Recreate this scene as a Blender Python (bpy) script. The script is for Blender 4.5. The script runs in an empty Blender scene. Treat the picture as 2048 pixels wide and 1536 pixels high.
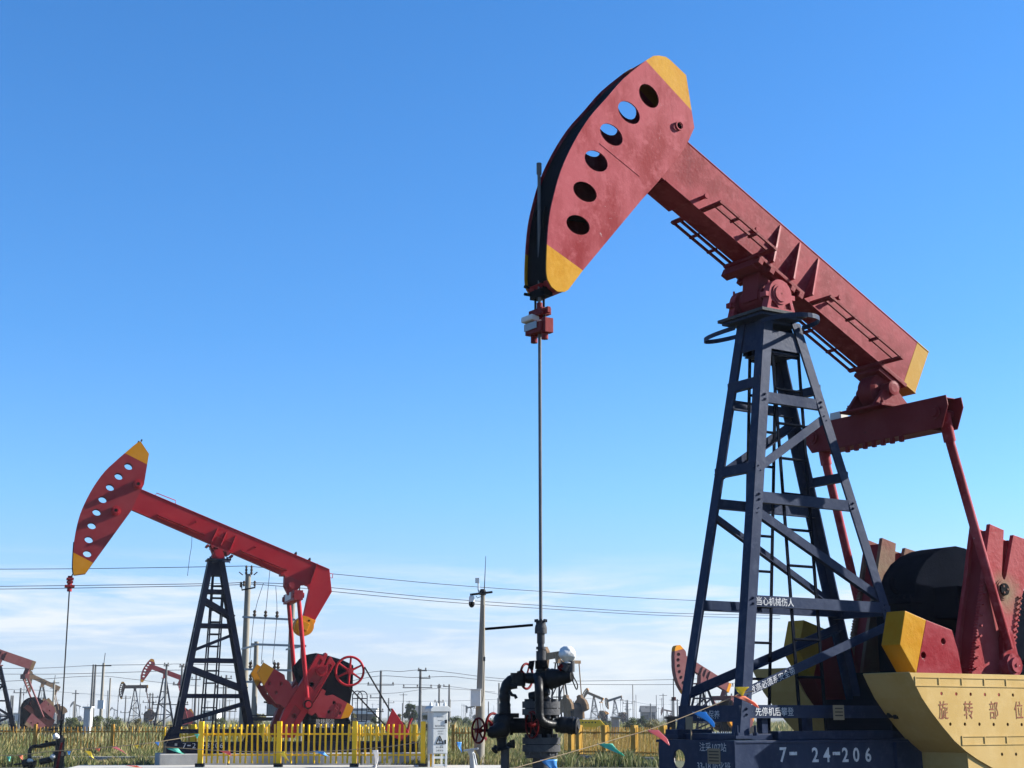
import bpy, bmesh, math, random
import numpy as np
from mathutils import Vector, Matrix
from mathutils.geometry import tessellate_polygon
random.seed(7)
SC = bpy.context.scene
COL = SC.collection
V = Vector
# ------------------------------------------------------------------ camera model
F = 3076.0; H = 1.6; PITCH = math.atan(668 / F)
CP, SP = math.cos(PITCH), math.sin(PITCH)
CAM = V((0, 0, H))
def ray(px, py):
    x = (px - 1024) / F; y = (768 - py) / F
    return V((x, CP - y * SP, SP + y * CP))
def at(px, py, Y):
    r = ray(px, py); return CAM + r * (Y / r.y)
def span(n, Y):            # n picture pixels in metres at distance Y
    return n * Y * CP / F
class Frame:               # a machine's own axes: u forward, w to its sunny side, z up
    def __init__(s, a, O):
        a = math.radians(a); s.a = a
        s.f = V((-math.cos(a), -math.sin(a), 0)); s.s = V((math.sin(a), -math.cos(a), 0)); s.O = V(O)
    def P(s, u, w, z): return s.O + s.f * u + s.s * w + V((0, 0, z))
    def loc(s, px, py, w):
        r = ray(px, py); t = (s.O + s.s * w - CAM).dot(s.s) / r.dot(s.s); p = CAM + r * t - s.O
        return (p.dot(s.f), p.z)
    def locu(s, px, py, u):
        r = ray(px, py); t = (s.O + s.f * u - CAM).dot(s.f) / r.dot(s.f); p = CAM + r * t - s.O
        return (p.dot(s.s), p.z)
    def pt(s, px, py, w):
        u, z = s.loc(px, py, w); return s.P(u, w, z)
# ------------------------------------------------------------------ objects
WLOC = {}
def empty(name, loc, label, cat, group=None):
    o = bpy.data.objects.new(name, None); COL.objects.link(o)
    o.location = loc; WLOC[o.name] = V(loc); o.empty_display_size = .2
    tag(o, label, cat, group); return o
def tag(o, label=None, cat=None, group=None, kind=None):
    if label: o['label'] = label
    if cat: o['category'] = cat
    if group: o['group'] = group
    if kind: o['kind'] = kind
    return o
def perp(d):
    d = d.normalized(); a = V((0, 0, 1)) if abs(d.z) < .9 else V((1, 0, 0))
    x = d.cross(a).normalized(); return x, x.cross(d).normalized()
class MB:
    def __init__(s): s.v = []; s.f = []; s.m = []; s.sm = []; s.mi = 0
    def mat(s, i): s.mi = i; return s
    def add(s, vs, fs, smooth=False):
        b = len(s.v); s.v += [tuple(v) for v in vs]
        for f in fs: s.f.append(tuple(i + b for i in f)); s.m.append(s.mi); s.sm.append(smooth)
        return s
    def box(s, c, ax, ay, az):           # centre and three half-axis vectors
        c = V(c); ax, ay, az = V(ax), V(ay), V(az)
        vs = [c + ax * i + ay * j + az * k for i in (-1, 1) for j in (-1, 1) for k in (-1, 1)]
        return s.add(vs, [(0, 1, 3, 2), (4, 6, 7, 5), (0, 4, 5, 1), (2, 3, 7, 6), (0, 2, 6, 4), (1, 5, 7, 3)])
    def fbox(s, fr, u0, u1, w0, w1, z0, z1):
        return s.box(fr.P((u0 + u1) / 2, (w0 + w1) / 2, (z0 + z1) / 2), fr.f * ((u1 - u0) / 2), fr.s * ((w1 - w0) / 2), V((0, 0, (z1 - z0) / 2)))
    def bar(s, p0, p1, a, b, up=None):   # rectangular bar, a across up, b along up
        p0, p1 = V(p0), V(p1); d = (p1 - p0)
        if up is None: x, y = perp(d)
        else:
            x = d.cross(V(up)).normalized(); y = x.cross(d).normalized()
        return s.box((p0 + p1) / 2, d / 2, x * (a / 2), y * (b / 2))
    def tube(s, pts, r, n=8, caps=True, r1=None):
        pts = [V(p) for p in pts]; m = len(pts); rings = []
        x = None
        for i, p in enumerate(pts):
            d = (pts[min(i + 1, m - 1)] - pts[max(i - 1, 0)])
            if d.length < 1e-9: d = V((0, 0, 1))
            d.normalize()
            if x is None: x, y = perp(d)
            else:
                x = (x - d * x.dot(d)).normalized(); y = x.cross(d)
            if isinstance(r, (list, tuple)): rr = r[i]
            else: rr = r if r1 is None else r + (r1 - r) * i / (m - 1)
            rings.append([p + (x * math.cos(t) + y * math.sin(t)) * rr for t in [2 * math.pi * k / n for k in range(n)]])
        vs = [v for q in rings for v in q]; fs = []
        for i in range(m - 1):
            for k in range(n):
                k2 = (k + 1) % n; fs.append((i * n + k, i * n + k2, (i + 1) * n + k2, (i + 1) * n + k))
        s.add(vs, fs, True)
        if caps:
            s.add(rings[0], [tuple(range(n - 1, -1, -1))]); s.add(rings[-1], [tuple(range(n))])
        return s
    def lathe(s, p, axis, prof, n=16):   # prof: (distance along axis, radius)
        p = V(p); axis = V(axis).normalized(); x, y = perp(axis); pts = []
        k = len(prof)
        vs = [p + axis * h + (x * math.cos(2 * math.pi * j / n) + y * math.sin(2 * math.pi * j / n)) * r for h, r in prof for j in range(n)]
        fs = [(i * n + j, i * n + (j + 1) % n, (i + 1) * n + (j + 1) % n, (i + 1) * n + j) for i in range(k - 1) for j in range(n)]
        # sharp profile: duplicate rings so that shading stays crisp
        for i in range(k - 1):
            a = vs[i * n:(i + 1) * n]; b = vs[(i + 1) * n:(i + 2) * n]
            s.add(a + b, [(j, (j + 1) % n, n + (j + 1) % n, n + j) for j in range(n)], True)
        s.add(vs[:n], [tuple(range(n - 1, -1, -1))]); s.add(vs[-n:], [tuple(range(n))])
        return s
    def torus(s, c, axis, R, r, n=24, m=6, a0=0, a1=2 * math.pi, ref=None):
        axis = V(axis).normalized(); x, y = perp(axis)
        if ref is not None:
            x = (V(ref) - axis * V(ref).dot(axis)).normalized(); y = axis.cross(x)
        full = abs(a1 - a0 - 2 * math.pi) < 1e-6
        cnt = n if full else n + 1
        pts = [V(c) + (x * math.cos(a0 + (a1 - a0) * i / n) + y * math.sin(a0 + (a1 - a0) * i / n)) * R for i in range(cnt)]
        vs = []
        for i, p in enumerate(pts):
            d = (p - V(c)).normalized()
            vs += [p + (d * math.cos(2 * math.pi * k / m) + axis * math.sin(2 * math.pi * k / m)) * r for k in range(m)]
        fs = []
        for i in range(n):
            i2 = (i + 1) % cnt
            for k in range(m): fs.append((i * m + k, i * m + (k + 1) % m, i2 * m + (k + 1) % m, i2 * m + k))
        return s.add(vs, fs, True)
    def ngon(s, fr, outer, w0, w1, holes=()):   # (u,z) outline with holes, thick from w0 to w1
        loops = [list(outer)] + [list(h) for h in holes]
        flat = [p for l in loops for p in l]
        tris = tessellate_polygon([[V((p[0], p[1], 0)) for p in l] for l in loops])
        n = len(flat)
        vs = [fr.P(p[0], w0, p[1]) for p in flat] + [fr.P(p[0], w1, p[1]) for p in flat]
        fs = [tuple(t) for t in tris] + [tuple(i + n for i in t[::-1]) for t in tris]
        b = 0
        for l in loops:
            k = len(l)
            for i in range(k):
                j = (i + 1) % k; fs.append((b + i, b + j, n + b + j, n + b + i))
            b += k
        return s.add(vs, fs)
    def prism(s, pts, off):              # planar 3-D outline pushed along a vector
        n = len(pts); pts = [V(p) for p in pts]; off = V(off)
        vs = pts + [p + off for p in pts]
        fs = [tuple(range(n))[::-1], tuple(range(n, 2 * n))] + [(i, (i + 1) % n, n + (i + 1) % n, n + i) for i in range(n)]
        return s.add(vs, fs)
    def build(s, name, mats, parent=None, bevel=0, loc=None):
        if not isinstance(mats, (list, tuple)): mats = [mats]
        o0 = V((0, 0, 0))
        if parent is not None: o0 = WLOC[parent.name]
        elif loc is not None: o0 = V(loc)
        me = bpy.data.meshes.new(name)
        me.from_pydata([(v[0] - o0.x, v[1] - o0.y, v[2] - o0.z) for v in s.v], [], s.f)
        for m in mats: me.materials.append(m)
        me.polygons.foreach_set('material_index', s.m); me.polygons.foreach_set('use_smooth', s.sm)
        bm = bmesh.new(); bm.from_mesh(me)
        if len(bm.verts) < 60000:
            bmesh.ops.recalc_face_normals(bm, faces=bm.faces)
        bm.to_mesh(me); bm.free(); me.update()
        o = bpy.data.objects.new(name, me); COL.objects.link(o)
        if parent is not None: o.parent = parent; WLOC[o.name] = o0
        else: o.location = o0; WLOC[o.name] = o0
        if bevel:
            b = o.modifiers.new('bevel', 'BEVEL'); b.width = bevel; b.segments = 2; b.limit_method = 'ANGLE'; b.angle_limit = math.radians(40)
        return o
def clip(poly, p, n, keep):              # half-plane clip of a 2-D outline
    out = []; sgn = 1 if keep else -1
    d = [sgn * ((q[0] - p[0]) * n[0] + (q[1] - p[1]) * n[1]) for q in poly]
    for i in range(len(poly)):
        j = (i + 1) % len(poly)
        if d[i] >= 0: out.append(poly[i])
        if (d[i] > 0) != (d[j] > 0) and d[i] != d[j]:
            t = d[i] / (d[i] - d[j]); out.append((poly[i][0] + (poly[j][0] - poly[i][0]) * t, poly[i][1] + (poly[j][1] - poly[i][1]) * t))
    return out
def smooth_line(pts, k=4):               # Catmull-Rom through points
    out = []; n = len(pts)
    for i in range(n - 1):
        p0, p1, p2, p3 = [np.array(pts[max(0, min(n - 1, j))], float) for j in (i - 1, i, i + 1, i + 2)]
        for q in range(k):
            t = q / k
            out.append(tuple(.5 * (2 * p1 + (p2 - p0) * t + (2 * p0 - 5 * p1 + 4 * p2 - p3) * t * t + (3 * p1 - p0 - 3 * p2 + p3) * t ** 3)))
    out.append(tuple(pts[-1])); return out
def text_part(body, centre, xd, yd, height, mat, parent, name='lettering', squash=1.0, thick=.002, bold=0.0):
    cu = bpy.data.curves.new(name, 'FONT'); cu.body = body; cu.size = 1; cu.align_x = 'CENTER'; cu.align_y = 'CENTER'; cu.resolution_u = 3
    cu.offset = bold
    ob = bpy.data.objects.new('tmp', cu); COL.objects.link(ob)
    dg = bpy.context.evaluated_depsgraph_get()
    me = bpy.data.meshes.new_from_object(ob.evaluated_get(dg)); bpy.data.objects.remove(ob)
    if not len(me.vertices): return None
    co = np.array([v.co[:] for v in me.vertices]); mn, mx = co.min(0), co.max(0); mid = (mn + mx) / 2; k = height / max(1e-6, mx[1] - mn[1])
    xd = V(xd).normalized(); yd = V(yd).normalized(); nd = xd.cross(yd); c = V(centre); o0 = WLOC[parent.name]
    for v in me.vertices:
        p = c + xd * ((v.co.x - mid[0]) * k * squash) + yd * ((v.co.y - mid[1]) * k) + nd * thick - o0; v.co = p
    me.materials.clear(); me.materials.append(mat); me.name = name
    o = bpy.data.objects.new(name, me); COL.objects.link(o); o.parent = parent; WLOC[o.name] = o0; return o
# ------------------------------------------------------------------ materials
def mat_new(name):
    m = bpy.data.materials.new(name); m.use_nodes = True; nt = m.node_tree; b = nt.nodes['Principled BSDF']; return m, nt, b
def N(nt, t, **k):
    n = nt.nodes.new(t)
    for a, v in k.items(): setattr(n, a, v)
    return n
def noise(nt, scale, detail=4, rough=.6, coord='Object', stretch=None):
    tc = N(nt, 'ShaderNodeTexCoord'); src = tc.outputs[coord]
    if stretch:
        mp = N(nt, 'ShaderNodeMapping'); mp.inputs['Scale'].default_value = stretch; nt.links.new(src, mp.inputs[0]); src = mp.outputs[0]
    n = N(nt, 'ShaderNodeTexNoise'); n.inputs['Scale'].default_value = scale; n.inputs['Detail'].default_value = detail; n.inputs['Roughness'].default_value = rough
    nt.links.new(src, n.inputs['Vector']); return n.outputs['Fac']
def ramp(nt, fac, stops):
    r = N(nt, 'ShaderNodeValToRGB'); e = r.color_ramp.elements
    while len(e) < len(stops): e.new(.5)
    for i, (p, c) in enumerate(stops): e[i].position = p; e[i].color = (*c, 1) if len(c) == 3 else c
    nt.links.new(fac, r.inputs[0]); return r.outputs[0]
def mix(nt, fac, a, b):
    m = N(nt, 'ShaderNodeMix', data_type='RGBA')
    for s, v in ((m.inputs[0], fac), (m.inputs[6], a), (m.inputs[7], b)):
        if hasattr(v, 'is_linked'): nt.links.new(v, s)
        elif isinstance(v, (int, float)): s.default_value = v
        else: s.default_value = (*v, 1)
    return m.outputs[2]
def bump(nt, b, fac, strength, dist=.01):
    bp = N(nt, 'ShaderNodeBump'); bp.inputs['Strength'].default_value = strength; bp.inputs['Distance'].default_value = dist
    nt.links.new(fac, bp.inputs['Height']); nt.links.new(bp.outputs[0], b.inputs['Normal'])
PK = .43
def paint(name, base, fade, chip=None, rough=.45, scale=2.2, fine=22, bstr=.35, streak=False, spec=.04, metal=0, lo=.38, hi=.66, chip_at=.70, stain=None, mott=0):
    base, fade, chip = [None if c is None else tuple(q * PK for q in c) for c in (base, fade, chip)]
    m, nt, b = mat_new(name)
    n1 = noise(nt, scale, 6, .62, stretch=(1, 1, .45) if streak else None)
    f1 = ramp(nt, n1, [(lo, (0, 0, 0)), (hi, (1, 1, 1))])
    col = mix(nt, f1, base, fade)
    n2 = noise(nt, fine, 5, .6)
    if mott:                               # smaller rubbed patches over the broad fading
        n4 = noise(nt, scale * 4.2, 7, .68); f4 = ramp(nt, n4, [(.50, (0, 0, 0)), (.66, (mott,) * 3)]); col = mix(nt, f4, col, tuple(min(1, q * 1.12 + .035 * PK) for q in fade))
        n5 = noise(nt, scale * 2.3, 8, .7, stretch=(1, 1, .3)); f5 = ramp(nt, n5, [(.56, (0, 0, 0)), (.72, (mott * .8,) * 3)]); col = mix(nt, f5, col, tuple(q * .62 for q in base))
    if chip:
        n3 = noise(nt, fine * .55, 8, .72); f3 = ramp(nt, n3, [(chip_at - .04, (0, 0, 0)), (chip_at, (1, 1, 1))]); col = mix(nt, f3, col, chip)
    if stain:                              # greasy dust thrown round a shaft: (x, y, z), radius, colour
        ge = N(nt, 'ShaderNodeNewGeometry'); dd = N(nt, 'ShaderNodeVectorMath', operation='DISTANCE'); dd.inputs[1].default_value = stain[0]; nt.links.new(ge.outputs['Position'], dd.inputs[0])
        md = N(nt, 'ShaderNodeMath', operation='MULTIPLY_ADD'); nt.links.new(n1, md.inputs[0]); md.inputs[1].default_value = stain[1] * 1.6; nt.links.new(dd.outputs['Value'], md.inputs[2])
        fs = ramp(nt, md.outputs[0], [(stain[1] * 1.0, (1, 1, 1)), (stain[1] * 2.0, (0, 0, 0))]); col = mix(nt, fs, col, tuple(q * PK for q in stain[2]))
    nt.links.new(col, b.inputs['Base Color'])
    r = ramp(nt, n1, [(.3, (rough * .8,) * 3), (.75, (min(1, rough * 1.3),) * 3)]); nt.links.new(r, b.inputs['Roughness'])
    b.inputs['Specular IOR Level'].default_value = spec; b.inputs['Metallic'].default_value = metal
    bump(nt, b, n2, bstr, .012); return m
# ------------------------------------------------------------------ palette
RED = paint('faded_red_paint', (0.378, 0.022, 0.031), (0.602, 0.120, 0.142), (.60, .40, .40), .5, 2.0, 26, .16, True, lo=.40, hi=.60, chip_at=.69, mott=.6)
REDB = paint('beam_red_paint', (0.329, 0.020, 0.030), (0.504, 0.079, 0.096), (.52, .30, .30), .5, 2.0, 26, .16, lo=.40, hi=.60, chip_at=.70, mott=.6)
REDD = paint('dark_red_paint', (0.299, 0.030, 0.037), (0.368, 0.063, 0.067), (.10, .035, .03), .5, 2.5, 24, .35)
RUST = paint('rusty_red_paint', (0.468, 0.065, 0.072), (0.572, 0.156, 0.156), (.26, .13, .09), .55, 1.8, 18, .5, lo=.40, hi=.62, chip_at=.66)
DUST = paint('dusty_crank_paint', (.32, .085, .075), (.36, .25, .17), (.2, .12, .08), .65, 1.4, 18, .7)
YEL = paint('yellow_paint', (0.810, 0.365, 0.011), (0.864, 0.446, 0.030), (.70, .50, .22), .45, 2.5, 26, .18, chip_at=.70, mott=.5)
CASTR = paint('cast_red_paint', (0.420, 0.029, 0.041), (0.560, 0.102, 0.120), (.56, .34, .34), .45, 2.0, 14, .5, lo=.38, hi=.62, chip_at=.70)
CASTY = paint('cast_yellow_paint', (0.783, 0.338, 0.011), (0.864, 0.446, 0.030), (.66, .46, .18), .4, 2.5, 14, .5, chip_at=.72)
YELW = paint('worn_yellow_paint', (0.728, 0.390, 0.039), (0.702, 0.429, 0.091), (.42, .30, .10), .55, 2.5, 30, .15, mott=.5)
NAVY = paint('navy_paint', (.030, .048, .105), (.055, .078, .145), (.12, .14, .17), .42, 2.0, 30, .2, True, chip_at=.68, mott=.5, spec=.04)
NAVY2 = paint('deep_navy_paint', (.010, .013, .022), (.018, .022, .034), (.03, .035, .04), .5, 2.0, 30, .3, spec=0)
BLACK = paint('greasy_and_shade_black', (.012, .012, .014), (.022, .022, .025), (.06, .05, .04), .45, 4, 30, .5, spec=.01)
GUARD = paint('cream_guard_plastic', (0.840, 0.560, 0.196), (0.924, 0.658, 0.280), (.44, .31, .15), .5, 1.2, 60, .10, True, chip_at=.70, mott=.35)
GREYP = paint('grey_pipe_paint', (.10, .103, .112), (.16, .16, .165), (.30, .28, .26), .6, 5, 40, .5)
WRAP = paint('black_wrapped_insulation', (.014, .014, .016), (.028, .028, .031), (.10, .10, .10), .42, 8, 9, 1.0, spec=.14, lo=.42, hi=.62, chip_at=.74)
WHEEL = paint('red_handwheel_paint', (.19, .008, .012), (.24, .015, .018), (.10, .03, .02), .4, 10, 40, .3)
STEEL = paint('bare_steel', (.24, .25, .26), (.32, .32, .32), (.14, .12, .10), .4, 4, 40, .2)
LRED = paint('bright_red_paint', (0.627, 0.031, 0.047), (0.684, 0.051, 0.064), (.15, .02, .02), .42, 1.4, 26, .2)
LREDH = paint('deep_red_paint', (.46, .045, .058), (.52, .07, .08), (.14, .02, .025), .48, 1.6, 26, .2)
LYEL = paint('ochre_paint', (1.1, .42, .015), (1.15, .48, .04), (.3, .15, .03), .5, 2, 26, .2)
LNAVY = paint('blue_black_paint', (.009, .014, .040), (.015, .023, .052), (.05, .05, .06), .4, 2, 30, .2)
CONC = paint('concrete', (.62, .60, .56), (.80, .78, .73), (.22, .21, .19), .85, 1.2, 12, .5, lo=.35, hi=.65, chip_at=.68)
SLABM = paint('pale_concrete_slab', (.80, .77, .70), (.95, .92, .85), (.7, .66, .58), .9, .7, 8, .4)
POLEC = paint('concrete_pole', (.40, .37, .31), (.50, .46, .39), (.30, .27, .22), .85, 2, 18, .3, True)
POLED = paint('weathered_pole', (.20, .20, .20), (.28, .28, .27), (.10, .10, .10), .85, 2, 18, .3, True)
GALV = paint('galvanised_steel', (.55, .58, .60), (.70, .73, .75), (.2, .2, .2), .45, 6, 30, .15, metal=.4)
DKMET = paint('dark_fittings', (.03, .032, .035), (.06, .06, .06), (.1, .08, .06), .5, 8, 30, .2)
CABM = paint('grey_cabinet_paint', (1.05, 1.07, 1.03), (1.2, 1.22, 1.18), (.40, .40, .38), .5, 3, 30, .1)
WHITE = paint('white_paint', (1.2, 1.2, 1.18), (1.35, 1.35, 1.32), (.5, .48, .45), .5, 3, 30, .15)
FYEL = paint('fence_yellow', (1.75, 1.0, .03), (1.85, 1.1, .08), (.7, .42, .08), .45, 3, 30, .15)
FORA = paint('old_fence_orange', (.75, .38, .05), (.85, .46, .10), (.4, .26, .11), .6, 3, 30, .2)
BAMB = paint('slat_fence_ochre', (.75, .42, .06), (.85, .52, .13), (.45, .30, .10), .7, 3, 30, .3)
TANP = paint('rusty_tan_paint', (.32, .20, .11), (.42, .28, .17), (.13, .07, .05), .7, 3, 14, .4)
PINK = paint('faded_pink_paint', (.30, .10, .105), (.36, .15, .15), (.24, .09, .09), .6, 2, 14, .3)
DKRED = paint('brown_red_paint', (.08, .026, .026), (.11, .042, .038), (.08, .04, .03), .6, 2, 14, .3)
GREYF = paint('weathered_grey_paint', (.16, .165, .17), (.22, .22, .22), (.1, .1, .1), .7, 2, 14, .3)
WLET = paint('white_lettering', (.85, .87, .92), (1.15, 1.17, 1.2), (.25, .27, .3), .6, 14, 60, .1, lo=.3, hi=.6, chip_at=.63)
RLET = paint('red_lettering', (.42, .13, .08), (.52, .22, .12), (.66, .46, .22), .6, 16, 60, .1, chip_at=.60)
KLET = paint('black_lettering', (.03, .03, .03), (.05, .05, .05), None, .6)
DKLET = paint('faded_grey_lettering', (.22, .23, .23), (.36, .37, .37), None, .6)
CABLEM = paint('dark_cable', (.03, .03, .035), (.05, .05, .055), None, .5)
WIREM = paint('power_wire', (.06, .07, .09), (.08, .09, .11), None, .5)
TAGM = paint('tan_tag', (.50, .38, .24), (.55, .43, .28), (.35, .25, .16), .7)
HOLE = paint('dark_recess', (.01, .01, .01), (.015, .015, .015), None, .8)
PORC = paint('porcelain', (.10, .07, .05), (.16, .12, .09), None, .3)
def bag_material():
    m, nt, b = mat_new('white_plastic_film')
    b.inputs['Base Color'].default_value = (.62, .62, .60, 1); b.inputs['Roughness'].default_value = .3
    b.inputs['Transmission Weight'].default_value = .12
    bump(nt, b, noise(nt, 14, 2, .5), .35, .02); return m
BAG = bag_material()
def flag_material(name, c):
    m, nt, b = mat_new(name)
    c = tuple(q * .85 for q in c); col = mix(nt, noise(nt, 9, 3), c, tuple(min(1, q * 1.15 + .05) for q in c)); nt.links.new(col, b.inputs['Base Color'])
    b.inputs['Roughness'].default_value = .5
    tr = N(nt, 'ShaderNodeBsdfTranslucent'); nt.links.new(col, tr.inputs[0]); ms = N(nt, 'ShaderNodeMixShader'); ms.inputs[0].default_value = .4
    nt.links.new(b.outputs[0], ms.inputs[1]); nt.links.new(tr.outputs[0], ms.inputs[2]); nt.links.new(ms.outputs[0], nt.nodes['Material Output'].inputs[0])
    return m
FLAGC = {'yellow': flag_material('flag_yellow', (.78, .62, .03)), 'blue': flag_material('flag_blue', (.06, .34, .72)), 'green': flag_material('flag_green', (.10, .52, .38)),
         'pink': flag_material('flag_pink', (.80, .30, .32)), 'orange': flag_material('flag_orange', (.85, .22, .10)), 'red': flag_material('flag_red', (.55, .07, .08)), 'white': flag_material('flag_white', (.75, .72, .68))}
def ground_material():
    m, nt, b = mat_new('dry_soil')
    a = ramp(nt, noise(nt, .12, 8, .65), [(.3, (.035, .028, .018)), (.5, (.075, .056, .034)), (.7, (.11, .082, .05))])
    g = ramp(nt, noise(nt, .05, 6, .6), [(.42, (0, 0, 0)), (.6, (1, 1, 1))])
    col = mix(nt, g, a, (.05, .06, .018)); nt.links.new(col, b.inputs['Base Color']); b.inputs['Roughness'].default_value = .95
    bump(nt, b, noise(nt, 3, 8, .7), .8, .1); return m
def blade_material(name, cols, scale=.35):
    m, nt, b = mat_new(name)
    n = noise(nt, scale, 4, .6)
    ge = N(nt, 'ShaderNodeNewGeometry'); mx = N(nt, 'ShaderNodeMath', operation='MULTIPLY_ADD'); mx.inputs[1].default_value = .55
    nt.links.new(ge.outputs['Random Per Island'], mx.inputs[0])
    sb = N(nt, 'ShaderNodeMath', operation='MULTIPLY_ADD'); sb.inputs[1].default_value = 1.5; sb.inputs[2].default_value = -.5
    nt.links.new(n, sb.inputs[0]); nt.links.new(sb.outputs[0], mx.inputs[2])
    cols = [tuple(q * .95 for q in c) for c in cols]; k = len(cols); col = ramp(nt, mx.outputs[0], [(.15 + .75 * i / (k - 1), c) for i, c in enumerate(cols)])
    nt.links.new(col, b.inputs['Base Color']); b.inputs['Roughness'].default_value = .7; b.inputs['Specular IOR Level'].default_value = .2
    tr = N(nt, 'ShaderNodeBsdfTranslucent'); nt.links.new(col, tr.inputs[0]); ms = N(nt, 'ShaderNodeMixShader'); ms.inputs[0].default_value = .3
    nt.links.new(b.outputs[0], ms.inputs[1]); nt.links.new(tr.outputs[0], ms.inputs[2]); nt.links.new(ms.outputs[0], nt.nodes['Material Output'].inputs[0])
    return m
REED = blade_material('dry_reed', [(.055, .08, .018), (.12, .14, .04), (.25, .215, .085), (.42, .32, .15)], .16)
GRASS = blade_material('green_grass', [(.04, .06, .015), (.075, .10, .025), (.17, .16, .06), (.30, .22, .11)], .2)
LEAF = blade_material('shrub_leaf', [(.035, .055, .012), (.06, .085, .02), (.11, .12, .035), (.2, .17, .06)], .8)
LEAFT = blade_material('brown_shrub_leaf', [(.07, .07, .02), (.14, .12, .04), (.24, .19, .08)], .8)
LEAFD = blade_material('dark_tree_leaf', [(.018, .03, .010), (.03, .05, .015), (.055, .075, .02)], .8)
BARK = paint('bark', (.10, .075, .05), (.14, .11, .08), None, .9)
# ------------------------------------------------------------------ camera, sun, sky
cd = bpy.data.cameras.new('camera'); cam = bpy.data.objects.new('camera', cd); COL.objects.link(cam)
cam.location = CAM; cam.rotation_euler = (math.pi / 2 + PITCH, 0, 0); cd.sensor_fit = 'HORIZONTAL'; cd.sensor_width = 36; cd.lens = 36 * F / 2048
cd.clip_start = .1; cd.clip_end = 20000; SC.camera = cam
SUN_AZ, SUN_EL = math.radians(101), math.radians(26)       # azimuth counted from straight behind the camera to its right
TOSUN = V((math.sin(SUN_AZ) * math.cos(SUN_EL), -math.cos(SUN_AZ) * math.cos(SUN_EL), math.sin(SUN_EL)))
sd = bpy.data.lights.new('sun', 'SUN'); sun = bpy.data.objects.new('sun', sd); COL.objects.link(sun)
sd.energy = 5.0; sd.angle = math.radians(.53); sd.color = (1, .955, .88)
sun.rotation_euler = TOSUN.to_track_quat('Z', 'Y').to_euler(); sun.location = TOSUN * 60
wd = bpy.data.worlds.new('World'); SC.world = wd; wd.use_nodes = True; nt = wd.node_tree; bg = nt.nodes['Background']
sk = nt.nodes.new('ShaderNodeTexSky'); sk.sky_type = 'NISHITA'; sk.sun_disc = False; sk.sun_elevation = SUN_EL
sk.sun_rotation = math.atan2(TOSUN.x, TOSUN.y); sk.altitude = 0; sk.air_density = 1.0; sk.dust_density = .6; sk.ozone_density = 1.6
tc = nt.nodes.new('ShaderNodeTexCoord')
# thin cirrus streaks low over the horizon, laid out by direction
sep = nt.nodes.new('ShaderNodeSeparateXYZ'); nt.links.new(tc.outputs['Generated'], sep.inputs[0])
gain = ramp(nt, sep.outputs['Z'], [(0, (.92, .98, 1.22)), (.05, (.81, .83, 1.0)), (.14, (.60, .875, 1)), (.24, (.46, .825, 1)), (.45, (.38, .795, 1))])
gm = nt.nodes.new('ShaderNodeVectorMath'); gm.operation = 'MULTIPLY'; nt.links.new(sk.outputs[0], gm.inputs[0]); nt.links.new(gain, gm.inputs[1])
gs = nt.nodes.new('ShaderNodeVectorMath'); gs.operation = 'MULTIPLY'; nt.links.new(gm.outputs[0], gs.inputs[0]); gs.inputs[1].default_value = (1.05, 1.17, 1.50)
mp = nt.nodes.new('ShaderNodeMapping'); mp.inputs['Scale'].default_value = (4.2, 4.2, 40); mp.inputs['Rotation'].default_value = (0, .05, 0); mp.inputs['Location'].default_value = (.7, .2, .35); nt.links.new(tc.outputs['Generated'], mp.inputs[0])
cn = nt.nodes.new('ShaderNodeTexNoise'); cn.inputs['Scale'].default_value = 1.6; cn.inputs['Detail'].default_value = 8; cn.inputs['Roughness'].default_value = .6; cn.inputs['Distortion'].default_value = .35; nt.links.new(mp.outputs[0], cn.inputs['Vector'])
cr = ramp(nt, cn.outputs['Fac'], [(.46, (0, 0, 0)), (.64, (1, 1, 1))])
zr = ramp(nt, sep.outputs['Z'], [(.0, (.45, .45, .45)), (.035, (.8, .8, .8)), (.075, (.85, .85, .85)), (.105, (.0, .0, .0))])
mm = nt.nodes.new('ShaderNodeMath'); mm.operation = 'MULTIPLY'; nt.links.new(cr, mm.inputs[0]); nt.links.new(zr, mm.inputs[1])
mcl = nt.nodes.new('ShaderNodeMix'); mcl.data_type = 'RGBA'; nt.links.new(mm.outputs[0], mcl.inputs[0]); nt.links.new(gs.outputs[0], mcl.inputs[6]); mcl.inputs[7].default_value = (6.0, 6.3, 6.5, 1)
nt.links.new(mcl.outputs[2], bg.inputs[0]); bg.inputs[1].default_value = .050
SC.view_settings.view_transform = 'Standard'; SC.view_settings.look = 'None'; SC.view_settings.exposure = 1.61; SC.view_settings.gamma = 1
# ------------------------------------------------------------------ ground
mb = MB()
rng = np.random.default_rng(3)
xs = [-9000, -2500, -700, -250, -120, -60, -30, 0, 30, 60, 120, 250, 700, 2500, 9000]; ys = [-60, -20, 0, 10, 20, 30, 40, 50, 60, 80, 110, 160, 260, 500, 1200, 4000, 12000]
vs = [(x, y, 0) for y in ys for x in xs]; w = len(xs)
mb.add(vs, [(j * w + i, j * w + i + 1, (j + 1) * w + i + 1, (j + 1) * w + i) for j in range(len(ys) - 1) for i in range(w - 1)])
tag(mb.build('ground', ground_material()), kind='structure')
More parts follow.
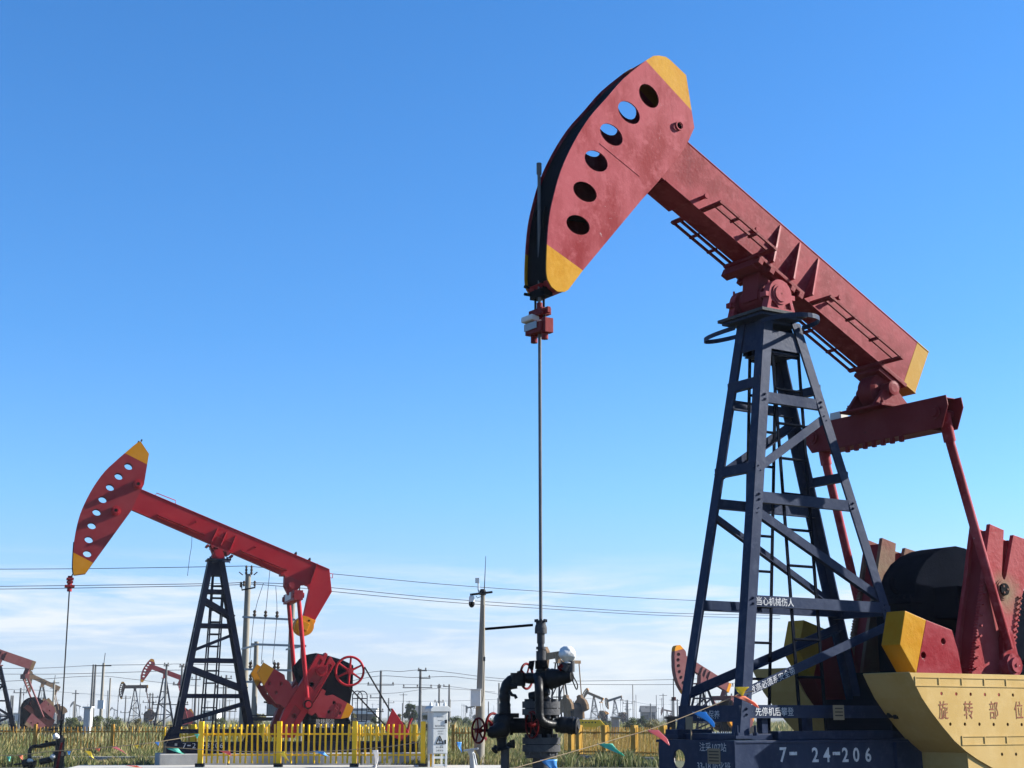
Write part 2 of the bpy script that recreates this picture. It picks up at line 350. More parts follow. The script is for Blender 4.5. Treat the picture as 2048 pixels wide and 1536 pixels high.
# ------------------------------------------------------------------ shared: pumping-unit pieces
def hole_poly(fr, cx, cy, ang, la, lb, w, n=20, sq=2.0):
    a = math.radians(ang); out = []
    for k in range(n):
        t = 2 * math.pi * k / n; c, s = math.cos(t), math.sin(t)
        x = la * math.copysign(abs(c) ** (2 / sq), c); y = lb * math.copysign(abs(s) ** (2 / sq), s)
        out.append(fr.loc(cx + x * math.cos(a) - y * math.sin(a), cy + x * math.sin(a) + y * math.cos(a), w))
    return out
def circ(c, r, n=16): return [(c[0] + r * math.cos(2 * math.pi * k / n), c[1] + r * math.sin(2 * math.pi * k / n)) for k in range(n)]
def head_mesh(fr, outline, holes, hw, cut_hi, cut_lo, nfront, th=.014, bulk=True):
    """two cheek plates, the arc plate and the closing plates between them; slots: 0 red, 1 yellow, 2 dark"""
    mb = MB()
    mid = clip(clip(outline, cut_hi[0], cut_hi[1], False), cut_lo[0], cut_lo[1], False)
    hi = clip(outline, cut_hi[0], cut_hi[1], True); lo = clip(outline, cut_lo[0], cut_lo[1], True)
    for w0, w1 in ((hw - th, hw), (-hw, -hw + th)):
        mb.mat(0).ngon(fr, mid, w0, w1, holes); mb.mat(1).ngon(fr, hi, w0, w1); mb.mat(1).ngon(fr, lo, w0, w1)
    cx = sum(p[0] for p in outline) / len(outline); cz = sum(p[1] for p in outline) / len(outline)
    n = len(outline)
    for i in range(n):
        a, b = outline[i], outline[(i + 1) % n]
        d = (b[0] - a[0], b[1] - a[1]); L = math.hypot(*d)
        if L < 1e-6: continue
        nn = (-d[1] / L, d[0] / L)
        if (cx - a[0]) * nn[0] + (cz - a[1]) * nn[1] < 0: nn = (-nn[0], -nn[1])
        r0, r1 = (.03, .045) if i in nfront else (.006, .02)
        q = [(a[0] + nn[0] * r0, a[1] + nn[1] * r0), (b[0] + nn[0] * r0, b[1] + nn[1] * r0), (b[0] + nn[0] * r1, b[1] + nn[1] * r1), (a[0] + nn[0] * r1, a[1] + nn[1] * r1)]
        mb.mat(2 if i in nfront else 0).ngon(fr, q, -hw + th, hw - th)
    return mb
# ------------------------------------------------------------------ the big pumping unit on the right
A_BIG = 33
_s = V((math.sin(math.radians(A_BIG)), -math.cos(math.radians(A_BIG)), 0))
_p = at(1561, 588, 16.5 - .33 * math.cos(math.radians(A_BIG))) - _s * .33
B = Frame(A_BIG, (_p.x, _p.y, 0)); PIVZ = _p.z
big = empty('pumping_unit', (B.O.x, B.O.y, 0), 'largest pumping unit with faded red beam and holed horsehead on a navy lattice tower', 'pumpjack', 'pumping units')
# ---- beam axes
BM = [B.loc(1379, 284, .16), B.loc(1862.6, 705, .16), B.loc(1829, 785.5, .16), B.loc(1338, 368, .16)]
ub = V((BM[0][0] - BM[1][0], 0, BM[0][1] - BM[1][1])).normalized()      # along the beam towards the head, in (u,0,z)
TILT = math.atan2(ub.z, ub.x)
nb = V((-math.sin(TILT), 0, math.cos(TILT)))
def bb(a, h, w=0): return B.P(ub.x * a + nb.x * h, w, PIVZ + ub.z * a + nb.z * h)      # beam coordinates about the pivot
def tb(q): d = V((q[0], 0, q[1] - PIVZ)); return (d.dot(ub), d.dot(nb))
def b2(a, h): return (ub.x * a + nb.x * h, PIVZ + ub.z * a + nb.z * h)
h_top = (tb(BM[0])[1] + tb(BM[1])[1]) / 2; h_bot = (tb(BM[2])[1] + tb(BM[3])[1]) / 2
a_tail = (tb(BM[1])[0] + tb(BM[2])[0]) / 2; a_head = tb(BM[0])[0] + .45
UB3 = B.f * ub.x + V((0, 0, ub.z)); NB3 = B.f * nb.x + V((0, 0, nb.z))
def bbox(mb, a0, a1, h0, h1, w0, w1):
    return mb.box(bb((a0 + a1) / 2, (h0 + h1) / 2, (w0 + w1) / 2), UB3 * ((a1 - a0) / 2), NB3 * ((h1 - h0) / 2), B.s * ((w1 - w0) / 2))
a_yel = tb(B.loc(1823.6, 722.3, .16))[0]
mb = MB(); hb = .145
bbox(mb, a_yel, a_head, h_bot + .016, h_top - .016, -hb, hb)
bbox(mb, a_yel, a_head, h_top - .016, h_top, -.149, .149); bbox(mb, a_yel, a_head, h_bot, h_bot + .016, -.16, .16)
mb.mat(1); bbox(mb, a_tail, a_yel, h_bot + .016, h_top - .016, -hb, hb); bbox(mb, a_tail, a_yel, h_top - .016, h_top, -.149, .149); bbox(mb, a_tail, a_yel, h_bot, h_bot + .016, -.16, .16)
mb.mat(0); bbox(mb, a_head - .75, a_head - .36, h_bot - .02, h_bot - .002, -.19, .19)
beam = mb.build('walking_beam', [REDB, YELW], big, .004)
# ribs on both sides
for (tx, ty), (bx, by) in (((1562, 450), (1537, 521.7)), ((1601.8, 483.6), (1575.4, 554)), ((1638.4, 515.9), (1613.5, 586))):
    a = tb(B.loc(tx, ty, .15))[0]
    for sg in (1, -1):
        mb = MB(); th = .024
        p = [bb(a - th / 2, h_top - .03, sg * hb), bb(a - th / 2, h_top - .05, sg * (hb + .012)), bb(a - th / 2, h_bot + .02, sg * (hb + .15)), bb(a - th / 2, h_bot + .018, sg * hb)]
        mb.prism(p, UB3 * th); mb.build('gusset_rib', REDB, beam)
# lifting rings, bolts and pipe on top of the beam
for px, py in ((1517, 397), (1633, 496), (1710, 566)):
    a = tb(B.loc(px, py + 8, 0))[0]
    mb = MB(); mb.torus(bb(a, h_top - .005, 0), B.s, .055, .011, 16, 6, 0, math.pi, ref=UB3)
    mb.build('lifting_ring', REDB, beam)
mb = MB(); a0 = tb(B.loc(1746, 600, 0))[0]; a1 = tb(B.loc(1822, 668, 0))[0]
mb.tube([bb(a0, h_top + .02, 0), bb((a0 + a1) / 2, h_top + .03, 0), bb(a1, h_top + .02, 0)], .016, 6)
for px, py in ((1791, 637), (1845, 687)):
    a = tb(B.loc(px, py + 4, 0))[0]; mb.lathe(bb(a, h_top, 0), NB3, [(0, .035), (.03, .03), (.07, .014), (.09, .008)], 8)
mb.build('lubricator_pipe', REDB, beam)
# ---- rails hung along the lower edge on both sides
def a_of(px, py): return tb(B.loc(px, py, .16))[0]
for (q0, q1) in (((1404, 424), (1511, 514)), ((1623.8, 607), (1762, 730))):
    a0, a1 = a_of(*q0), a_of(*q1)
    for sg in (1, -1):
        mb = MB(); h = h_bot + .03
        wi, wo_ = (.19, .30) if sg > 0 else (.08, .19)
        for wo in (wi, wo_): mb.bar(bb(a0, h, sg * (.16 + wo)), bb(a1, h, sg * (.16 + wo)), .024, .026, NB3)
        for k in range(4):
            a = a0 + (a1 - a0) * k / 3; w0 = .0 if k in (0, 3) else wi - .015
            mb.bar(bb(a, h - .004, sg * (.145 + w0)), bb(a, h - .004, sg * (.16 + wo_ + .015)), .024 if k in (1, 2) else .045, .03, NB3)
        mb.build('foot_rail', REDD, big)
for px, py in ((1410, 393), (1512, 460), (1677, 596)):
    a, h = tb(B.loc(px, py, .22)); mb = MB(); mb.lathe(bb(a, h, .13), B.s, [(0, .022), (.10, .022), (.10, .03), (.125, .03)], 10); mb.build('rail_peg', REDB, beam)
# ---- saddle under the beam
mb = MB(); hs0 = h_bot
bbox(mb, -.34, .42, hs0 - .045, hs0 - .002, -.30, .262)
for a in (-.30, -.17, .17, .35): bbox(mb, a - .035, a + .035, hs0 - .11, hs0 - .047, -.28, .272)
bbox(mb, -.24, .30, hs0 - .09, hs0 - .047, -.20, .20)
bbox(mb, .30, .40, hs0 - .14, hs0 - .047, -.32, .20)
mb.prism([bb(-.20, hs0 - .09, -.13), bb(.24, hs0 - .09, -.13), bb(.13, -.10, -.13), bb(-.13, -.10, -.13)], B.s * .26)
mb.lathe(bb(0, 0, -.30), B.s, [(0, .10), (.12, .10), (.12, .15), (.48, .15), (.48, .10), (.60, .10)], 20)
mb.build('saddle', REDD, big, .006)
def pz(dz): return PIVZ + dz
zt = B.loc(1523, 612, .37)[1]          # top of the tower's top plate
for sg in (1, -1):
    mb = MB(); w0, w1 = (.235, .33) if sg > 0 else (-.33, -.235)
    arch = [(-.21, zt + .002), (-.17, PIVZ - .06)] + [(.165 * math.cos(t), PIVZ + .165 * math.sin(t)) for t in [math.pi - math.pi * k / 14 for k in range(15)]] + [(.17, PIVZ - .06), (.21, zt + .002)]
    c1 = [(-.15, zt + .03), (-.13, zt + .11), (-.06, zt + .075), (-.035, zt + .03)]; c2 = [(-x, z) for x, z in c1[::-1]]
    mb.ngon(B, arch, w0, w1, [c1, c2])
    mb.mat(1).ngon(B, [(-.19, zt + .004), (.19, zt + .004), (.15, PIVZ - .08), (-.15, PIVZ - .08)], w0 + sg * -.0 + (.0 if sg < 0 else 0) + .02, w1 - .02)
    mb.mat(0)
    for x in (-.185, .185): mb.box(B.P(x, (w0 + w1) / 2, PIVZ - .02), B.f * .03, B.s * .045, V((0, 0, .028)))
    wf = w1 if sg > 0 else w0
    mb.lathe(B.P(0, wf - sg * .01, PIVZ), B.s * sg, [(0, .118), (.022, .118), (.022, .092), (.034, .09)], 20)
    mb.mat(1).lathe(B.P(0, wf + sg * .0235, PIVZ), B.s * sg, [(0, .012), (.002, .012)], 8).mat(0)
    for x in (-.13, .13): mb.tube([B.P(x, (w0 + w1) / 2, PIVZ + .01), B.P(x, (w0 + w1) / 2, PIVZ + .15)], .014, 6)
    mb.build('bearing_housing', [RED, REDD], big, .004)
# ---- tower
ZT = zt - .07
def tw(z): return .22 + .0628 * (5.95 - z)
def tf(z): return .135 + .176 * (5.95 - z)
def tr(z): return -.35 - .313 * (5.95 - z)
ZB = 1.40
LG, LT = .125, .016
for fx, sg in ((tf, 1), (tf, -1), (tr, 1), (tr, -1)):
    mb = MB(); du = -1 if fx is tf else 1
    def lp(z, a, b): return B.P(fx(z) + du * a, sg * (tw(z) - b), z)
    for (a0, a1, b0, b1) in ((0, LG, 0, LT), (0, LT, LT, LG)):
        vs = [lp(z, a, b) for z in (ZB, ZT) for a, b in ((a0, b0), (a1, b0), (a1, b1), (a0, b1))]
        mb.add(vs, [(0, 1, 2, 3), (7, 6, 5, 4), (0, 4, 5, 1), (1, 5, 6, 2), (2, 6, 7, 3), (3, 7, 4, 0)])
    c = B.P(fx(ZB) + du * .06, sg * (tw(ZB) - .06), ZB - .0)
    mb.box(c + V((0, 0, .015)), B.f * .17, B.s * .13, V((0, 0, .015)))
    for x in (-.12, .12): mb.lathe(c + B.f * x + B.s * (sg * .09) + V((0, 0, .03)), V((0, 0, 1)), [(0, .028), (.03, .028), (.03, .014), (.10, .014)], 6)
    mb.build('tower_leg', NAVY, big)
def side_pt(px, py, sg=1):
    w = .4
    for _ in range(12): u, z = B.loc(px, py, sg * w); w = tw(z)
    return u, z
def side_bar(mb, u0, z0, u1, z1, sg, hgt=.105, th=.05, inset=.0):
    p0 = B.P(u0, sg * (tw(z0) - inset - .004), z0); p1 = B.P(u1, sg * (tw(z1) - inset - .004), z1)
    d = (p1 - p0).normalized(); n = B.s * sg; n = (n - d * n.dot(d)).normalized(); up = d.cross(n)
    mb.box((p0 + p1) / 2 - n * .006, (p1 - p0) / 2, n * .006, up * (hgt / 2))                       # outer leaf of the angle
    t = up if up.z > 0 else -up
    mb.box((p0 + p1) / 2 - n * (.013 + th / 2) - t * (hgt / 2 - .006), (p1 - p0) / 2, n * (th / 2), t * .006)
    for e in (p0 + d * .06, p1 - d * .06):
        for q in (-.028, .028): mb.lathe(e + up * q, n, [(0, .014), (.014, .014), (.014, .007), (.026, .007)], 6)
HS = [((1539, 796), (1632, 806)), ((1533, 994), (1695, 1011)), ((1515, 1201), (1756, 1215))]
DS = [((1533.6, 943), (1637, 829)), ((1524, 1016), (1750, 1200)), ((1510, 1389), (1762, 1246))]
ZH = []
for q0, q1 in HS:
    z = (side_pt(*q0)[1] + side_pt(*q1)[1]) / 2; ZH.append(z)
ZH.append(side_pt(1500, 1423)[1])
texts = {2: ('当心机械伤人', 1550, 1201), 3: ('先停机后攀登', 1549, 1423)}
for sg in (1, -1):
    for i, z in enumerate(ZH):
        mb = MB(); side_bar(mb, tf(z) - .012, z, tr(z) + .012, z, sg, .115 if i < 3 else .13)
        o = mb.build('tower_brace', NAVY, big)
        if sg > 0 and i in texts:
            t, px, py = texts[i]; u, zz = side_pt(px, py)
            text_part(t, B.P(u, tw(z) + .002, z), -B.f, V((0, 0, 1)), .085, WLET, o, squash=.95)
    for i, (q0, q1) in enumerate(DS):
        (u0, z0), (u1, z1) = side_pt(*q0), side_pt(*q1)
        u0 = tf(z0) - .01; u1 = tr(z1) + .01
        mb = MB(); side_bar(mb, u0, z0, u1, z1, sg, .092, .05, .013)
        o = mb.build('tower_brace', NAVY, big)
        if sg > 0 and i == 2:
            p = side_pt(1547, 1369); d = V((u1 - u0, 0, z1 - z0)).normalized(); dd = B.f * d.x + V((0, 0, d.z)); t = (p[0] - u0) / (u1 - u0); zz = z0 + (z1 - z0) * t
            text_part('登高必须系安全带', B.P(p[0], tw(zz) - .013 + .003, zz), dd, B.s.cross(dd), .078, WLET, o, squash=.98)
# cross braces of the front and rear faces
def cross_z(px, py, fx, sg):
    u = 0
    for _ in range(12):
        w, z = B.locu(px, py, u); u = fx(z)
    return z
ZF = [cross_z(1488, 769, tf, 1), cross_z(1470, 940, tf, 1), ZH[3] - .02]
for i, z in enumerate(ZF):
    mb = MB(); hgt = .105 if i < 2 else .16; th = .012; u = tf(z) + .003
    mb.box(B.P(u, 0, z), B.f * .006, B.s * (tw(z) - .01), V((0, 0, hgt / 2))); mb.box(B.P(u - .035, 0, z - hgt / 2 + .006), B.f * .03, B.s * (tw(z) - .02), V((0, 0, .006)))
    o = mb.build('tower_brace', NAVY, big)
    if i == 2: text_part('断电保养', B.P(u + .007, 0, z - .01), B.s, V((0, 0, 1)), .085, WLET, o, squash=1.0)
for z in (ZF[0], ZF[1], ZH[2] - .03, ZH[3]):
    mb = MB(); u = tr(z) - .003
    mb.box(B.P(u, 0, z), B.f * .006, B.s * (tw(z) - .01), V((0, 0, .055))); mb.box(B.P(u + .035, 0, z - .05), B.f * .03, B.s * (tw(z) - .02), V((0, 0, .006)))
    mb.build('tower_brace', NAVY, big)
# top: plate, panels between the legs, brackets
mb = MB()
mb.mat(1).fbox(B, -.34, .31, -.37, .37, zt - .035, zt); mb.mat(0).fbox(B, -.31, .28, -.33, .33, zt - .068, zt - .036)
zp0, zp1 = ZT - .34, ZT - .12
for sg in (1, -1):
    mb.add([B.P(u(z), sg * (tw(z) - off), z) for off in (.018, .030) for z, u in ((zp0, lambda q: tf(q) - .126), (zp0, lambda q: tr(q) + .126), (zp1, lambda q: tr(q) + .126), (zp1, lambda q: tf(q) - .126))],
           [(0, 1, 2, 3), (7, 6, 5, 4), (0, 4, 5, 1), (1, 5, 6, 2), (2, 6, 7, 3), (3, 7, 4, 0)])
    for fx, du in ((tf, -1), (tr, 1)):
        if sg > 0: mb.add([B.P(fx(z) + du * off, w * (tw(z) - .126), z) for off in (.018, .030) for z, w in ((zp0, 1), (zp0, -1), (zp1 + .1, -1), (zp1 + .1, 1))],
               [(0, 1, 2, 3), (7, 6, 5, 4), (0, 4, 5, 1), (1, 5, 6, 2), (2, 6, 7, 3), (3, 7, 4, 0)])
mb.fbox(B, tr(ZT) + .02, tf(ZT) - .02, -.20, .20, ZT - .04, ZT)
mb.fbox(B, tr(zp0) + .13, tf(zp0) - .13, -.2, .2, zp0 - .03, zp0 - .015)
mb.build('tower_cap', [NAVY, GREYP], big, .003)
# safety hoops beside the ladders
for sg, zc, wl in ((1, B.loc(1632, 636, .65)[1], .47), (-1, B.loc(1425, 682, -.85)[1], .68)):
    pts = []
    for k in range(17):
        t = math.pi * k / 16; pts.append((.0 - (.30 if sg > 0 else .15) * math.cos(t) - (.09 if sg > 0 else -.02), .24 + wl * max(0, math.sin(t)) ** .8))
    mb = MB()
    for i in range(16):
        (u0, w0), (u1, w1) = pts[i], pts[i + 1]
        mb.bar(B.P(u0, sg * w0, zc), B.P(u1, sg * w1, zc), .008, .05, V((0, 0, 1)))
    mb.build('safety_hoop', NAVY, big)
# ladders inside both side faces
for sg in (1, -1):
    mb = MB()
    def lad(px, py):
        w = .4
        for _ in range(12): u, z = B.loc(px, py, w); w = tw(z) - .06
        return u, z
    l0, l1 = lad(1545, 700), lad(1602, 1461); r0, r1 = lad(1597.5, 715), lad(1651, 1430)
    def lu(q0, q1, z): return q0[0] + (q1[0] - q0[0]) * (z - q0[1]) / (q1[1] - q0[1])
    zl0, zl1 = 1.42, 5.72
    for q in ((l0, l1), (r0, r1)):
        mb.bar(B.P(lu(*q, zl0), sg * (tw(zl0) - .065), zl0), B.P(lu(*q, zl1), sg * (tw(zl1) - .065), zl1), .036, .014, B.s)
    zr_ = lad(1557, 846)[1] + 4 * .385 - .385 * 4; z = zr_ - 8 * .385
    while z < zl1:
        if z > 1.5: mb.tube([B.P(lu(l0, l1, z), sg * (tw(z) - .065), z), B.P(lu(r0, r1, z), sg * (tw(z) - .065), z)], .016, 6)
        z += .385
    mb.build('ladder', NAVY2, big)  # darker than the tower: shade inside it put into the ladder's colour
# ---- skid base
mb = MB(); US, WS, ZS = 1.085, .575, 1.385
zb_ = .42
for sg in (1, -1):
    mb.fbox(B, -5.2, US - .02 if sg > 0 else .62, sg * WS - .012, sg * WS + .012, zb_ + .02, ZS - .03)
    mb.fbox(B, -5.2, US - .02, sg * WS - .09, sg * WS + .02, ZS - .03, ZS - .004); mb.fbox(B, -5.2, US - .02, sg * WS - .09, sg * WS + .05, zb_, zb_ + .02)
    for u in (-1.12, -2.4, -3.8): mb.fbox(B, u - .012, u + .012, sg * WS + .013, sg * WS + .06, zb_ + .02, ZS - .03)
hole = circ((B.locu(1357.5, 1518, US)[0], B.locu(1357.5, 1518, US)[1]), .095, 20)
end = [(-WS - .02, ZS), (WS + .02, ZS), (WS + .02, zb_), (-WS + .22, zb_), (-WS - .02, zb_ + .42)]
fe = Frame(A_BIG, B.O); fe.f, fe.s = B.s.copy(), B.f.copy()
mb.ngon(fe, end, US - .02, US, [hole]); 
for u in (-.9, -2.1, -3.3, -5.15): mb.fbox(B, u - .01, u + .01, -WS + .013, WS - .013, zb_ + .05, ZS - .05)
mb.fbox(B, -.1, US - .1, -WS + .1, WS - .1, ZS - .03, ZS - .015)
mb.fbox(B, .55, 1.02, -.56, -.36, ZS, ZS + .10); mb.fbox(B, .45, .95, -.50, .45, ZS, ZS + .06); mb.fbox(B, -1.6, .42, .20, .50, ZS, ZS + .085)
mb.fbox(B, -.22, -.14, .25, .33, ZS + .086, ZS + .30); mb.fbox(B, .50, .58, .36, .44, ZS + .061, ZS + .26)
skid = mb.build('base_skid', [NAVY], big, .004)
def skid_text(t, px, py, hpx, sq=1.0, nm='lettering'):
    u, z = B.loc(px, py, WS + .02); return text_part(t, B.P(u, WS + .013, z), -B.f, V((0, 0, 1)), hpx, WLET, skid, nm, sq, .003, .02)
for t, px in (('7', 1567), ('-', 1587), ('2', 1631), ('4', 1654), ('-', 1673.5), ('2', 1691), ('0', 1713), ('6', 1737)):
    if t == '-':
        u, z = B.loc(px, 1507, WS + .02); mb = MB(); mb.box(B.P(u, WS + .015, z), B.f * .05, B.s * .002, V((0, 0, .016))); mb.build('lettering', WLET, skid)
    else: skid_text(t, px, 1509.5, .145, .95)
def end_text(t, px, py, h, sq=1):
    w, z = B.locu(px, py, US); text_part(t, B.P(US + .001, w, z), B.s, V((0, 0, 1)), h, WLET, skid, 'lettering', sq, .003)
end_text('注采107站', 1426, 1494, .085); end_text('33-18 防化班', 1428, 1532, .085)
w, z = B.locu(1428.5, 1512.5, US); mb = MB(); mb.box(B.P(US + .003, w, z), B.f * .003, B.s * .095, V((0, 0, .075))); tg = mb.build('name_plate', TAGM, skid)
mb = MB()
for k in range(4): mb.box(B.P(US + .0075, w, z + .045 - k * .03), B.f * .001, B.s * .075, V((0, 0, .006)))
mb.build('plate_print', PORC, tg)
u, z = B.loc(1680, 1425, .62); mb = MB(); mb.box(B.P(u, .60, z), B.f * .075, B.s * .004, V((0, 0, .075))); tg = mb.build('name_plate', TAGM, big)
mb = MB()
for k in range(3): mb.box(B.P(u, .6055, z + .04 - k * .035), B.f * .055, B.s * .001, V((0, 0, .006)))
mb.build('plate_print', PORC, tg)
w, z = B.locu(1380, 1446, .98); mb = MB(); mb.box(B.P(.99, w, z), B.f * .004, B.s * .055, V((0, 0, .065))); mb.box(B.P(.985, w + .02, z - .12), B.f * .004, B.s * .008, V((0, 0, .06))); mb.build('hanging_tag', TAGM, big)
# ---- horsehead
HW = .20
front = [(1291.7, 121), (1246.6, 157.7), (1212.4, 196.7), (1178.2, 235.8), (1146.5, 287), (1122, 340.8), (1107.4, 392), (1098.9, 433.5), (1094.2, 487.9), (1092.8, 540.6), (1095.7, 560)]
front = smooth_line(front, 3)
rest = [(1103.5, 573.8), (1115, 583), (1129.9, 583.6), (1136.7, 579.7), (1166, 540.6), (1283, 400), (1315, 365), (1363.8, 304), (1377, 282), (1388.7, 255.3), (1383.3, 221), (1372.3, 150.3), (1341.8, 121), (1332, 113.7), (1317.4, 110.8), (1306.4, 111.8)]
HO = [B.loc(x, y, HW) for x, y in front + rest]
holes = [hole_poly(B, cx, cy, an, la, lb, HW) for cx, cy, an, la, lb in ((1297.9, 191.8, 57.9, 26.5, 16.5), (1258, 225, 48.7, 27, 17), (1222.9, 269.2, 45, 27, 17), (1192.4, 322, 39, 26, 18), (1170, 383.5, 35, 26, 17.5), (1156.2, 449.8, 30, 25, 18))]
def cutl(fr, p, q, w, toward):
    a, b, t = fr.loc(*p, w), fr.loc(*q, w), fr.loc(*toward, w); n = (-(b[1] - a[1]), b[0] - a[0])
    if (t[0] - a[0]) * n[0] + (t[1] - a[1]) * n[1] < 0: n = (-n[0], -n[1])
    return (a, n)
CUTH = cutl(B, (1291.7, 121), (1383.3, 221), HW, (1340, 115)); CUTL = cutl(B, (1093, 488), (1166, 541), HW, (1120, 570))
mb = head_mesh(B, HO, holes, HW, CUTH, CUTL, set(range(len(front) - 1)))
# inner bulkheads
for p, q in (((1125, 352), (1295, 366)), ((1112, 425), (1225, 440))):
    a, b = B.loc(*p, 0), B.loc(*q, 0); mb.mat(2).bar(B.P(a[0], 0, a[1]), B.P(b[0], 0, b[1]), .012, .36, B.s)
for p, q in (((1200, 287), (1279, 352)),):
    a, b = B.loc(*p, HW), B.loc(*q, HW); mb.mat(0).bar(B.P(a[0], HW + .001, a[1]), B.P(b[0], HW + .001, b[1]), .014, .005, B.s)
head = mb.build('horsehead', [RED, YEL, BLACK], big)  # black slot puts the arc plate's shade into its colour
u, z = B.loc(1364, 249, HW + .06); mb = MB()
mb.tube([B.P(u, .21, z), B.P(u, .228, z)], .052, 18, False); mb.tube([B.P(u, .228, z), B.P(u, .21, z)], .040, 18, False)
mb.add([B.P(u + r * math.cos(t), .228, z + r * math.sin(t)) for r in (.04, .052) for t in [2 * math.pi * k / 18 for k in range(18)]], [(k, (k + 1) % 18, 18 + (k + 1) % 18, 18 + k) for k in range(18)])
mb.mat(1).lathe(B.P(u, .203, z), B.s, [(0, .04), (.004, .04)], 18)
mb.build('hinge_tube', [RED, HOLE], head)
mb = MB()                                  # rope keeper pegs at the toe of the head
for px, py in ((1066, 573), (1066, 588)):
    u, z = B.loc(px, py, -.1); mb.tube([B.P(u - .05, -.15, z), B.P(u + .07, -.15, z)], .016, 6); mb.tube([B.P(u - .05, .1, z), B.P(u + .05, .1, z)], .016, 6)
mb.fbox(B, B.loc(1085, 590, 0)[0] - .04, B.loc(1085, 590, 0)[0] + .06, -.14, .12, B.loc(1085, 592, 0)[1] - .02, B.loc(1085, 580, 0)[1])
mb.build('rope_keeper', BLACK, head)
# ---- wire rope, carrier bar, polished rod
UR, _ = B.loc(1079.5, 700, 0)
zc_hi, zc_lo = B.loc(1079, 617, 0)[1], B.loc(1079, 675, 0)[1]
for w in (-.075, .075):
    pts = [B.P(UR - .0, w, z) for z in np.linspace(zc_lo + .03, B.loc(1080, 560, 0)[1], 3)]
    arc = [q for q in HO[:len(front)] if q[1] > pts[-1].z - 0 + .1]
    arc = sorted(arc, key=lambda q: q[1])
    pts += [B.P(min(q[0] + .0, UR), w, q[1]) for q in arc[1:8]]
    mb = MB(); mb.tube(pts, .013, 6); mb.build('wire_rope', BLACK, big)
mb = MB()
def zpx(py): return B.loc(1079, py, 0)[1]
mb.fbox(B, UR - .075, UR + .075, -.15, .13, zpx(668), zpx(648)); mb.fbox(B, UR - .06, UR + .06, -.11, .12, zpx(633), zpx(620)); mb.fbox(B, UR - .05, UR + .05, .10, .17, zpx(671), zpx(642))
mb.fbox(B, UR - .02, UR + .02, .125, .17, zpx(632), zpx(620))
for w in (-.10, .09): mb.tube([B.P(UR, w, zpx(682)), B.P(UR, w, zpx(640))], .035, 8)
mb.tube([B.P(UR, 0, zpx(640)), B.P(UR, 0, zpx(606))], .03, 8)
cb = mb.build('carrier_bar', [REDD], big, .004)
mb = MB(); mb.fbox(B, UR + .08, UR + .088, -.15, .07, zpx(660), zpx(646)); mb.build('name_plate', GALV, cb)
mb = MB(); mb.box(B.P(UR + .02, -.08, zpx(638)), B.f * .09 + V((0, 0, .01)), B.s * .10, V((0, 0, .03))); mb.build('load_cell', WHITE, cb, .015)
mb = MB(); mb.tube([B.P(UR, 0, zpx(1246)), B.P(UR, 0, zpx(327))], .0175, 10); mb.lathe(B.P(UR, 0, zpx(349)), V((0, 0, 1)), [(0, .026), (.12, .026)], 8)
mb.build('polished_rod', STEEL, big)
# ---- tail bearing and equalizer
EU, EZ = -1.79, 4.885
mb = MB()
tbu, tbz = B.loc(1787, 776, .26)
at_, ht_ = tb((tbu, tbz))
bbox(mb, at_ - .22, at_ + .26, h_bot - .05, h_bot - .002, -.20, .20)
bbox(mb, at_ - .16, at_ + .22, h_bot - .10, h_bot - .052, -.22, .18)
mb.prism([bb(at_ - .10, h_bot - .10, -.11), bb(at_ + .16, h_bot - .10, -.11), (B.P(tbu + .16, -.11, tbz)), (B.P(tbu - .14, -.11, tbz))], B.s * .2)
mb.lathe(B.P(tbu + .02, -.12, tbz), B.s, [(0, .13), (.02, .19), (.22, .19), (.24, .13)], 20)
mb.lathe(B.P(tbu, -.26, tbz), B.s, [(0, .075), (.50, .075), (.50, .085), (.53, .085), (.535, .05)], 18)
for x in (.02, -.1): mb.tube([B.P(tbu - .12 + x * .5, .05, tbz - .12), B.P(tbu - .24 + x, .16, tbz - .16)], .012, 6)
mb.build('tail_bearing', [REDD], big, .005)
EH0, EH1 = -.175, .175
ped = MB(); ezt = EZ + EH1
for w0, w1 in ((-.24, -.19), (.17, .22)):
    ped.ngon(B, [(tbu - .12, tbz - .02), (tbu + .12, tbz - .02), (EU + .30, ezt + .03), (EU - .30, ezt + .03)], w0, w1)
    for x in (-.26, .22): ped.lathe(B.P(EU + x, (w0 + w1) / 2 + (.06 if w0 > 0 else -.06), ezt + .03), V((0, 0, 1)), [(0, .028), (.04, .028), (.04, .014), (.07, .014)], 6)
ped.fbox(B, EU - .30, EU + .30, -.34, .32, ezt + .002, ezt + .03)
ped.build('bearing_pedestal', [REDD], big, .004)
mb = MB()
prof = [(-1.10, EH1), (1.10, EH1 - .0), (1.12, .06), (1.02, EH0), (-1.0, EH0), (-1.12, -.02)]
fq = Frame(A_BIG, B.O); fq.f, fq.s = B.s.copy(), B.f.copy(); fq.O = B.O + B.f * EU + V((0, 0, EZ))
slot = [(1.0, 0)]
for u0, u1 in ((-.13, -.115), (.115, .13)): mb.ngon(fq, prof, u0, u1)
mb.box(fq.O + V((0, 0, EH1 - .007)), B.f * .114, B.s * 1.02, V((0, 0, .006))); mb.box(fq.O + V((0, 0, EH0 + .007)), B.f * .114, B.s * .86, V((0, 0, .006)))
for sg in (1, -1): mb.box(fq.O + B.s * (sg * .80), B.f * .114, B.s * .008, V((0, 0, .15)))
for sg in (1, -1): mb.lathe(fq.O + B.s * (sg * .95) + B.f * -.16, B.f, [(0, .045), (.305, .045), (.305, .075), (.32, .075), (.32, .05), (.335, .045)], 14)
for k in range(7): mb.box(fq.O + B.s * (-.42 + k * .14) + V((0, 0, EH0 - .036)) + B.f * .115, B.f * .02, B.s * .024, V((0, 0, .035)))
mb.build('equalizer', REDD, big, .004)
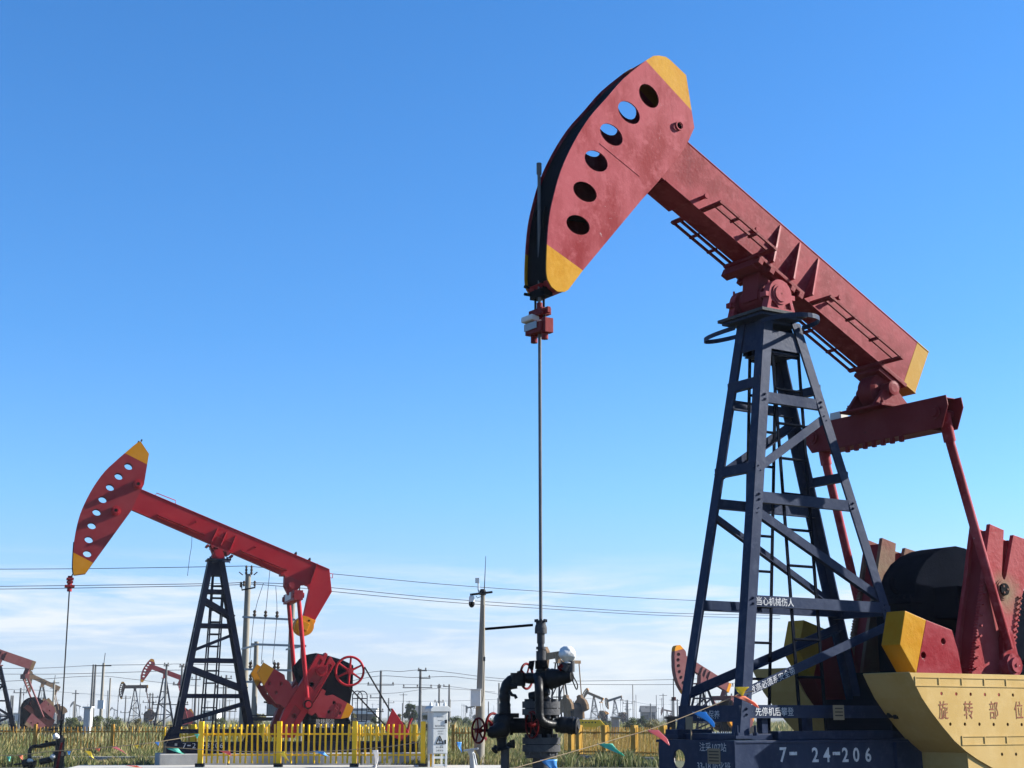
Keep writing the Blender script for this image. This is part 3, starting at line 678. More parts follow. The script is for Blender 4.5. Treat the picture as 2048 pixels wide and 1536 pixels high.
mb = MB(); mb.box(B.P(EU + .03, -.62, ezt + .05), B.f * .06, B.s * .09, V((0, 0, .045))); mb.build('sensor_box', CABM, big, .004)
# ---- pitman arms, cranks, weights
PINU, PINZ = B.loc(2026.7, 1330, 1.05); SHU, SHZ = B.loc(2006, 1179, .96)
for sg in (1, -1):
    mb = MB(); wp = .985
    top = B.P(EU, sg * .95, EZ - .10); bot = B.P(PINU + .02, sg * (wp + .04), PINZ + .17)
    mb.tube([top, bot], .052, 12); mb.tube([B.P(EU, sg * .95, EZ), top + (bot - top) * .085], .068, 12)
    mb.ngon(B, [(PINU + .115, PINZ - .02), (PINU + .10, PINZ + .30), (PINU + .02, PINZ + .42), (PINU - .07, PINZ + .36), (PINU - .16, PINZ + .02), (PINU - .10, PINZ - .12), (PINU + .06, PINZ - .12)], sg * (wp - .03), sg * (wp + .03))
    mb.build('pitman_arm', RED, big, .004)
    mb = MB(); mb.lathe(B.P(PINU, sg * .70, PINZ), B.s * sg, [(0, .07), (.25, .07), (.25, .125), (.37, .125), (.37, .085), (.40, .08), (.40, .02), (.41, .02)], 18)
    for k in range(6):
        t = k * math.pi / 3; mb.lathe(B.P(PINU + .11 * math.cos(t), sg * 1.04, PINZ + .11 * math.sin(t)), B.s * sg, [(0, .022), (.03, .022)], 6)
    mb.build('crank_pin', RED, big)
WC0, WC1 = .66, .95
RUSTN = paint('dusty_crank_red', (.50, .055, .062), (.60, .14, .145), (.26, .13, .09), .55, 1.8, 18, .5, stain=(tuple(B.P(SHU - .06, WC1, SHZ - .05)), .24, (.36, .25, .15)))
L = lambda x, y: B.loc(x, y, WC1)
right = [(2070, 1082), (2066, 1120), (2044, 1192.5), (2037, 1240), (2031, 1290), (2020, 1345)]
lft = [(1944, 1345), (1953.7, 1255), (1960, 1207), (1967, 1159), (1973, 1103), (1979.8, 1047.7)]
tooth = []
def teeth(pts, step=.032, amp=.014, sg=1):
    out = []
    for a, b in zip(pts[:-1], pts[1:]):
        d = (b[0] - a[0], b[1] - a[1]); Ln = math.hypot(*d); n = max(1, int(Ln / step)); nx, nz = -d[1] / Ln, d[0] / Ln
        for k in range(n):
            t0, t1, t2 = k / n, (k + .45) / n, (k + .5) / n
            out += [(a[0] + d[0] * t0, a[1] + d[1] * t0), (a[0] + d[0] * t1, a[1] + d[1] * t1), (a[0] + d[0] * t1 + sg * nx * amp, a[1] + d[1] * t1 + sg * nz * amp), (a[0] + d[0] * (k + .95) / n + sg * nx * amp, a[1] + d[1] * (k + .95) / n + sg * nz * amp)]
    out.append(pts[-1]); return out
lu_, ru_ = [L(*p) for p in lft], [L(*p) for p in right]
cdir = V((PINU - SHU, 0, PINZ - SHZ)).normalized()
def ext(p, d): return (p[0] + cdir.x * d, p[1] + cdir.z * d)
lo_l, lo_r = ext(lu_[0], .75), ext(ru_[-1], .75)
outer = [lo_l] + teeth([lu_[0], lu_[1], lu_[2], lu_[3]], sg=1) + lu_[4:] + [L(2008, 1060), L(2003.7, 1150), L(2008, 1161), L(2012, 1153), L(2026.7, 1069.6), L(2048, 1077)] + [ru_[0], ru_[1]] + teeth(ru_[2:5], sg=1) + [ru_[5], lo_r, ext(((lo_l[0] + lo_r[0]) / 2, (lo_l[1] + lo_r[1]) / 2), .14)]
plain = [lo_l] + lu_ + [L(2008, 1060), L(2003.7, 1150), L(2008, 1161), L(2012, 1153), L(2026.7, 1069.6), L(2048, 1077)] + ru_ + [lo_r, ext(((lo_l[0] + lo_r[0]) / 2, (lo_l[1] + lo_r[1]) / 2), .14)]
cx_, cz_ = sum(p[0] for p in plain) / len(plain), sum(p[1] for p in plain) / len(plain)
web = [(cx_ + (p[0] - cx_) * .86, cz_ + (p[1] - cz_) * .93) for p in plain]
CW_A = [(1810, 1221), (1853, 1240), (1904, 1260), (1916.8, 1303), (1925, 1350)]
cwt = [B.loc(x, y, 1.0) for x, y in CW_A]
cwl = [B.loc(1831, 1345, 1.0), B.loc(1799.7, 1289, 1.0)]
cw_poly = cwt + [(cwt[-1][0] - .05, cwt[-1][1] - .35), (cwl[0][0] - .55, cwl[0][1] - .55), (cwl[0][0] - .28, cwl[0][1] - .42)] + cwl
ycut = cutl(B, (1852, 1241), (1833, 1345), 1.0, (1800, 1280))
def reflect(poly):                        # mirrored across the crank's own axis
    d = V((cdir.x, cdir.z)); out = []
    for p in poly:
        r = V((p[0] - SHU, p[1] - SHZ)); a = r.dot(d); q = d * a * 2 - r; out.append((SHU + q.x, SHZ + q.y))
    return out
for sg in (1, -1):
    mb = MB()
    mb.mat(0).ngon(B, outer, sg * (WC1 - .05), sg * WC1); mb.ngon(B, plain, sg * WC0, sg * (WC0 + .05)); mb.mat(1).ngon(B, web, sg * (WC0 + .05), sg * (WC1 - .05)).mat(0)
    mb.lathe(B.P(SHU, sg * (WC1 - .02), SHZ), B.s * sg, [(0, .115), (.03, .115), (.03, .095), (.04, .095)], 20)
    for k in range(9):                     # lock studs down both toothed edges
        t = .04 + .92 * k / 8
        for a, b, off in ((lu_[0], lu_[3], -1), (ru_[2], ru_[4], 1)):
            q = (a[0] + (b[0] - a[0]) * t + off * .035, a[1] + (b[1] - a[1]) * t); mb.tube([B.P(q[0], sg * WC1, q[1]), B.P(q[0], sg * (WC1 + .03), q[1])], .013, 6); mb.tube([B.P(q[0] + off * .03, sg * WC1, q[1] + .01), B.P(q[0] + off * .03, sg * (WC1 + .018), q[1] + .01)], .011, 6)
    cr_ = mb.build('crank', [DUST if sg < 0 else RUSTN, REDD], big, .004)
    mb = MB(); mb.lathe(B.P(SHU, sg * (WC1 - .05), SHZ), B.s * sg, [(0, .068), (.092, .068)], 18)
    mb.mat(1)
    for k in range(3): t = 1 + k * 2.1; mb.lathe(B.P(SHU + .04 * math.cos(t), sg * (WC1 + .0425), SHZ + .04 * math.sin(t)), B.s * sg, [(0, .012), (.005, .012)], 8)
    mb.build('shaft_end', [BLACK, DUST], cr_)
    for poly, pc in ((cw_poly, ycut), (reflect(cw_poly), None)):
        main_ = poly is cw_poly
        if pc is None:
            r2 = reflect([pc_ for pc_ in (ycut[0], (ycut[0][0] + ycut[1][0], ycut[0][1] + ycut[1][1]))]); pc = (r2[0], (r2[1][0] - r2[0][0], r2[1][1] - r2[0][1]))
        hp = []
        if sg < 0 and main_: poly = [(u - .22, z) for u, z in poly]; pc = ((pc[0][0] - .22, pc[0][1]), pc[1])
        if sg > 0 and main_: hp = [circ(B.loc(1886.6, 1282.7, 1.0), .033, 12), circ(B.loc(1847, 1310.5, 1.0), .036, 12)]
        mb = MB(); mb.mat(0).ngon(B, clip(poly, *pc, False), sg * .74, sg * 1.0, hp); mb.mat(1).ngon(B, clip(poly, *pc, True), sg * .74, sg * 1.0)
        mb.build('counterweight', [CASTR, CASTY] if sg > 0 else [REDD, YELW], big, .016)  # far body's shade put into a darker red; far tip is a dustier yellow
Z_ = V((0, 0, 1))
# ---- gearbox, its stand and the drum cover
mb = MB()
GW = .27
dome = [B.loc(x, y, GW) for x, y in ((1830, 1185), (1832, 1160), (1838, 1143), (1852, 1121), (1870, 1106), (1892, 1096), (1912, 1092), (1932, 1097), (1952, 1110), (1970, 1130), (1984, 1160), (1990, 1190))]
body = dome + [(dome[-1][0] - .3, dome[-1][1] - .05), (dome[-1][0] - .35, 2.1), (dome[0][0] + .06, 2.1), (dome[0][0] + .07, dome[0][1] - .1)]
mb.ngon(B, body, -GW, GW)
mb.fbox(B, dome[0][0] - .1, dome[0][0] + .11, -GW - .03, GW + .03, dome[0][1] - .12, dome[0][1] - .06)
mb.fbox(B, SHU - .35, SHU + .35, -.62, .62, SHZ - .30, SHZ + .05)
for k in range(6): mb.lathe(B.P(dome[0][0] + .05, -.24 + k * .096, dome[0][1] - .058), Z_, [(0, .022), (.03, .022)], 6)
mb.fbox(B, SHU - 1.15, SHU - .36, -.34, .34, 2.1, SHZ + .02); mb.lathe(B.P(SHU - .75, -.5, SHZ - .35), B.s, [(0, .52), (.12, .52), (.12, .2), (.9, .2), (.9, .45), (1.0, .45)], 24)
gb = mb.build('gearbox', NAVY2, big, .02)
mb = MB(); mb.torus(B.P(dome[0][0] - .02, 0, dome[0][1] + .12), B.s, .10, .03, 14, 8, -.6, 2.2, ref=B.f); mb.build('lifting_hook', NAVY2, gb)
mb = MB(); mb.fbox(B, -4.2, -1.62, -.50, .50, ZS + .002, 2.1); mb.fbox(B, -1.615, -1.2, -.5, .5, ZS + .002, 1.8); mb.build('gearbox_stand', NAVY2, big, .01)
mb = MB(); mb.fbox(B, -5.0, -4.3, -.35, .35, ZS + .002, 2.0); mb.lathe(B.P(-4.6, .36, 1.75), B.s, [(0, .12), (.12, .12)], 16); mb.build('motor', DKMET, big, .02)
# ---- its footing
mb = MB(); mb.fbox(B, -5.6, 1.5, -1.0, 1.0, -.1, .418)
tag(mb.build('concrete_footing', CONC, None, .02, B.P(-2, 0, 0)), 'wide concrete footing beneath the largest pumping unit', 'footing')
# ------------------------------------------------------------------ cream guards round the cranks
def guard(sg, label):
    root = empty('crank_guard', B.P(-1.5, sg * .9, 0), label, 'guard', 'moulded crank guards')
    W1, W0 = 1.22, .57
    rc = [(1819.4, 1348), (1829.8, 1367.8), (1843.7, 1395.6), (1862.3, 1423.4), (1885.5, 1453.6), (1908.7, 1481.4), (1931.9, 1502.3), (1955, 1518.5), (1983, 1534.7)]
    c = [B.loc(x, y, W1) for x, y in rc]; zt_ = c[0][1] + .015
    c[0] = (c[0][0], zt_)
    if sg < 0: c = [(u - .06, z + .09) for u, z in c]; zt_ += .09
    last = c[-1]; uc = last[0] - .75; zb2 = last[1] - .16
    c += [(last[0] - .22, last[1] - .085), (last[0] - .48, last[1] - .135), (uc, zb2)]
    full = c + [(2 * uc - u, z) for u, z in c[::-1][1:]]
    full = full[::-1]
    hs = []
    if sg > 0:
        for x, y in ((790, 893), (917, 897), (1041, 899), (1164, 902), (1285, 904), (1406, 906), (866, 1157), (992, 1157), (1117, 1158), (1240, 1160), (1361, 1160), (1481, 1161), (1312, 1417), (1433, 1417)):
            hs.append(circ(B.loc(1700 + x / 4.313, 1180 + y / 4.313, W1), .0185, 10))
    mb = MB(); mb.ngon(B, full, sg * (W1 - .012), sg * W1, hs); sheet = mb.build('side_sheet', GUARD, root, .004)
    mb = MB(); th = .014
    n = len(full)
    for i in range(n - 1):                 # the flange follows the curved edge
        a, b = full[i], full[i + 1]; d = V((b[0] - a[0], 0, b[1] - a[1])).normalized(); q = (-d.z, d.x)
        if (uc - a[0]) * q[0] + (zt_ - a[1]) * q[1] < 0: q = (-q[0], -q[1])
        mb.ngon(B, [a, b, (b[0] + q[0] * th, b[1] + q[1] * th), (a[0] + q[0] * th, a[1] + q[1] * th)], sg * W0, sg * (W1 - .0125))
    mb.build('curved_flange', GUARD, root)
    mb = MB(); i = 7
    us = B.loc(1841, 1503, W0)[0]
    for du in (0, 2 * (uc - us)):
        u = us + du; s2 = 1 if du == 0 else -1; mb = MB()
        mb.ngon(B, [(u, c[6][1] + .0), (u - s2 * .05, .0), (u - s2 * .12, .0), (u - s2 * .55, c[8][1] - .06)], sg * W0, sg * (W1 - .02)); mb.build('support_leg', GUARD, root, .006)
    if sg > 0:
        mb = MB()
        def emb(x0, y0, x1, y1, ns):
            (ua, za), (ub_, zb3) = B.loc(1700 + x0 / 4.313, 1180 + y0 / 4.313, W1), B.loc(1700 + x1 / 4.313, 1180 + y1 / 4.313, W1)
            za = zb3 = za
            hh = .085
            mb.box(B.P((ua + ub_) / 2, W1 + .003, za), B.f * ((ua - ub_) / 2), B.s * .004, V((0, 0, .006))); mb.box(B.P((ua + ub_) / 2, W1 + .003, za - hh), B.f * ((ua - ub_) / 2), B.s * .004, V((0, 0, .006)))
            for k in range(ns + 1): mb.box(B.P(ua + (ub_ - ua) * k / ns, W1 + .003, za - hh / 2), B.f * .006, B.s * .0045, V((0, 0, hh / 2 + .006)))
        emb(560, 750, 560 + 187 * 8, 760, 8); emb(965, 1262, 965 + 186 * 5, 1268, 5)
        mb.build('moulded_frame', GUARD, sheet)
        for ch, x in (('旋', 805), ('转', 1022), ('部', 1240), ('位', 1455)):
            u, z = B.loc(1700 + x / 4.313, 1180 + 1035 / 4.313, W1)
            text_part(ch, B.P(u, W1 + .001, z), -B.f, V((0, 0, 1)), .185, RLET, sheet, 'lettering', .74, .002)
    mb = MB(); u, z = B.loc(1776, 1431, W0); mb.lathe(B.P(u + .0, sg * (W0 + .05), z), B.f, [(0, .03), (.05, .03)], 6); mb.lathe(B.P(u - .02, sg * (W0 + .12), z - .01), B.f, [(0, .03), (.05, .03)], 6)
    mb.build('bolt', DKMET, root)
    return root
guard(1, 'cream boat shaped crank guard lettered in red, in front of the near counterweight')
guard(-1, 'cream crank guard seen through the big tower, shaded and without any lettering')
# ------------------------------------------------------------------ the pumping unit on the left
A_L = 17
_s = V((math.sin(math.radians(A_L)), -math.cos(math.radians(A_L)), 0))
_p = at(437, 1108, 52 - .33) - _s * .33
Lf = Frame(A_L, (_p.x, _p.y, 0)); LPZ = _p.z
lft_ = empty('pumping_unit', (Lf.O.x, Lf.O.y, 0), 'clean bright red pumping unit with a drooping counterweight tail, on concrete inside the yellow fence', 'pumpjack', 'pumping units')
def c1(x, y): return 100 + x / 4.518, 860 + y / 4.518
def c2(x, y): return 380 + x / 5.12, 1000 + y / 5.12
def c8(x, y): return 480 + x / 7.314, 1280 + y / 7.314
HWL = .18
frontL = smooth_line([(281.5, 883), (273, 886.6), (250.5, 905.4), (232.8, 920.9), (208.5, 944), (186.3, 975), (168.6, 1008.3), (157.5, 1037), (149.8, 1072.5), (147, 1103.5), (145.8, 1134.5), (147.6, 1150)], 3)
restL = [(170.8, 1147), (186.3, 1125.6), (262.7, 1020.5), (288, 968.5), (298, 907.6)]
HL = [Lf.loc(x, y, HWL) for x, y in frontL + restL]
holesL = [hole_poly(Lf, *c1(x, y), 25 - i * 1.5, 8.7, 6.6, HWL, 16, 2.0) for i, (x, y) in enumerate(((710, 328), (621, 418), (543, 518), (476, 628), (422, 743), (378, 865), (351, 990), (337, 1118)))]
mb = head_mesh(Lf, HL, holesL, HWL, cutl(Lf, (248.3, 905.4), (293.7, 928.6), HWL, (280, 890)), cutl(Lf, (147, 1105), (186, 1125.6), HWL, (155, 1140)), set(range(2, len(frontL) - 1)))
headL = mb.build('horsehead', [LREDH, LYEL, LREDH], lft_)
for x, y in ((276.6, 967.8), (232, 1020.7)):
    u, z = Lf.loc(x, y, HWL + .12); mb = MB()
    mb.lathe(Lf.P(u, HWL + .001, z), Lf.s, [(0, .17), (.05, .17), (.05, .15), (.10, .145), (.10, .11), (.17, .10), (.17, .06)], 20); mb.mat(1).lathe(Lf.P(u, HWL + .1715, z), Lf.s, [(0, .055), (.003, .055)], 12)
    mb.build('hinge_boss', [LRED, HOLE], headL)
mb = MB()
for px, py in ((277, 884), (283, 881)):
    u, z = Lf.loc(px, py, 0); mb.tube([Lf.P(u, -.1, z), Lf.P(u, .1, z)], .03, 6)
mb.build('rope_keeper', DKMET, headL)
# beam with its drooping tail
bt0, bt1 = Lf.loc(283.7, 979.5, .15), Lf.loc(659.3, 1139, .15); bb0, bb1 = Lf.loc(262, 1017, .15), Lf.loc(616, 1171, .15)
ubl = V((bt0[0] - bt1[0], 0, bt0[1] - bt1[1])).normalized(); UBL = Lf.f * ubl.x + V((0, 0, ubl.z)); NBL = Lf.f * -ubl.z + V((0, 0, ubl.x))
def ext2(p, d): return (p[0] + ubl.x * d, p[1] + ubl.z * d)
tail = [Lf.loc(x, y, .15) for x, y in ((664, 1183.6), (628, 1245), (606, 1238), (619, 1178))]
mb = MB(); webp = [ext2(bt0, .35), bt1, tail[0], tail[1], tail[2], tail[3], bb1, ext2(bb0, .35)]
mb.ngon(Lf, webp, -.135, .135)
mb.bar(Lf.P(ext2(bt0, .3)[0], 0, ext2(bt0, .3)[1]) + NBL * .008, Lf.P(bt1[0], 0, bt1[1]) + NBL * .008, .30, .016, NBL)
mb.bar(Lf.P(ext2(bb0, .3)[0], 0, ext2(bb0, .3)[1]) - NBL * .008, Lf.P(bb1[0], 0, bb1[1]) - NBL * .008, .30, .016, NBL)
beamL = mb.build('walking_beam', LRED, lft_, .008)
cw_c = Lf.loc(608.5, 1252, .2); mb = MB()
mb.lathe(Lf.P(cw_c[0], -.26, cw_c[1]), Lf.s, [(0, .33), (.49, .33), (.49, .30), (.52, .30)], 24)
mb.box(Lf.P(cw_c[0], .30, cw_c[1] + .0), Lf.f * .12 + V((0, 0, .06)), Lf.s * .05, V((0, 0, .12)) - Lf.f * .05)
ny = [Lf.loc(x, y, .15) for x, y in ((606.5, 1231), (632, 1241), (622, 1262), (600, 1252))]
mb.ngon(Lf, ny, -.16, .16)
mb.build('tail_weight', LYEL, beamL, .01)
mb = MB(); p = Lf.loc(617.5, 1241.5, .2); mb.lathe(Lf.P(p[0], .2605, p[1]), Lf.s, [(0, .035), (.006, .035)], 10); mb.build('weight_hole', HOLE, beamL)
# ribs on the beam (three at the saddle, one near the tail)
for (tx, ty), (bx, by) in (((436.5, 1056.5), (423.5, 1083.5)), ((454, 1064.5), (441.5, 1092)), ((472.5, 1072), (460.5, 1100))):
    for sg in (1, -1):
        t, b = Lf.loc(tx, ty, .15), Lf.loc(bx, by, .15); mb = MB()
        mb.prism([Lf.P(t[0], sg * .136, t[1]), Lf.P(t[0], sg * .20, t[1]), Lf.P(b[0], sg * .33, b[1]), Lf.P(b[0], sg * .136, b[1])], UBL * .02); mb.build('gusset_rib', LRED, beamL)
a_, b_ = Lf.loc(430, 1070, .26), Lf.loc(467, 1085.5, .26); mb = MB(); mb.bar(Lf.P(a_[0], .24, a_[1]), Lf.P(b_[0], .24, b_[1]), .02, .02); mb.build('tie_rod', LRED, beamL)
for sg in (1, -1):
    t, b = Lf.loc(634, 1128, .15), Lf.loc(620, 1168, .15); mb = MB(); mb.prism([Lf.P(t[0], sg * .136, t[1]), Lf.P(t[0], sg * .30, t[1]), Lf.P(b[0], sg * .30, b[1]), Lf.P(b[0], sg * .136, b[1])], UBL * .02); mb.build('gusset_rib', LRED, beamL)
# loops and little fittings along the top edge, pegs, long foot ledges
for x, y in ((398, 1025), (511, 1072), (577, 1100)):
    u, z = Lf.loc(x, y + 2, 0); mb = MB(); mb.torus(Lf.P(u, 0, z - .03), Lf.s, .13, .018, 12, 6, 0, math.pi, ref=UBL); mb.build('lifting_ring', LRED, beamL)
q = [Lf.loc(x, y, 0) for x, y in ((311, 991), (313, 986), (351.5, 1001), (351, 1007))]; mb = MB(); mb.tube([Lf.P(u, 0, z) for u, z in q], .014, 6); mb.build('grab_rail', LRED, beamL)
q = [Lf.loc(x, y, 0) for x, y in ((660, 1147), (665.5, 1147.5), (665, 1156), (661, 1155.5))]; mb = MB(); mb.tube([Lf.P(u, 0, z) for u, z in q], .014, 6); mb.build('grab_rail', LRED, beamL)
for x, y in ((590, 1107.5), (617.5, 1119.5)):
    u, z = Lf.loc(x, y, 0); mb = MB(); mb.lathe(Lf.P(u, 0, z - .06), NBL, [(0, .05), (.08, .05), (.14, .015)], 8); mb.build('grease_cup', DKMET, beamL)
for x, y in ((393.5, 1042), (512.5, 1093)):
    u, z = Lf.loc(x, y, .3); mb = MB(); mb.lathe(Lf.P(u, .136, z), Lf.s, [(0, .035), (.20, .035), (.20, .05), (.24, .05)], 8); mb.build('rail_peg', LRED, beamL)
for (x0, y0), (x1, y1) in (((317, 1028.5), (408, 1066)), ((484, 1100), (574, 1138))):
    a_, b_ = Lf.loc(x0, y0, .4), Lf.loc(x1, y1, .4)
    for sg in (1, -1):
        mb = MB(); mb.bar(Lf.P(a_[0], sg * .38, a_[1]), Lf.P(b_[0], sg * .38, b_[1]), .03, .07, NBL); mb.bar(Lf.P(a_[0], sg * .25, a_[1]) - NBL * .03, Lf.P(b_[0], sg * .25, b_[1]) - NBL * .03, .22, .012, NBL)
        for t in (0, .5, 1):
            c = Lf.P(a_[0] + (b_[0] - a_[0]) * t, 0, a_[1] + (b_[1] - a_[1]) * t); mb.bar(c + Lf.s * (sg * .136), c + Lf.s * (sg * .42), .06, .06, NBL)
        mb.build('foot_rail', LRED, lft_)
mb = MB(); u, z = Lf.loc(383.5, 1072, 0); mb.tube([Lf.P(u, .1, z), Lf.P(u + .0, .1, z - .35), Lf.P(u + .05, .1, z - .75), Lf.P(u + .09, .1, z - 1.35)], .008, 5); mb.build('loose_cable', CABLEM, beamL)
# saddle and bearing
mb = MB(); s0, s1 = Lf.loc(422, 1087, .2), Lf.loc(462, 1104.5, .2)
mb.bar(Lf.P(s0[0], 0, s0[1]) - NBL * .05, Lf.P(s1[0], 0, s1[1]) - NBL * .05, .60, .05, NBL)
for t in (-.1, .12, .88, 1.1):
    c = Lf.P(s0[0] + (s1[0] - s0[0]) * t, 0, s0[1] + (s1[1] - s0[1]) * t) - NBL * .11; mb.box(c, UBL * .04, Lf.s * .33, NBL * .03)
mb.prism([Lf.P(s0[0], -.2, s0[1]) - NBL * .08, Lf.P(s1[0] + .1, -.2, s1[1]) - NBL * .08, Lf.P(-.16, -.2, LPZ), Lf.P(.16, -.2, LPZ)], Lf.s * .4)
mb.build('saddle', LREDH, lft_)
ztl = Lf.loc(437, 1117.5, .3)[1]
for sg in (1, -1):
    mb = MB(); arch = [(-.22, ztl + .002), (-.20, LPZ - .04)] + [(.17 * math.cos(t), LPZ + .17 * math.sin(t)) for t in [math.pi - math.pi * k / 12 for k in range(13)]] + [(.20, LPZ - .04), (.22, ztl + .002)]
    mb.ngon(Lf, arch, *sorted((sg * .24, sg * .34))); mb.lathe(Lf.P(0, sg * .341, LPZ), Lf.s * sg, [(0, .11), (.03, .11)], 16); mb.build('bearing_housing', LRED, lft_)
# tower
def tpt(x, y): return 300 + x / 3.523, 1100 + y / 3.523
WTOP, WBOT, ZLT = .26, .62, ztl - .06
FT, FB = Lf.loc(416.4, 1124, WTOP), Lf.loc(345.4, 1478, WBOT); RT, RB = Lf.loc(450.4, 1128.4, WTOP), Lf.loc(513, 1478, WBOT)
ZLB = .62 + .0
def lin(p0, p1, z): return p0[0] + (p1[0] - p0[0]) * (z - p0[1]) / (p1[1] - p0[1])
def ltf(z): return lin(FT, FB, z)
def ltr(z): return lin(RT, RB, z)
def ltw(z): return WTOP + (WBOT - WTOP) * (ZLT - z) / (ZLT - FB[1])
SKZ = Lf.loc(500, 1484, .65)[1]; SKB = Lf.loc(500, 1507, .65)[1]; ZLB = SKZ
for fx, sg in ((ltf, 1), (ltf, -1), (ltr, 1), (ltr, -1)):
    du = -1 if fx is ltf else 1; mb = MB()
    for (a0, a1, b0, b1) in ((0, .19, 0, .02), (0, .02, .02, .17)):
        vs = [Lf.P(fx(z) + du * a, sg * (ltw(z) - b), z) for z in (ZLB, ZLT) for a, b in ((a0, b0), (a1, b0), (a1, b1), (a0, b1))]
        mb.add(vs, [(0, 1, 2, 3), (7, 6, 5, 4), (0, 4, 5, 1), (1, 5, 6, 2), (2, 6, 7, 3), (3, 7, 4, 0)])
    mb.box(Lf.P(fx(ZLB) + du * .08, sg * (ltw(ZLB) - .08), ZLB + .02), Lf.f * .22, Lf.s * .16, V((0, 0, .02)))
    mb.prism([Lf.P(fx(ZLB) - du * .20, sg * (ltw(ZLB) - .02), ZLB + .04), Lf.P(fx(ZLB) + du * .3, sg * (ltw(ZLB) - .02), ZLB + .04), Lf.P(fx(ZLB) + du * .05, sg * (ltw(ZLB) - .02), ZLB + .55)], Lf.s * .015)
    mb.build('tower_leg', LNAVY, lft_)
def lz(y): return Lf.loc(*tpt(450, y), .45)[1]
def lbar(mb, u0, z0, u1, z1, sg, h):
    p0, p1 = Lf.P(u0, sg * (ltw(z0) - .024), z0), Lf.P(u1, sg * (ltw(z1) - .024), z1); d = (p1 - p0).normalized(); n = Lf.s * sg; n = (n - d * n.dot(d)).normalized(); up = d.cross(n)
    mb.box((p0 + p1) / 2 - n * .02, (p1 - p0) / 2, n * .02, up * (h / 2))
for sg in (1, -1):
    for y in (288, 530, 777, 1028, 1277):
        z = lz(y); mb = MB(); lbar(mb, ltf(z) - .02, z, ltr(z) + .02, z, sg, .13); mb.build('tower_brace', LNAVY, lft_)
    for (x0, y0), (x1, y1), h in (((400, 338), (550, 475), .18), ((325, 715), (572, 585), .10), ((305, 825), (640, 985), .18), ((222, 1228), (652, 1075), .12)):
        z0, z1 = Lf.loc(*tpt(x0, y0), .4)[1], Lf.loc(*tpt(x1, y1), .4)[1]; mb = MB(); lbar(mb, ltf(z0) - .02, z0, ltr(z1) + .02, z1, sg, h); mb.build('tower_brace', LNAVY, lft_)
for fx in (ltf, ltr):
    for y in (300, 560, 800, 1050, 1270):
        z = lz(y); mb = MB(); mb.box(Lf.P(fx(z) + (-.03 if fx is ltf else .03), 0, z), Lf.f * .015, Lf.s * (ltw(z) - .02), V((0, 0, .06))); mb.build('tower_brace', LNAVY, lft_)
mb = MB(); mb.fbox(Lf, -.42, .36, -.40, .42, ztl - .05, ztl); mb.fbox(Lf, ltr(ZLT) + .02, ltf(ZLT) - .02, -.25, .25, ZLT - .5, ZLT + .005)
for x in (-.30, .26): mb.lathe(Lf.P(x, .36, ztl), V((0, 0, 1)), [(0, .04), (.06, .04)], 6)
mb.build('tower_cap', LNAVY, lft_)
for sg, (px, py) in ((1, (452, 1123)), (-1, (408, 1137))):
    mb = MB(); z = Lf.loc(px, py, sg * .6)[1]; pts = [(-.05 - .3 * math.cos(math.pi * k / 12), .25 + .5 * math.sin(math.pi * k / 12)) for k in range(13)]
    for (u0, w0), (u1, w1) in zip(pts[:-1], pts[1:]): mb.bar(Lf.P(u0 - .05 * sg, sg * w0, z), Lf.P(u1 - .05 * sg, sg * w1, z), .01, .06, V((0, 0, 1)))
    mb.build('safety_hoop', LNAVY, lft_)
for sg in (1, -1):
    mb = MB(); zz0, zz1 = SKZ + .05, ztl - .55
    for uo in (-.2, .2):
        mb.bar(Lf.P(uo + .1 + .0, sg * (ltw(zz0) - .12), zz0), Lf.P(uo * .9 - .06, sg * (ltw(zz1) - .12), zz1), .05, .02, Lf.s)
    z = zz0 + .25
    while z < zz1:
        c = .1 - .16 * (z - zz0) / (zz1 - zz0); mb.tube([Lf.P(c - .2, sg * (ltw(z) - .12), z), Lf.P(c + .2, sg * (ltw(z) - .12), z)], .02, 5); z += .40
    mb.build('ladder', LNAVY, lft_)
# skid
SU0, SU1 = Lf.loc(333, 1495, .66)[0], Lf.loc(836, 1495, .66)[0]
mb = MB()
for sg in (1, -1):
    mb.fbox(Lf, SU1, SU0, sg * .64 - .015, sg * .64 + .015, SKB, SKZ - .03); mb.fbox(Lf, SU1, SU0, sg * .60 - .08, sg * .60 + .08, SKZ - .03, SKZ - .001)
for u in (SU0 - .01, SU1 + .01): mb.fbox(Lf, u - .015, u + .015, -.62, .62, SKB, SKZ - .031)
for k in range(6): u = SU1 + (SU0 - SU1) * k / 5; mb.fbox(Lf, u - .012, u + .012, .656, .70, SKB, SKZ - .031)
skl = mb.build('base_skid', LNAVY, lft_, .006)
def ltxt(t, px, py, w, h, par, sq=1): u, z = Lf.loc(px, py, w); return text_part(t, Lf.P(u, w + .001, z), -Lf.f, V((0, 0, 1)), h, WLET, par, 'lettering', sq, .003)
for t, px in (('7', 369), ('-', 378), ('2', 388), ('-', 407), ('3', 416), ('2', 425), ('0', 434), ('6', 443)):
    if t == '-':
        u, z = Lf.loc(px, 1491, .66); mb = MB(); mb.box(Lf.P(u, .659, z), Lf.f * .05, Lf.s * .002, V((0, 0, .018))); mb.build('lettering', WLET, skl)
    else: ltxt(t, px, 1491, .655, .17, skl)
u, z = Lf.loc(352, 1489, .66); mb = MB(); mb.box(Lf.P(u, .658, z), Lf.f * .04, Lf.s * .002, V((0, 0, .04))); mb.build('name_plate', GALV, skl)
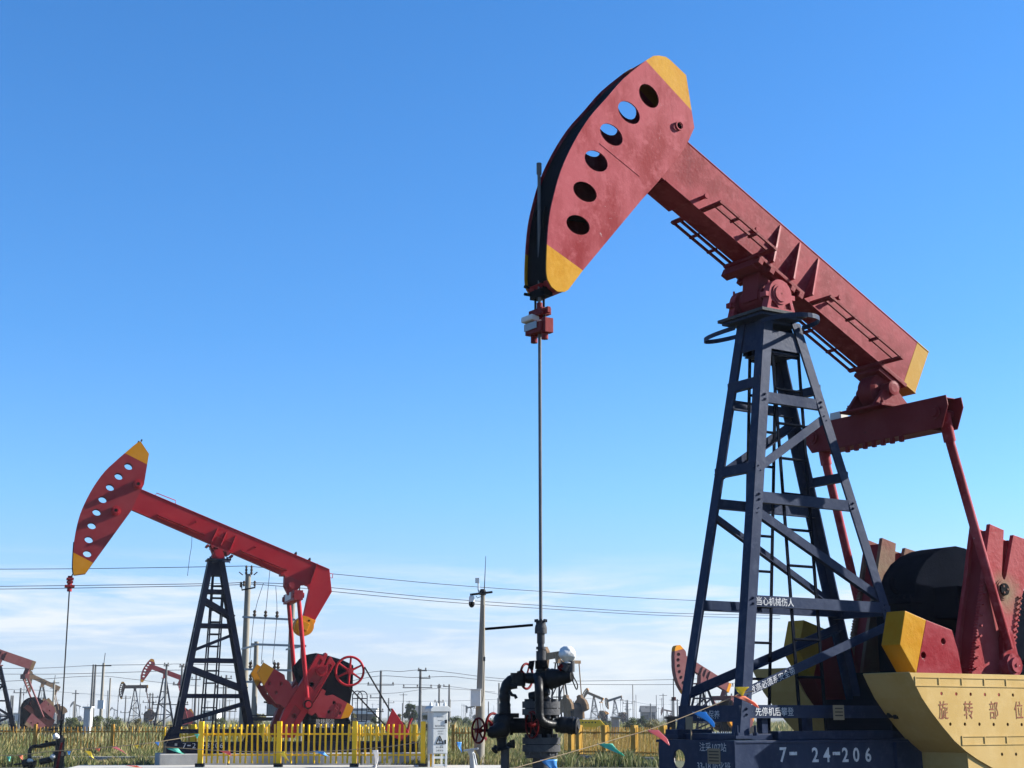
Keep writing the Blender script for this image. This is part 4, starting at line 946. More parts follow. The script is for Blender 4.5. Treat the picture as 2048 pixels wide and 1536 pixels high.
# equalizer, pitmans
EUL, EZL = Lf.loc(586, 1195, 0); mb = MB()
mb.box(Lf.P(EUL, 0, EZL), Lf.f * .15, Lf.s * 1.18, V((0, 0, .16))); mb.mat(1)
mb.box(Lf.P(EUL + .155, -.15, EZL + .03), Lf.f * .004, Lf.s * .62, V((0, 0, .12))); mb.mat(0)
for sg in (1, -1): mb.lathe(Lf.P(EUL - .2, sg * 1.06, EZL), Lf.f, [(0, .09), (.4, .09)], 12)
mb.build('equalizer', [LREDH, WHITE], lft_, .008)
mb = MB(); q = [Lf.loc(x, y, .1) for x, y in ((569, 1150), (606, 1165), (595, 1180), (590, 1192), (577, 1190), (568, 1172))]; mb.ngon(Lf, q, -.16, .16)
u, z = Lf.loc(582, 1171, .2); mb.lathe(Lf.P(u, -.28, z), Lf.s, [(0, .12), (.56, .12), (.56, .09), (.62, .09)], 16)
for x, y in ((564, 1150), (603, 1168)): u, z = Lf.loc(x, y, 0); mb.box(Lf.P(u, 0, z), Lf.f * .08, Lf.s * .2, V((0, 0, .04)))
mb.build('tail_bearing', LREDH, lft_, .008)
PU, PZ = Lf.loc(615.4, 1409, 1.12); SHLu, SHLz = Lf.loc(643.4, 1340.8, .98)
for sg in (1, -1):
    mb = MB(); mb.tube([Lf.P(EUL, sg * 1.06, EZL + .1), Lf.P(PU + .02, sg * 1.12, PZ + .22)], .075, 10); mb.ngon(Lf, [(PU + .16, PZ), (PU + .06, PZ + .34), (PU - .04, PZ + .34), (PU - .16, PZ), (PU - .1, PZ - .16), (PU + .1, PZ - .16)], *sorted((sg * 1.08, sg * 1.16)))
    mb.build('pitman_arm', LRED, lft_)
    mb = MB(); mb.lathe(Lf.P(PU, sg * .8, PZ), Lf.s * sg, [(0, .1), (.26, .1), (.26, .17), (.38, .17), (.38, .11), (.48, .10)], 16); mb.mat(1).lathe(Lf.P(PU, sg * 1.181, PZ), Lf.s * sg, [(0, .155), (.03, .155)], 14); mb.build('crank_pin', [LRED, BLACK], lft_)
# cranks with rack-toothed edges, a web recess, slotted prongs
CRo = [c8(*p) for p in ((1140, 205), (1215, 240), (1245, 180), (1285, 205), (1222, 375), (1240, 385), (1325, 235), (1395, 345), (870, 1250), (800, 1430), (590, 1430), (545, 1290), (640, 1040))]
CW0, CW1 = .62, .96
cro = [Lf.loc(x, y, CW1) for x, y in CRo]; ccx, ccz = sum(p[0] for p in cro) / len(cro), sum(p[1] for p in cro) / len(cro)
s1, s2 = [c8(*p) for p in ((1165, 270), (1205, 300), (1165, 365), (1120, 350))], [c8(*p) for p in ((1275, 370), (1320, 345), (1345, 375), (1290, 460))]
chole = [circ(Lf.loc(*c8(1055, 650), CW1), .085, 12), circ(Lf.loc(*c8(795, 1112), CW1), .085, 12)]
recess = [[Lf.loc(x, y, CW1) for x, y in s1], [Lf.loc(x, y, CW1) for x, y in s2]]
band = [Lf.loc(*c8(*p), CW1) for p in ((1135, 400), (1245, 480), (1085, 740), (985, 640))]; band2 = [Lf.loc(*c8(*p), CW1) for p in ((800, 950), (895, 1035), (740, 1290), (640, 1230))]
lw = [c8(*p) for p in ((350, 330), (440, 385), (650, 510), (665, 575), (720, 610), (770, 710), (830, 660), (870, 690), (720, 1000), (650, 990), (590, 940), (530, 930), (430, 800), (350, 660), (260, 470))]
rw = [c8(*p) for p in ((1205, 715), (1255, 745), (1235, 800), (1270, 820), (1360, 800), (1610, 940), (1665, 990), (1600, 1130), (1480, 1152), (1300, 1150), (1150, 1130), (1110, 1060), (1055, 1105), (985, 1065))]
for sg in (1, -1):
    mb = MB(); t0, t1 = sorted((sg * (CW1 - .06), sg * CW1)); mb.ngon(Lf, cro, t0, t1, recess + [band, band2])
    t0, t1 = sorted((sg * CW0, sg * (CW1 - .062))); inner = [(ccx + (p[0] - ccx) * .985, ccz + (p[1] - ccz) * .985) for p in cro]; mb.mat(1).ngon(Lf, inner, t0, t1, chole).mat(0)
    for (a, b) in ((cro[7], cro[8]), (cro[12], cro[0])):            # bolt-like rack teeth along both edges
        for k in range(22):
            t = .08 + .84 * k / 21; u, z = a[0] + (b[0] - a[0]) * t, a[1] + (b[1] - a[1]) * t; u += (ccx - u) * .06; z += (ccz - z) * .06
            mb.box(Lf.P(u, sg * (CW1 + .012), z), Lf.f * .022, Lf.s * .012, V((0, 0, .022)))
    mb.lathe(Lf.P(SHLu, sg * (CW1 - .06), SHLz), Lf.s * sg, [(0, .20), (.085, .20), (.085, .13), (.12, .12)], 18)
    mb.build('crank', [LRED, LREDH], lft_, .006)
    for poly, cutp, hs in ((lw, ((480, 450), (355, 660), (300, 480)), ((425, 632), (600, 640), (525, 770))), (rw, ((1560, 940), (1480, 1140), (1640, 1040)), ((1375, 915), (1300, 1050), (1455, 1068)))):
        pl = [Lf.loc(x, y, CW1 - .03) for x, y in poly]; cu = cutl(Lf, c8(*cutp[0]), c8(*cutp[1]), CW1 - .03, c8(*cutp[2]))
        mb = MB(); t0, t1 = sorted((sg * .70, sg * (CW1 - .03))); hh = [circ(Lf.loc(*c8(*q), CW1 - .03), .058, 12) for q in hs]
        mb.mat(0).ngon(Lf, clip(pl, *cu, False), t0, t1, hh[:1] + hh[1:2] + (hh[2:] if True else [])); mb.mat(1).ngon(Lf, clip(pl, *cu, True), t0, t1)
        o = mb.build('counterweight', [LREDH, LYEL], lft_, .012)
        if sg > 0 and poly is rw:
            q = [Lf.loc(*c8(*p), CW1 - .03) for p in ((1415, 920), (1495, 945), (1420, 1130), (1335, 1110))]; mb = MB()
            for a, b in zip(q, q[1:] + q[:1]): mb.bar(Lf.P(a[0], CW1 - .022, a[1]), Lf.P(b[0], CW1 - .022, b[1]), .015, .03, Lf.s)
            for k in range(4):
                c = (q[0][0] * (3.5 - k) + q[2][0] * (k + .5)) / 4, (q[0][1] * (3.5 - k) + q[2][1] * (k + .5)) / 4; mb.torus(Lf.P(c[0], CW1 - .028, c[1]), Lf.s, .05, .014, 10, 5)
            mb.build('cast_panel', LREDH, o)
# gearbox, stand, brake wheel, belt and motor guard
GB = [c8(*p) for p in ((830, 420), (850, 370), (935, 265), (1020, 205), (1110, 190), (1250, 215), (1500, 290), (1660, 370), (1650, 700), (1610, 940), (1590, 1250), (1560, 1400), (1000, 1400), (1000, 700), (900, 600))]
gp = [Lf.loc(x, y, .5) for x, y in GB]
mb = MB(); mb.ngon(Lf, gp, -.52, .52); gbl = mb.build('gearbox', NAVY2, lft_, .03)
u, z = Lf.loc(*c8(830, 385), .3); mb = MB(); mb.torus(Lf.P(u, .2, z), Lf.s, .10, .035, 10, 6, 0, 3.3, ref=Lf.f); mb.build('lifting_hook', LNAVY, gbl)
mb = MB(); u0, u1 = Lf.loc(*c8(1000, 1300), .6)[0], Lf.loc(*c8(1610, 1300), .6)[0]; mb.fbox(Lf, u1, u0, -.58, .58, SKZ + .002, Lf.loc(*c8(1000, 1160), .58)[1]); st = mb.build('gearbox_stand', NAVY2, lft_, .01)
ltxt('旋转部位', *c8(1245, 1188), .58, .15, st); ltxt('禁止靠近', *c8(1245, 1247), .58, .15, st)
WU, WZ = Lf.loc(*c8(1605, 455), .62); WR = .475
mb = MB()
mb.torus(Lf.P(WU, .62, WZ), Lf.s, WR, .042, 32, 8); mb.lathe(Lf.P(WU, .50, WZ), Lf.s, [(0, .11), (.24, .11), (.24, .06), (.26, .06)], 16)
for k in range(6):
    t = math.radians(94 + 60 * k); d = Lf.f * math.cos(t) + V((0, 0, math.sin(t))); mb.tube([Lf.P(WU, .62, WZ) + d * .08, Lf.P(WU, .62, WZ) + d * WR], .042, 8, False, .03)
mb.build('belt_wheel', LRED, lft_)
for (x0, y0), (x1, y1) in (((729, 1334), (781, 1423)), ((700, 1376), (770, 1450))):
    a_, b_ = Lf.loc(x0, y0, .62), Lf.loc(x1, y1, .62); mb = MB(); mb.bar(Lf.P(a_[0], .62, a_[1]), Lf.P(b_[0], .62, b_[1]), .12, .03, Lf.s.cross(V((b_[0] - a_[0], 0, 1))) if False else None); mb.build('drive_belt', CABLEM, lft_)
gd = [Lf.loc(x, y, .74) for x, y in ((785, 1417), (816.8, 1463.5), (814, 1473), (803, 1481), (786, 1474), (770.6, 1459.7), (772.5, 1448), (774.4, 1444))]
mb = MB(); mb.ngon(Lf, gd, .70, .74)
n_ = len(gd)
for i in range(n_):
    a_, b_ = gd[i], gd[(i + 1) % n_]
    if i in (0, 1, 2): mb.bar(Lf.P(a_[0], .55, a_[1]), Lf.P(b_[0], .55, b_[1]), .34, .02, V((0, 0, 1)).cross(Lf.s) if False else (Lf.s.cross(Lf.P(b_[0], 0, b_[1]) - Lf.P(a_[0], 0, a_[1]))))
mb.build('belt_guard', LRED, lft_, .006)
mb = MB(); u, z = Lf.loc(795, 1458, .2); mb.lathe(Lf.P(u, -.4, z), Lf.s, [(0, .28), (.8, .28), (.8, .1), (.95, .1)], 16); mb.fbox(Lf, u - .4, u + .4, -.4, .4, SKZ + .002, z - .2); mb.build('motor', DKMET, lft_)
mb = MB(); q = [Lf.loc(x, y, .3) for x, y in ((814, 1467), (819, 1446), (822, 1437))]; mb.tube([Lf.P(u, .3, z) for u, z in q], .05, 8, True, .03); q = [Lf.loc(x, y, .3) for x, y in ((818, 1449), (824, 1436))]; mb.tube([Lf.P(u, .3, z) for u, z in q], .04, 6); mb.build('brake_lever', LREDH, lft_)
mb = MB()                                   # caged ladder behind the wheel
for cx, ww in ((713, .3), (724, -.1)):
    u, z0 = Lf.loc(cx, 1443, -.7); _, z1 = Lf.loc(cx, 1382, -.7)
    pts = [Lf.P(u + .17, -.7 + ww * .2, z0), Lf.P(u + .17, -.7 + ww * .2, z1 - .17)] + [Lf.P(u + .17 * math.cos(t), -.7 + ww * .2, z1 - .17 + .17 * math.sin(t)) for t in [math.pi * k / 8 for k in range(1, 8)]] + [Lf.P(u - .17, -.7 + ww * .2, z1 - .17), Lf.P(u - .17, -.7 + ww * .2, z0)]
    mb.tube(pts, .018, 5)
u0, u1 = Lf.loc(704, 1400, -.7)[0], Lf.loc(733, 1400, -.7)[0]
for y in (1397, 1420, 1443): z = Lf.loc(715, y, -.7)[1]; mb.tube([Lf.P(u0, -.7, z), Lf.P(u1, -.7, z)], .018, 5)
for y0 in (SKZ,): mb.tube([Lf.P(u0, -.7, y0), Lf.P(u0, -.7, Lf.loc(704, 1443, -.7)[1])], .018, 5); mb.tube([Lf.P(u1, -.7, y0), Lf.P(u1, -.7, Lf.loc(733, 1443, -.7)[1])], .018, 5)
mb.build('platform_railing', LNAVY, lft_)
# rope, carrier bar, rod
RU, _ = Lf.loc(140, 1160, 0); mb = MB(); zc1 = Lf.loc(140, 1158, 0)[1]; zc0 = Lf.loc(140, 1183, 0)[1]
for zf, r, h in ((zc1, .19, .06), (zc1 - .10, .17, .05), (zc1 - .24, .26, .06)): mb.box(Lf.P(RU, 0, zf), Lf.f * r * .6, Lf.s * r, V((0, 0, h / 2)))
mb.tube([Lf.P(RU, 0, zc1 + .1), Lf.P(RU, 0, zc0)], .08, 8); mb.build('carrier_bar', LREDH, lft_)
mb = MB(); arcL = sorted([q for q in HL[:len(frontL)] if q[1] < zc1 + 5], key=lambda q: q[1])
for w_ in (-.05, .05): mb.tube([Lf.P(RU, w_, zc1)] + [Lf.P(min(q[0] + .01, RU), w_, q[1]) for q in arcL[1:9]], .02, 5)
mb.build('wire_rope', CABLEM, lft_)
WX = Lf.P(RU, 0, 0)
mb = MB(); mb.tube([Lf.P(RU, 0, 1.55), Lf.P(RU, 0, zc1)], .022, 8); mb.build('polished_rod', CABLEM, lft_)
# concrete block below it
mb = MB(); f0, f1 = Lf.loc(318, 1515, .95)[0], Lf.loc(850, 1515, .95)[0]; zt3 = Lf.loc(400, 1507.5, .95)[1]
k_ = 4
for i in range(k_):
    a, b = f0 + (f1 - f0) * i / k_, f0 + (f1 - f0) * (i + 1) / k_; mb.fbox(Lf, b + .012, a - .012, -1.0, .95, -.05, zt3 - .002 * (i % 2))
tag(mb.build('concrete_footing', CONC, None, .03, Lf.P((f0 + f1) / 2, 0, 0)), 'long pale concrete block footing behind the bright yellow fence', 'footing')
# ------------------------------------------------------------------ the wellhead under the big horsehead
wx = B.P(UR, 0, 0); WY = wx.y
wh = empty('wellhead', (wx.x, wx.y, 0), 'black wrapped wellhead tree of flanges, pipes and red handwheels under the big horsehead', 'wellhead', 'wellheads')
def wp(px, py, dy=0.0): return at(px, py, WY + dy)
Z1 = V((0, 0, 1)); X1 = V((1, 0, 0)); Y1 = V((0, 1, 0))
def wz(py): return at(1076, py, WY).z
SP1 = span(1, WY)
AX = V((wx.x, wx.y, 0))
def axl(mb, prof, n=18):        # profile (picture row, radius in picture pixels) about the well axis
    pr = [(wz(y), r * SP1) for y, r in prof]; mb.lathe(AX, Z1, pr[::-1], n)
mb = MB(); axl(mb, [(1241, 9), (1246, 10), (1250, 10)], 12); axl(mb, [(1250, 11), (1256, 12.5), (1267, 12.5)]); axl(mb, [(1267, 8), (1287, 8)]); axl(mb, [(1287, 6.5), (1302, 6.5)]); axl(mb, [(1293.5, 9.8), (1299, 9.8)]); axl(mb, [(1302, 9.8), (1320, 9.8)]); axl(mb, [(1320, 8.5), (1345, 9)])
for k in range(8): t = k * math.pi / 4; mb.box(AX + V((math.cos(t) * .05, math.sin(t) * .05, wz(1241.5))), V((.012, 0, 0)), V((0, .012, 0)), V((0, 0, .014)))
mb.build('stuffing_box', GREYP, wh, .003)
mb = MB(); mb.tube([wp(970, 1258, -.02), wp(1066, 1250, -.02)], .0125, 8); mb.build('lever_bar', BLACK, wh)
mb = MB()                                                                 # union with lobes and bolts
axl(mb, [(1321, 12), (1338, 12)])
for sx in (-1, 1):
    mb.tube([wp(1076 + sx * 8, 1331, -.03), wp(1076 + sx * 19, 1329, -.03)], [.05, .035], 10)
    mb.lathe(wp(1076 + sx * 12, 1329, -.10), Y1, [(0, .022), (.2, .022)], 6)
mb.build('clamp_union', BLACK, wh, .004)
mb = MB(); axl(mb, [(1340, 11), (1400, 12)]); mb.tube([wp(1060, 1395), wp(1092, 1388, -.05)], .05, 10); mb.tube([wp(1088, 1385, -.06), wp(1098, 1383, -.08)], [.05, .035], 10); mb.build('tee_body', WRAP, wh)
def lumpy(mb, pts, r, n=12, k=5, amp=.10, seed=1):
    rnd = random.Random(seed); P3 = [tuple(p) for p in pts]; P3 = smooth_line(P3, k) if len(P3) > 2 else [tuple(V(P3[0]).lerp(V(P3[1]), i / (k * 2))) for i in range(k * 2 + 1)]
    rr = [(r(i / (len(P3) - 1)) if callable(r) else r) * (1 + rnd.uniform(-amp, amp)) for i in range(len(P3))]
    mb.tube(P3, rr, n)
mb = MB(); lumpy(mb, [wp(1074, 1357, .03), wp(1052, 1356, .03), wp(1036, 1357, .02), wp(1018, 1364, .01), wp(1010, 1384), wp(1010, 1405), wp(1010, 1427)], 11 * SP1, 14, 5, .10, 3)
mb.tube([wp(1036, 1346), wp(1036, 1372)], .075, 10); mb.tube([wp(1037, 1342, -.03), wp(1040, 1352, -.03)], .02, 6); mb.build('elbow_pipe', WRAP, wh)
mb = MB(); mb.tube([wp(1018, 1382, -.06), wp(1024, 1390, -.08), wp(1030, 1391, -.08), wp(1033, 1397, -.08)], .016, 6); mb.lathe(wp(1020, 1373, -.06), X1, [(0, .03), (.07, .02)], 8); mb.build('sample_cock', WRAP, wh)
mb = MB(); lumpy(mb, [wp(1082, 1362, .0), wp(1100, 1358, -.02), wp(1122, 1355, -.05), wp(1144, 1353, -.10)], lambda t: (17 + 4 * math.sin(t * 5) - 3 * (t > .93)) * SP1, 14, 6, .10, 8); mb.build('wrapped_valve', WRAP, wh)
mb = MB(); lumpy(mb, [wp(1074, 1352, -.08), wp(1077, 1362, -.18), wp(1078, 1380, -.25), wp(1078.5, 1405, -.25), wp(1079, 1425, -.25), wp(1083, 1441, -.25), wp(1096, 1448, -.20), wp(1118, 1450, -.12)], 8.6 * SP1, 14, 5, .06, 12); mb.build('bypass_pipe', WRAP, wh)
mb = MB(); lumpy(mb, [wp(1110, 1451, -.1), wp(1124, 1450, -.11), wp(1140, 1451, -.12), wp(1153, 1452.5, -.13), wp(1157, 1453, -.135)], lambda t: (13 + 4.5 * math.sin(t * 3.1) - 6 * (t > .95)) * SP1, 14, 6, .09, 21); mb.mat(1).lathe(wp(1155.5, 1453, -.135), V((1, -.35, 0)), [(0, 6 * SP1), (.012, 6 * SP1)], 14); mb.build('wrapped_valve', [WRAP, GREYP], wh)
def flange(y0, y1, r, bolts=None):
    mb = MB(); axl(mb, [(y0, r), (y1, r)], 28); mb.build('flange', GREYP, wh, .006)
    if bolts:
        mb = MB()
        for k in range(10):
            t = 2 * math.pi * (k + .3) / 10; c = AX + V((math.cos(t), math.sin(t), 0)) * ((r - 8) * SP1)
            mb.lathe(c + Z1 * wz(bolts[1]), Z1, [(0, .022), (wz(bolts[0]) - wz(bolts[1]), .022)], 6)
        mb.build('flange_bolts', GREYP, wh)
flange(1403, 1416, 38, (1398, 1403)); flange(1417.5, 1430, 38, (1430, 1437)); flange(1475, 1488, 38, (1468, 1475)); flange(1489.5, 1503, 38, (1503, 1510))
mb = MB(); axl(mb, [(1398, 27), (1403, 27)]); axl(mb, [(1416, 33), (1417.5, 33)]); axl(mb, [(1430, 24), (1475, 24)]); axl(mb, [(1488, 33), (1489.5, 33)]); axl(mb, [(1430, 30), (1436, 26)]); axl(mb, [(1392, 15), (1398, 22)])
mb.build('spool', BLACK, wh)
mb = MB(); pr = [(-.3, 17.5 * SP1), (wz(1503), 17.5 * SP1)]; mb.lathe(AX, Z1, pr, 20); mb.lathe(AX + Z1 * 0, Z1, [(wz(1516), 30 * SP1), (wz(1503), 33 * SP1)], 24); mb.build('casing', GREYP, wh)
mb = MB(); mb.tube([wp(1020, 1451), wp(1066, 1451)], 15 * SP1, 14); mb.tube([wp(1020, 1451), wp(1026, 1451)], 19 * SP1, 14); mb.build('side_outlet', BLACK, wh)
mb = MB(); mb.box(wp(1018, 1431), V((20 * SP1, 0, 0)), V((0, .08, 0)), V((0, 0, 4.5 * SP1))); mb.build('outlet_flange', BLACK, wh, .005)
mb = MB(); lumpy(mb, [wp(1009, 1430), wp(1006, 1450), wp(1003, 1470), wp(1004, 1490), wp(1006, 1500)], lambda t: (15 + 5 * math.sin(2 * t * 3.1 + .4)) * SP1, 14, 5, .10, 5); lumpy(mb, [wp(1002, 1458, -.05), wp(988, 1464, -.10), wp(977, 1462, -.10)], lambda t: (17 - 8 * t) * SP1, 12, 4, .1, 6); mb.build('wrapped_valve', WRAP, wh)
mb = MB(); lumpy(mb, [wp(1016, 1488, -.05), wp(1026, 1492, -.08), wp(1024, 1480, -.08)], 5 * SP1, 8, 3, .2, 9); lumpy(mb, [wp(994, 1495, -.06), wp(988, 1502, -.08)], 7 * SP1, 8, 3, .2, 19); mb.build('drain_cock', WRAP, wh)
mb = MB(); g = wp(1010, 1495); mb.tube([wp(1010, 1495), V((g.x, g.y, -.3))], 8.5 * SP1, 12); mb.build('flow_pipe', GREYP, wh)
def handwheel(c, axis, R, r, spokes, stem, par=wh):
    mb = MB(); axis = V(axis).normalized(); mb.torus(c, axis, R, r, 26, 8); x, y = perp(axis)
    for k in range(spokes): t = .5 + 2 * math.pi * k / spokes; d = x * math.cos(t) + y * math.sin(t); mb.tube([c + d * r, c + d * R], r * .8, 6, False)
    mb.lathe(c - axis * .03, axis, [(0, R * .2), (.06, R * .2)], 10); o = mb.build('handwheel', WHEEL, par)
    mb = MB(); mb.tube([c - axis * .02, c + axis * stem], .014, 8); mb.build('valve_stem', BLACK, o)
handwheel(wp(957, 1461, -.12), V((.84, .54, 0)), 24 * SP1, .011, 5, .26)
handwheel(wp(1064, 1449.5, -.175), V((.88, .47, 0)), 25.5 * SP1, .008, 5, .08)
handwheel(wp(1053, 1352.5, .10), V((.87, -.5, 0)), 25 * SP1, .012, 4, .15)
handwheel(wp(986, 1449, .16), V((.8, -.6, 0)), 22 * SP1, .013, 4, .15)
mb = MB(); mb.tube([wp(1139, 1345, -.08), wp(1138, 1326, -.08)], .025, 8); mb.lathe(wp(1142, 1333, -.08) - Z1 * .05, Z1, [(0, .035), (.10, .035)], 8); mb.tube([wp(1126, 1340, -.08), wp(1133, 1328, -.08)], .05, 10); mb.build('gauge_stem', GREYP, wh)
mb = MB(); lumpy(mb, [wp(1117, 1338, -.1), wp(1126, 1331, -.1)], 6 * SP1, 10, 3, .1, 2); mb.build('red_cap', WHEEL, wh)
mb = MB(); mb.tube(smooth_line([wp(1143, 1346, -.1), wp(1149, 1357, -.1), wp(1155, 1370, -.1), wp(1153, 1379, -.1), wp(1147, 1366, -.1), wp(1141, 1352, -.1)], 4), .006, 5); mb.build('loose_wire', CABLEM, wh)
from mathutils import noise as mnoise
# plastic bag tied over the gauge
c = wp(1136, 1307, -.08); bag = empty('plastic_bag', c, 'crumpled white plastic bag tied over the gauge on the wellhead', 'bag')
bm = bmesh.new(); bmesh.ops.create_icosphere(bm, subdivisions=4, radius=1); rnd = random.Random(4)
dirs = [V((rnd.gauss(0, 1), rnd.gauss(0, 1), rnd.gauss(0, 1))).normalized() for _ in range(26)]
for v in bm.verts:
    d = v.co.normalized(); q = 1 + sum(.085 * max(0, d.dot(e) - .72) / .28 * (1 if i % 2 else -1.5) for i, e in enumerate(dirs))
    z = d.z; s_ = 1 if z > -.5 else max(.30, 1 - (-z - .5) * 1.5); L_ = 17 * SP1
    q *= 1 + .13 * mnoise.noise(d * 1.9 + V((3, 1, 7))) + .07 * abs(mnoise.noise(d * 5.5)) - .05 * abs(mnoise.noise(d * 11))
    v.co = V((d.x * L_ * q * s_, d.y * L_ * q * s_, (z if z > -.5 else -.5 + (z + .5) * 1.9) * L_ * q))
me = bpy.data.meshes.new('bag_film'); bm.to_mesh(me); bm.free(); me.materials.append(BAG); me.polygons.foreach_set('use_smooth', [True] * len(me.polygons)); o = bpy.data.objects.new('bag_film', me); COL.objects.link(o); o.parent = bag; WLOC[o.name] = V(c)
mb = MB(); mb.torus(c - Z1 * (18.5 * SP1), Z1, .036, .008, 14, 5); mb.build('tie_string', WHITE, bag)
# ------------------------------------------------------------------ wellhead of the left unit
LW = empty('wellhead', (WX.x, WX.y, 0), 'small black wellhead with white scraps and a red bar, at the lower left corner', 'wellhead', 'wellheads')
WLY = WX.y; S2 = span(1, WLY)
def lp_(px, py, dy=0): return at(px, py, WLY + dy)
ax_ = V((WX.x, WX.y, 0)); lzz = lambda py: at(117, py, WLY).z
mb = MB(); mb.lathe(ax_, Z1, [(-.1, 10 * S2), (lzz(1512), 10 * S2), (lzz(1512), 13 * S2), (lzz(1503), 13 * S2), (lzz(1503), 9 * S2), (lzz(1476), 9 * S2), (lzz(1476), 6 * S2), (lzz(1470), 4 * S2)], 14); mb.build('casing', WRAP, LW)
mb = MB(); mb.lathe(ax_, Z1, [(lzz(1472), 2.2 * S2), (lzz(1458), 2.2 * S2), (lzz(1458), 3.2 * S2), (lzz(1450), 3.2 * S2), (lzz(1450), 2.2 * S2), (lzz(1440), 2.0 * S2)], 10); mb.tube([lp_(98, 1459), lp_(116, 1457)], .02, 6); mb.build('stuffing_box', BLACK, LW)
mb = MB(); lumpy(mb, [lp_(118, 1486), lp_(100, 1488), lp_(82, 1492), lp_(66, 1493), lp_(60, 1500), lp_(59, 1512), lp_(60, 1530), lp_(61, 1550)], lambda t: (6 - 2.5 * math.sin(t * 3.1)) * S2, 10, 4, .1, 4); mb.build('elbow_pipe', WRAP, LW)
mb = MB(); lumpy(mb, [lp_(46, 1528), lp_(58, 1526), lp_(70, 1529)], 8 * S2, 10, 4, .15, 5); mb.tube([lp_(28, 1529), lp_(46, 1527)], .03, 6); mb.tube([lp_(80, 1524), lp_(105, 1518)], .1, 8); mb.build('wrapped_valve', WRAP, LW)
mb = MB(); mb.tube([lp_(94, 1490), lp_(93, 1482)], .04, 6); mb.box(lp_(93, 1482.5), V((.05, 0, 0)), V((0, .03, 0)), V((0, 0, .02))); mb.tube([lp_(123, 1482), lp_(124, 1477)], .05, 6); mb.build('sample_cock', BLACK, LW)
mb = MB(); mb.tube([lp_(123, 1485, -.3), lp_(113, 1540, -.3)], .045, 8); mb.build('red_bar', WHEEL, LW)
def blob(name, c, rx, ry, rz, mat, parent, seed):
    bm = bmesh.new(); bmesh.ops.create_icosphere(bm, subdivisions=3, radius=1)
    for v in bm.verts:
        d = v.co.normalized(); q = 1 + .35 * mnoise.noise(d * 1.7 + V((seed, 0, 0))) + .22 * mnoise.noise(d * 4.5 + V((0, seed, 0))); v.co = V((d.x * rx * q, d.y * ry * q, d.z * rz * q)) + V(c) - WLOC[parent.name]
    me = bpy.data.meshes.new(name); bm.to_mesh(me); bm.free(); me.materials.append(mat); me.polygons.foreach_set('use_smooth', [True] * len(me.polygons)); o = bpy.data.objects.new(name, me); COL.objects.link(o); o.parent = parent; WLOC[o.name] = WLOC[parent.name]; return o
for (px, py, w_, h_, sd_) in ((112, 1473, 6.5, 6, 1), (107, 1513, 6, 5, 5), (60, 1521, 5, 4, 9)): blob('plastic_wrap', lp_(px, py, -.12), w_ * S2, .14, h_ * S2, WHITE, LW, sd_)
# ------------------------------------------------------------------ yard slab, kerbs
mb = MB(); a_, b_, c_, d_ = at(160, 1530, 51), at(1008, 1530, 51), V((.0, 42, 0)), V((-12.6, 42, 0)); zs = a_.z
q = [V((a_.x, 51, -.05)), V((b_.x, 51, -.05)), c_ - Z1 * .05, d_ - Z1 * .05]
mb.prism(q, Z1 * (zs + .05)); tag(mb.build('yard_slab', SLABM, None, .02), kind='structure')
def kerb(pts, h, th, label, mat=CONC, z0=-.1):
    o = None; mb = MB()
    for a, b in zip(pts[:-1], pts[1:]): mb.bar(V((a[0], a[1], (z0 + h) / 2)), V((b[0], b[1], (z0 + h) / 2)), th, h - z0, Z1)
    p = pts[0]; return tag(mb.build('kerb_wall', mat, None, .02, (p[0], p[1], 0)), label, 'wall', 'low concrete kerb walls')
a_, b_ = at(-40, 1513, 59), at(318, 1513, 59); kerb([(a_.x, 59), (b_.x, 59)], (a_.z + b_.z) / 2, .25, 'low grey concrete kerb wall in the grass at the lower left')
a_, b_ = at(1135, 1512, 60), at(1345, 1528, 55.8); kerb([(a_.x, a_.y), (b_.x, b_.y)], .22, .3, 'low dark kerb wall carrying the dense ochre slat fence')
# ------------------------------------------------------------------ fences
def fence(name, A, Bp, zb, h, posts, npick, pw, rails, mat, label, group, post_w=.11, post_h=.08, flatp=True, pt=.02, post_mat=None):
    """A, Bp: ends on the ground; posts: fractions along; rails: heights above zb"""
    A, Bp = V((A[0], A[1], 0)), V((Bp[0], Bp[1], 0)); d = Bp - A; dn = d.normalized(); nrm = V((-dn.y, dn.x, 0))
    root = empty(name, (A.x, A.y, 0), label, 'fence', group)
    for t in posts:
        c = A + d * t; mb = MB(); mb.box(c + Z1 * (zb + (h + post_h) / 2 - .0), dn * post_w / 2, nrm * post_w / 2, Z1 * ((h + post_h) / 2)); mb.build('post', post_mat or mat, root, .006)
        if post_w > .1: mb = MB(); mb.box(c + Z1 * (zb + .0), dn * post_w * .9, nrm * post_w * .9, Z1 * .05); mb.build('post_foot', DKMET, root)
    for z in rails:
        mb = MB(); mb.bar(A + Z1 * (zb + z) + nrm * .035, Bp + Z1 * (zb + z) + nrm * .035, .04, .05, Z1); mb.build('rail', mat, root)
    many = npick > 100; big_ = MB()
    for k in range(npick):
        t = (k + .5) / npick
        if any(abs(t - p) * d.length < post_w * .6 for p in posts): continue
        c = A + d * t; mb = big_ if many else MB()
        hh = h - .06 + random.uniform(-.012, .012)
        lean = dn * random.uniform(-.02, .02) + nrm * random.uniform(-.02, .02)
        mb.tube([c + Z1 * (zb + .05) - nrm * .005 - lean, c + Z1 * (zb + .05 + hh) - nrm * .005 + lean], pw / 2, 8)
        if not many: mb.build('picket', mat, root)
    if many: tag(big_.build('pickets', mat, root), kind='stuff')
    return root
def gx(px, Y): return at(px, 1500, Y).x
YF = 49.0; zf = at(500, 1530, YF).z; hF = at(500, 1448, YF).z - zf
x0, x1 = gx(396, YF), gx(849, YF); fr_ = lambda px: (gx(px, YF) - x0) / (x1 - x0)
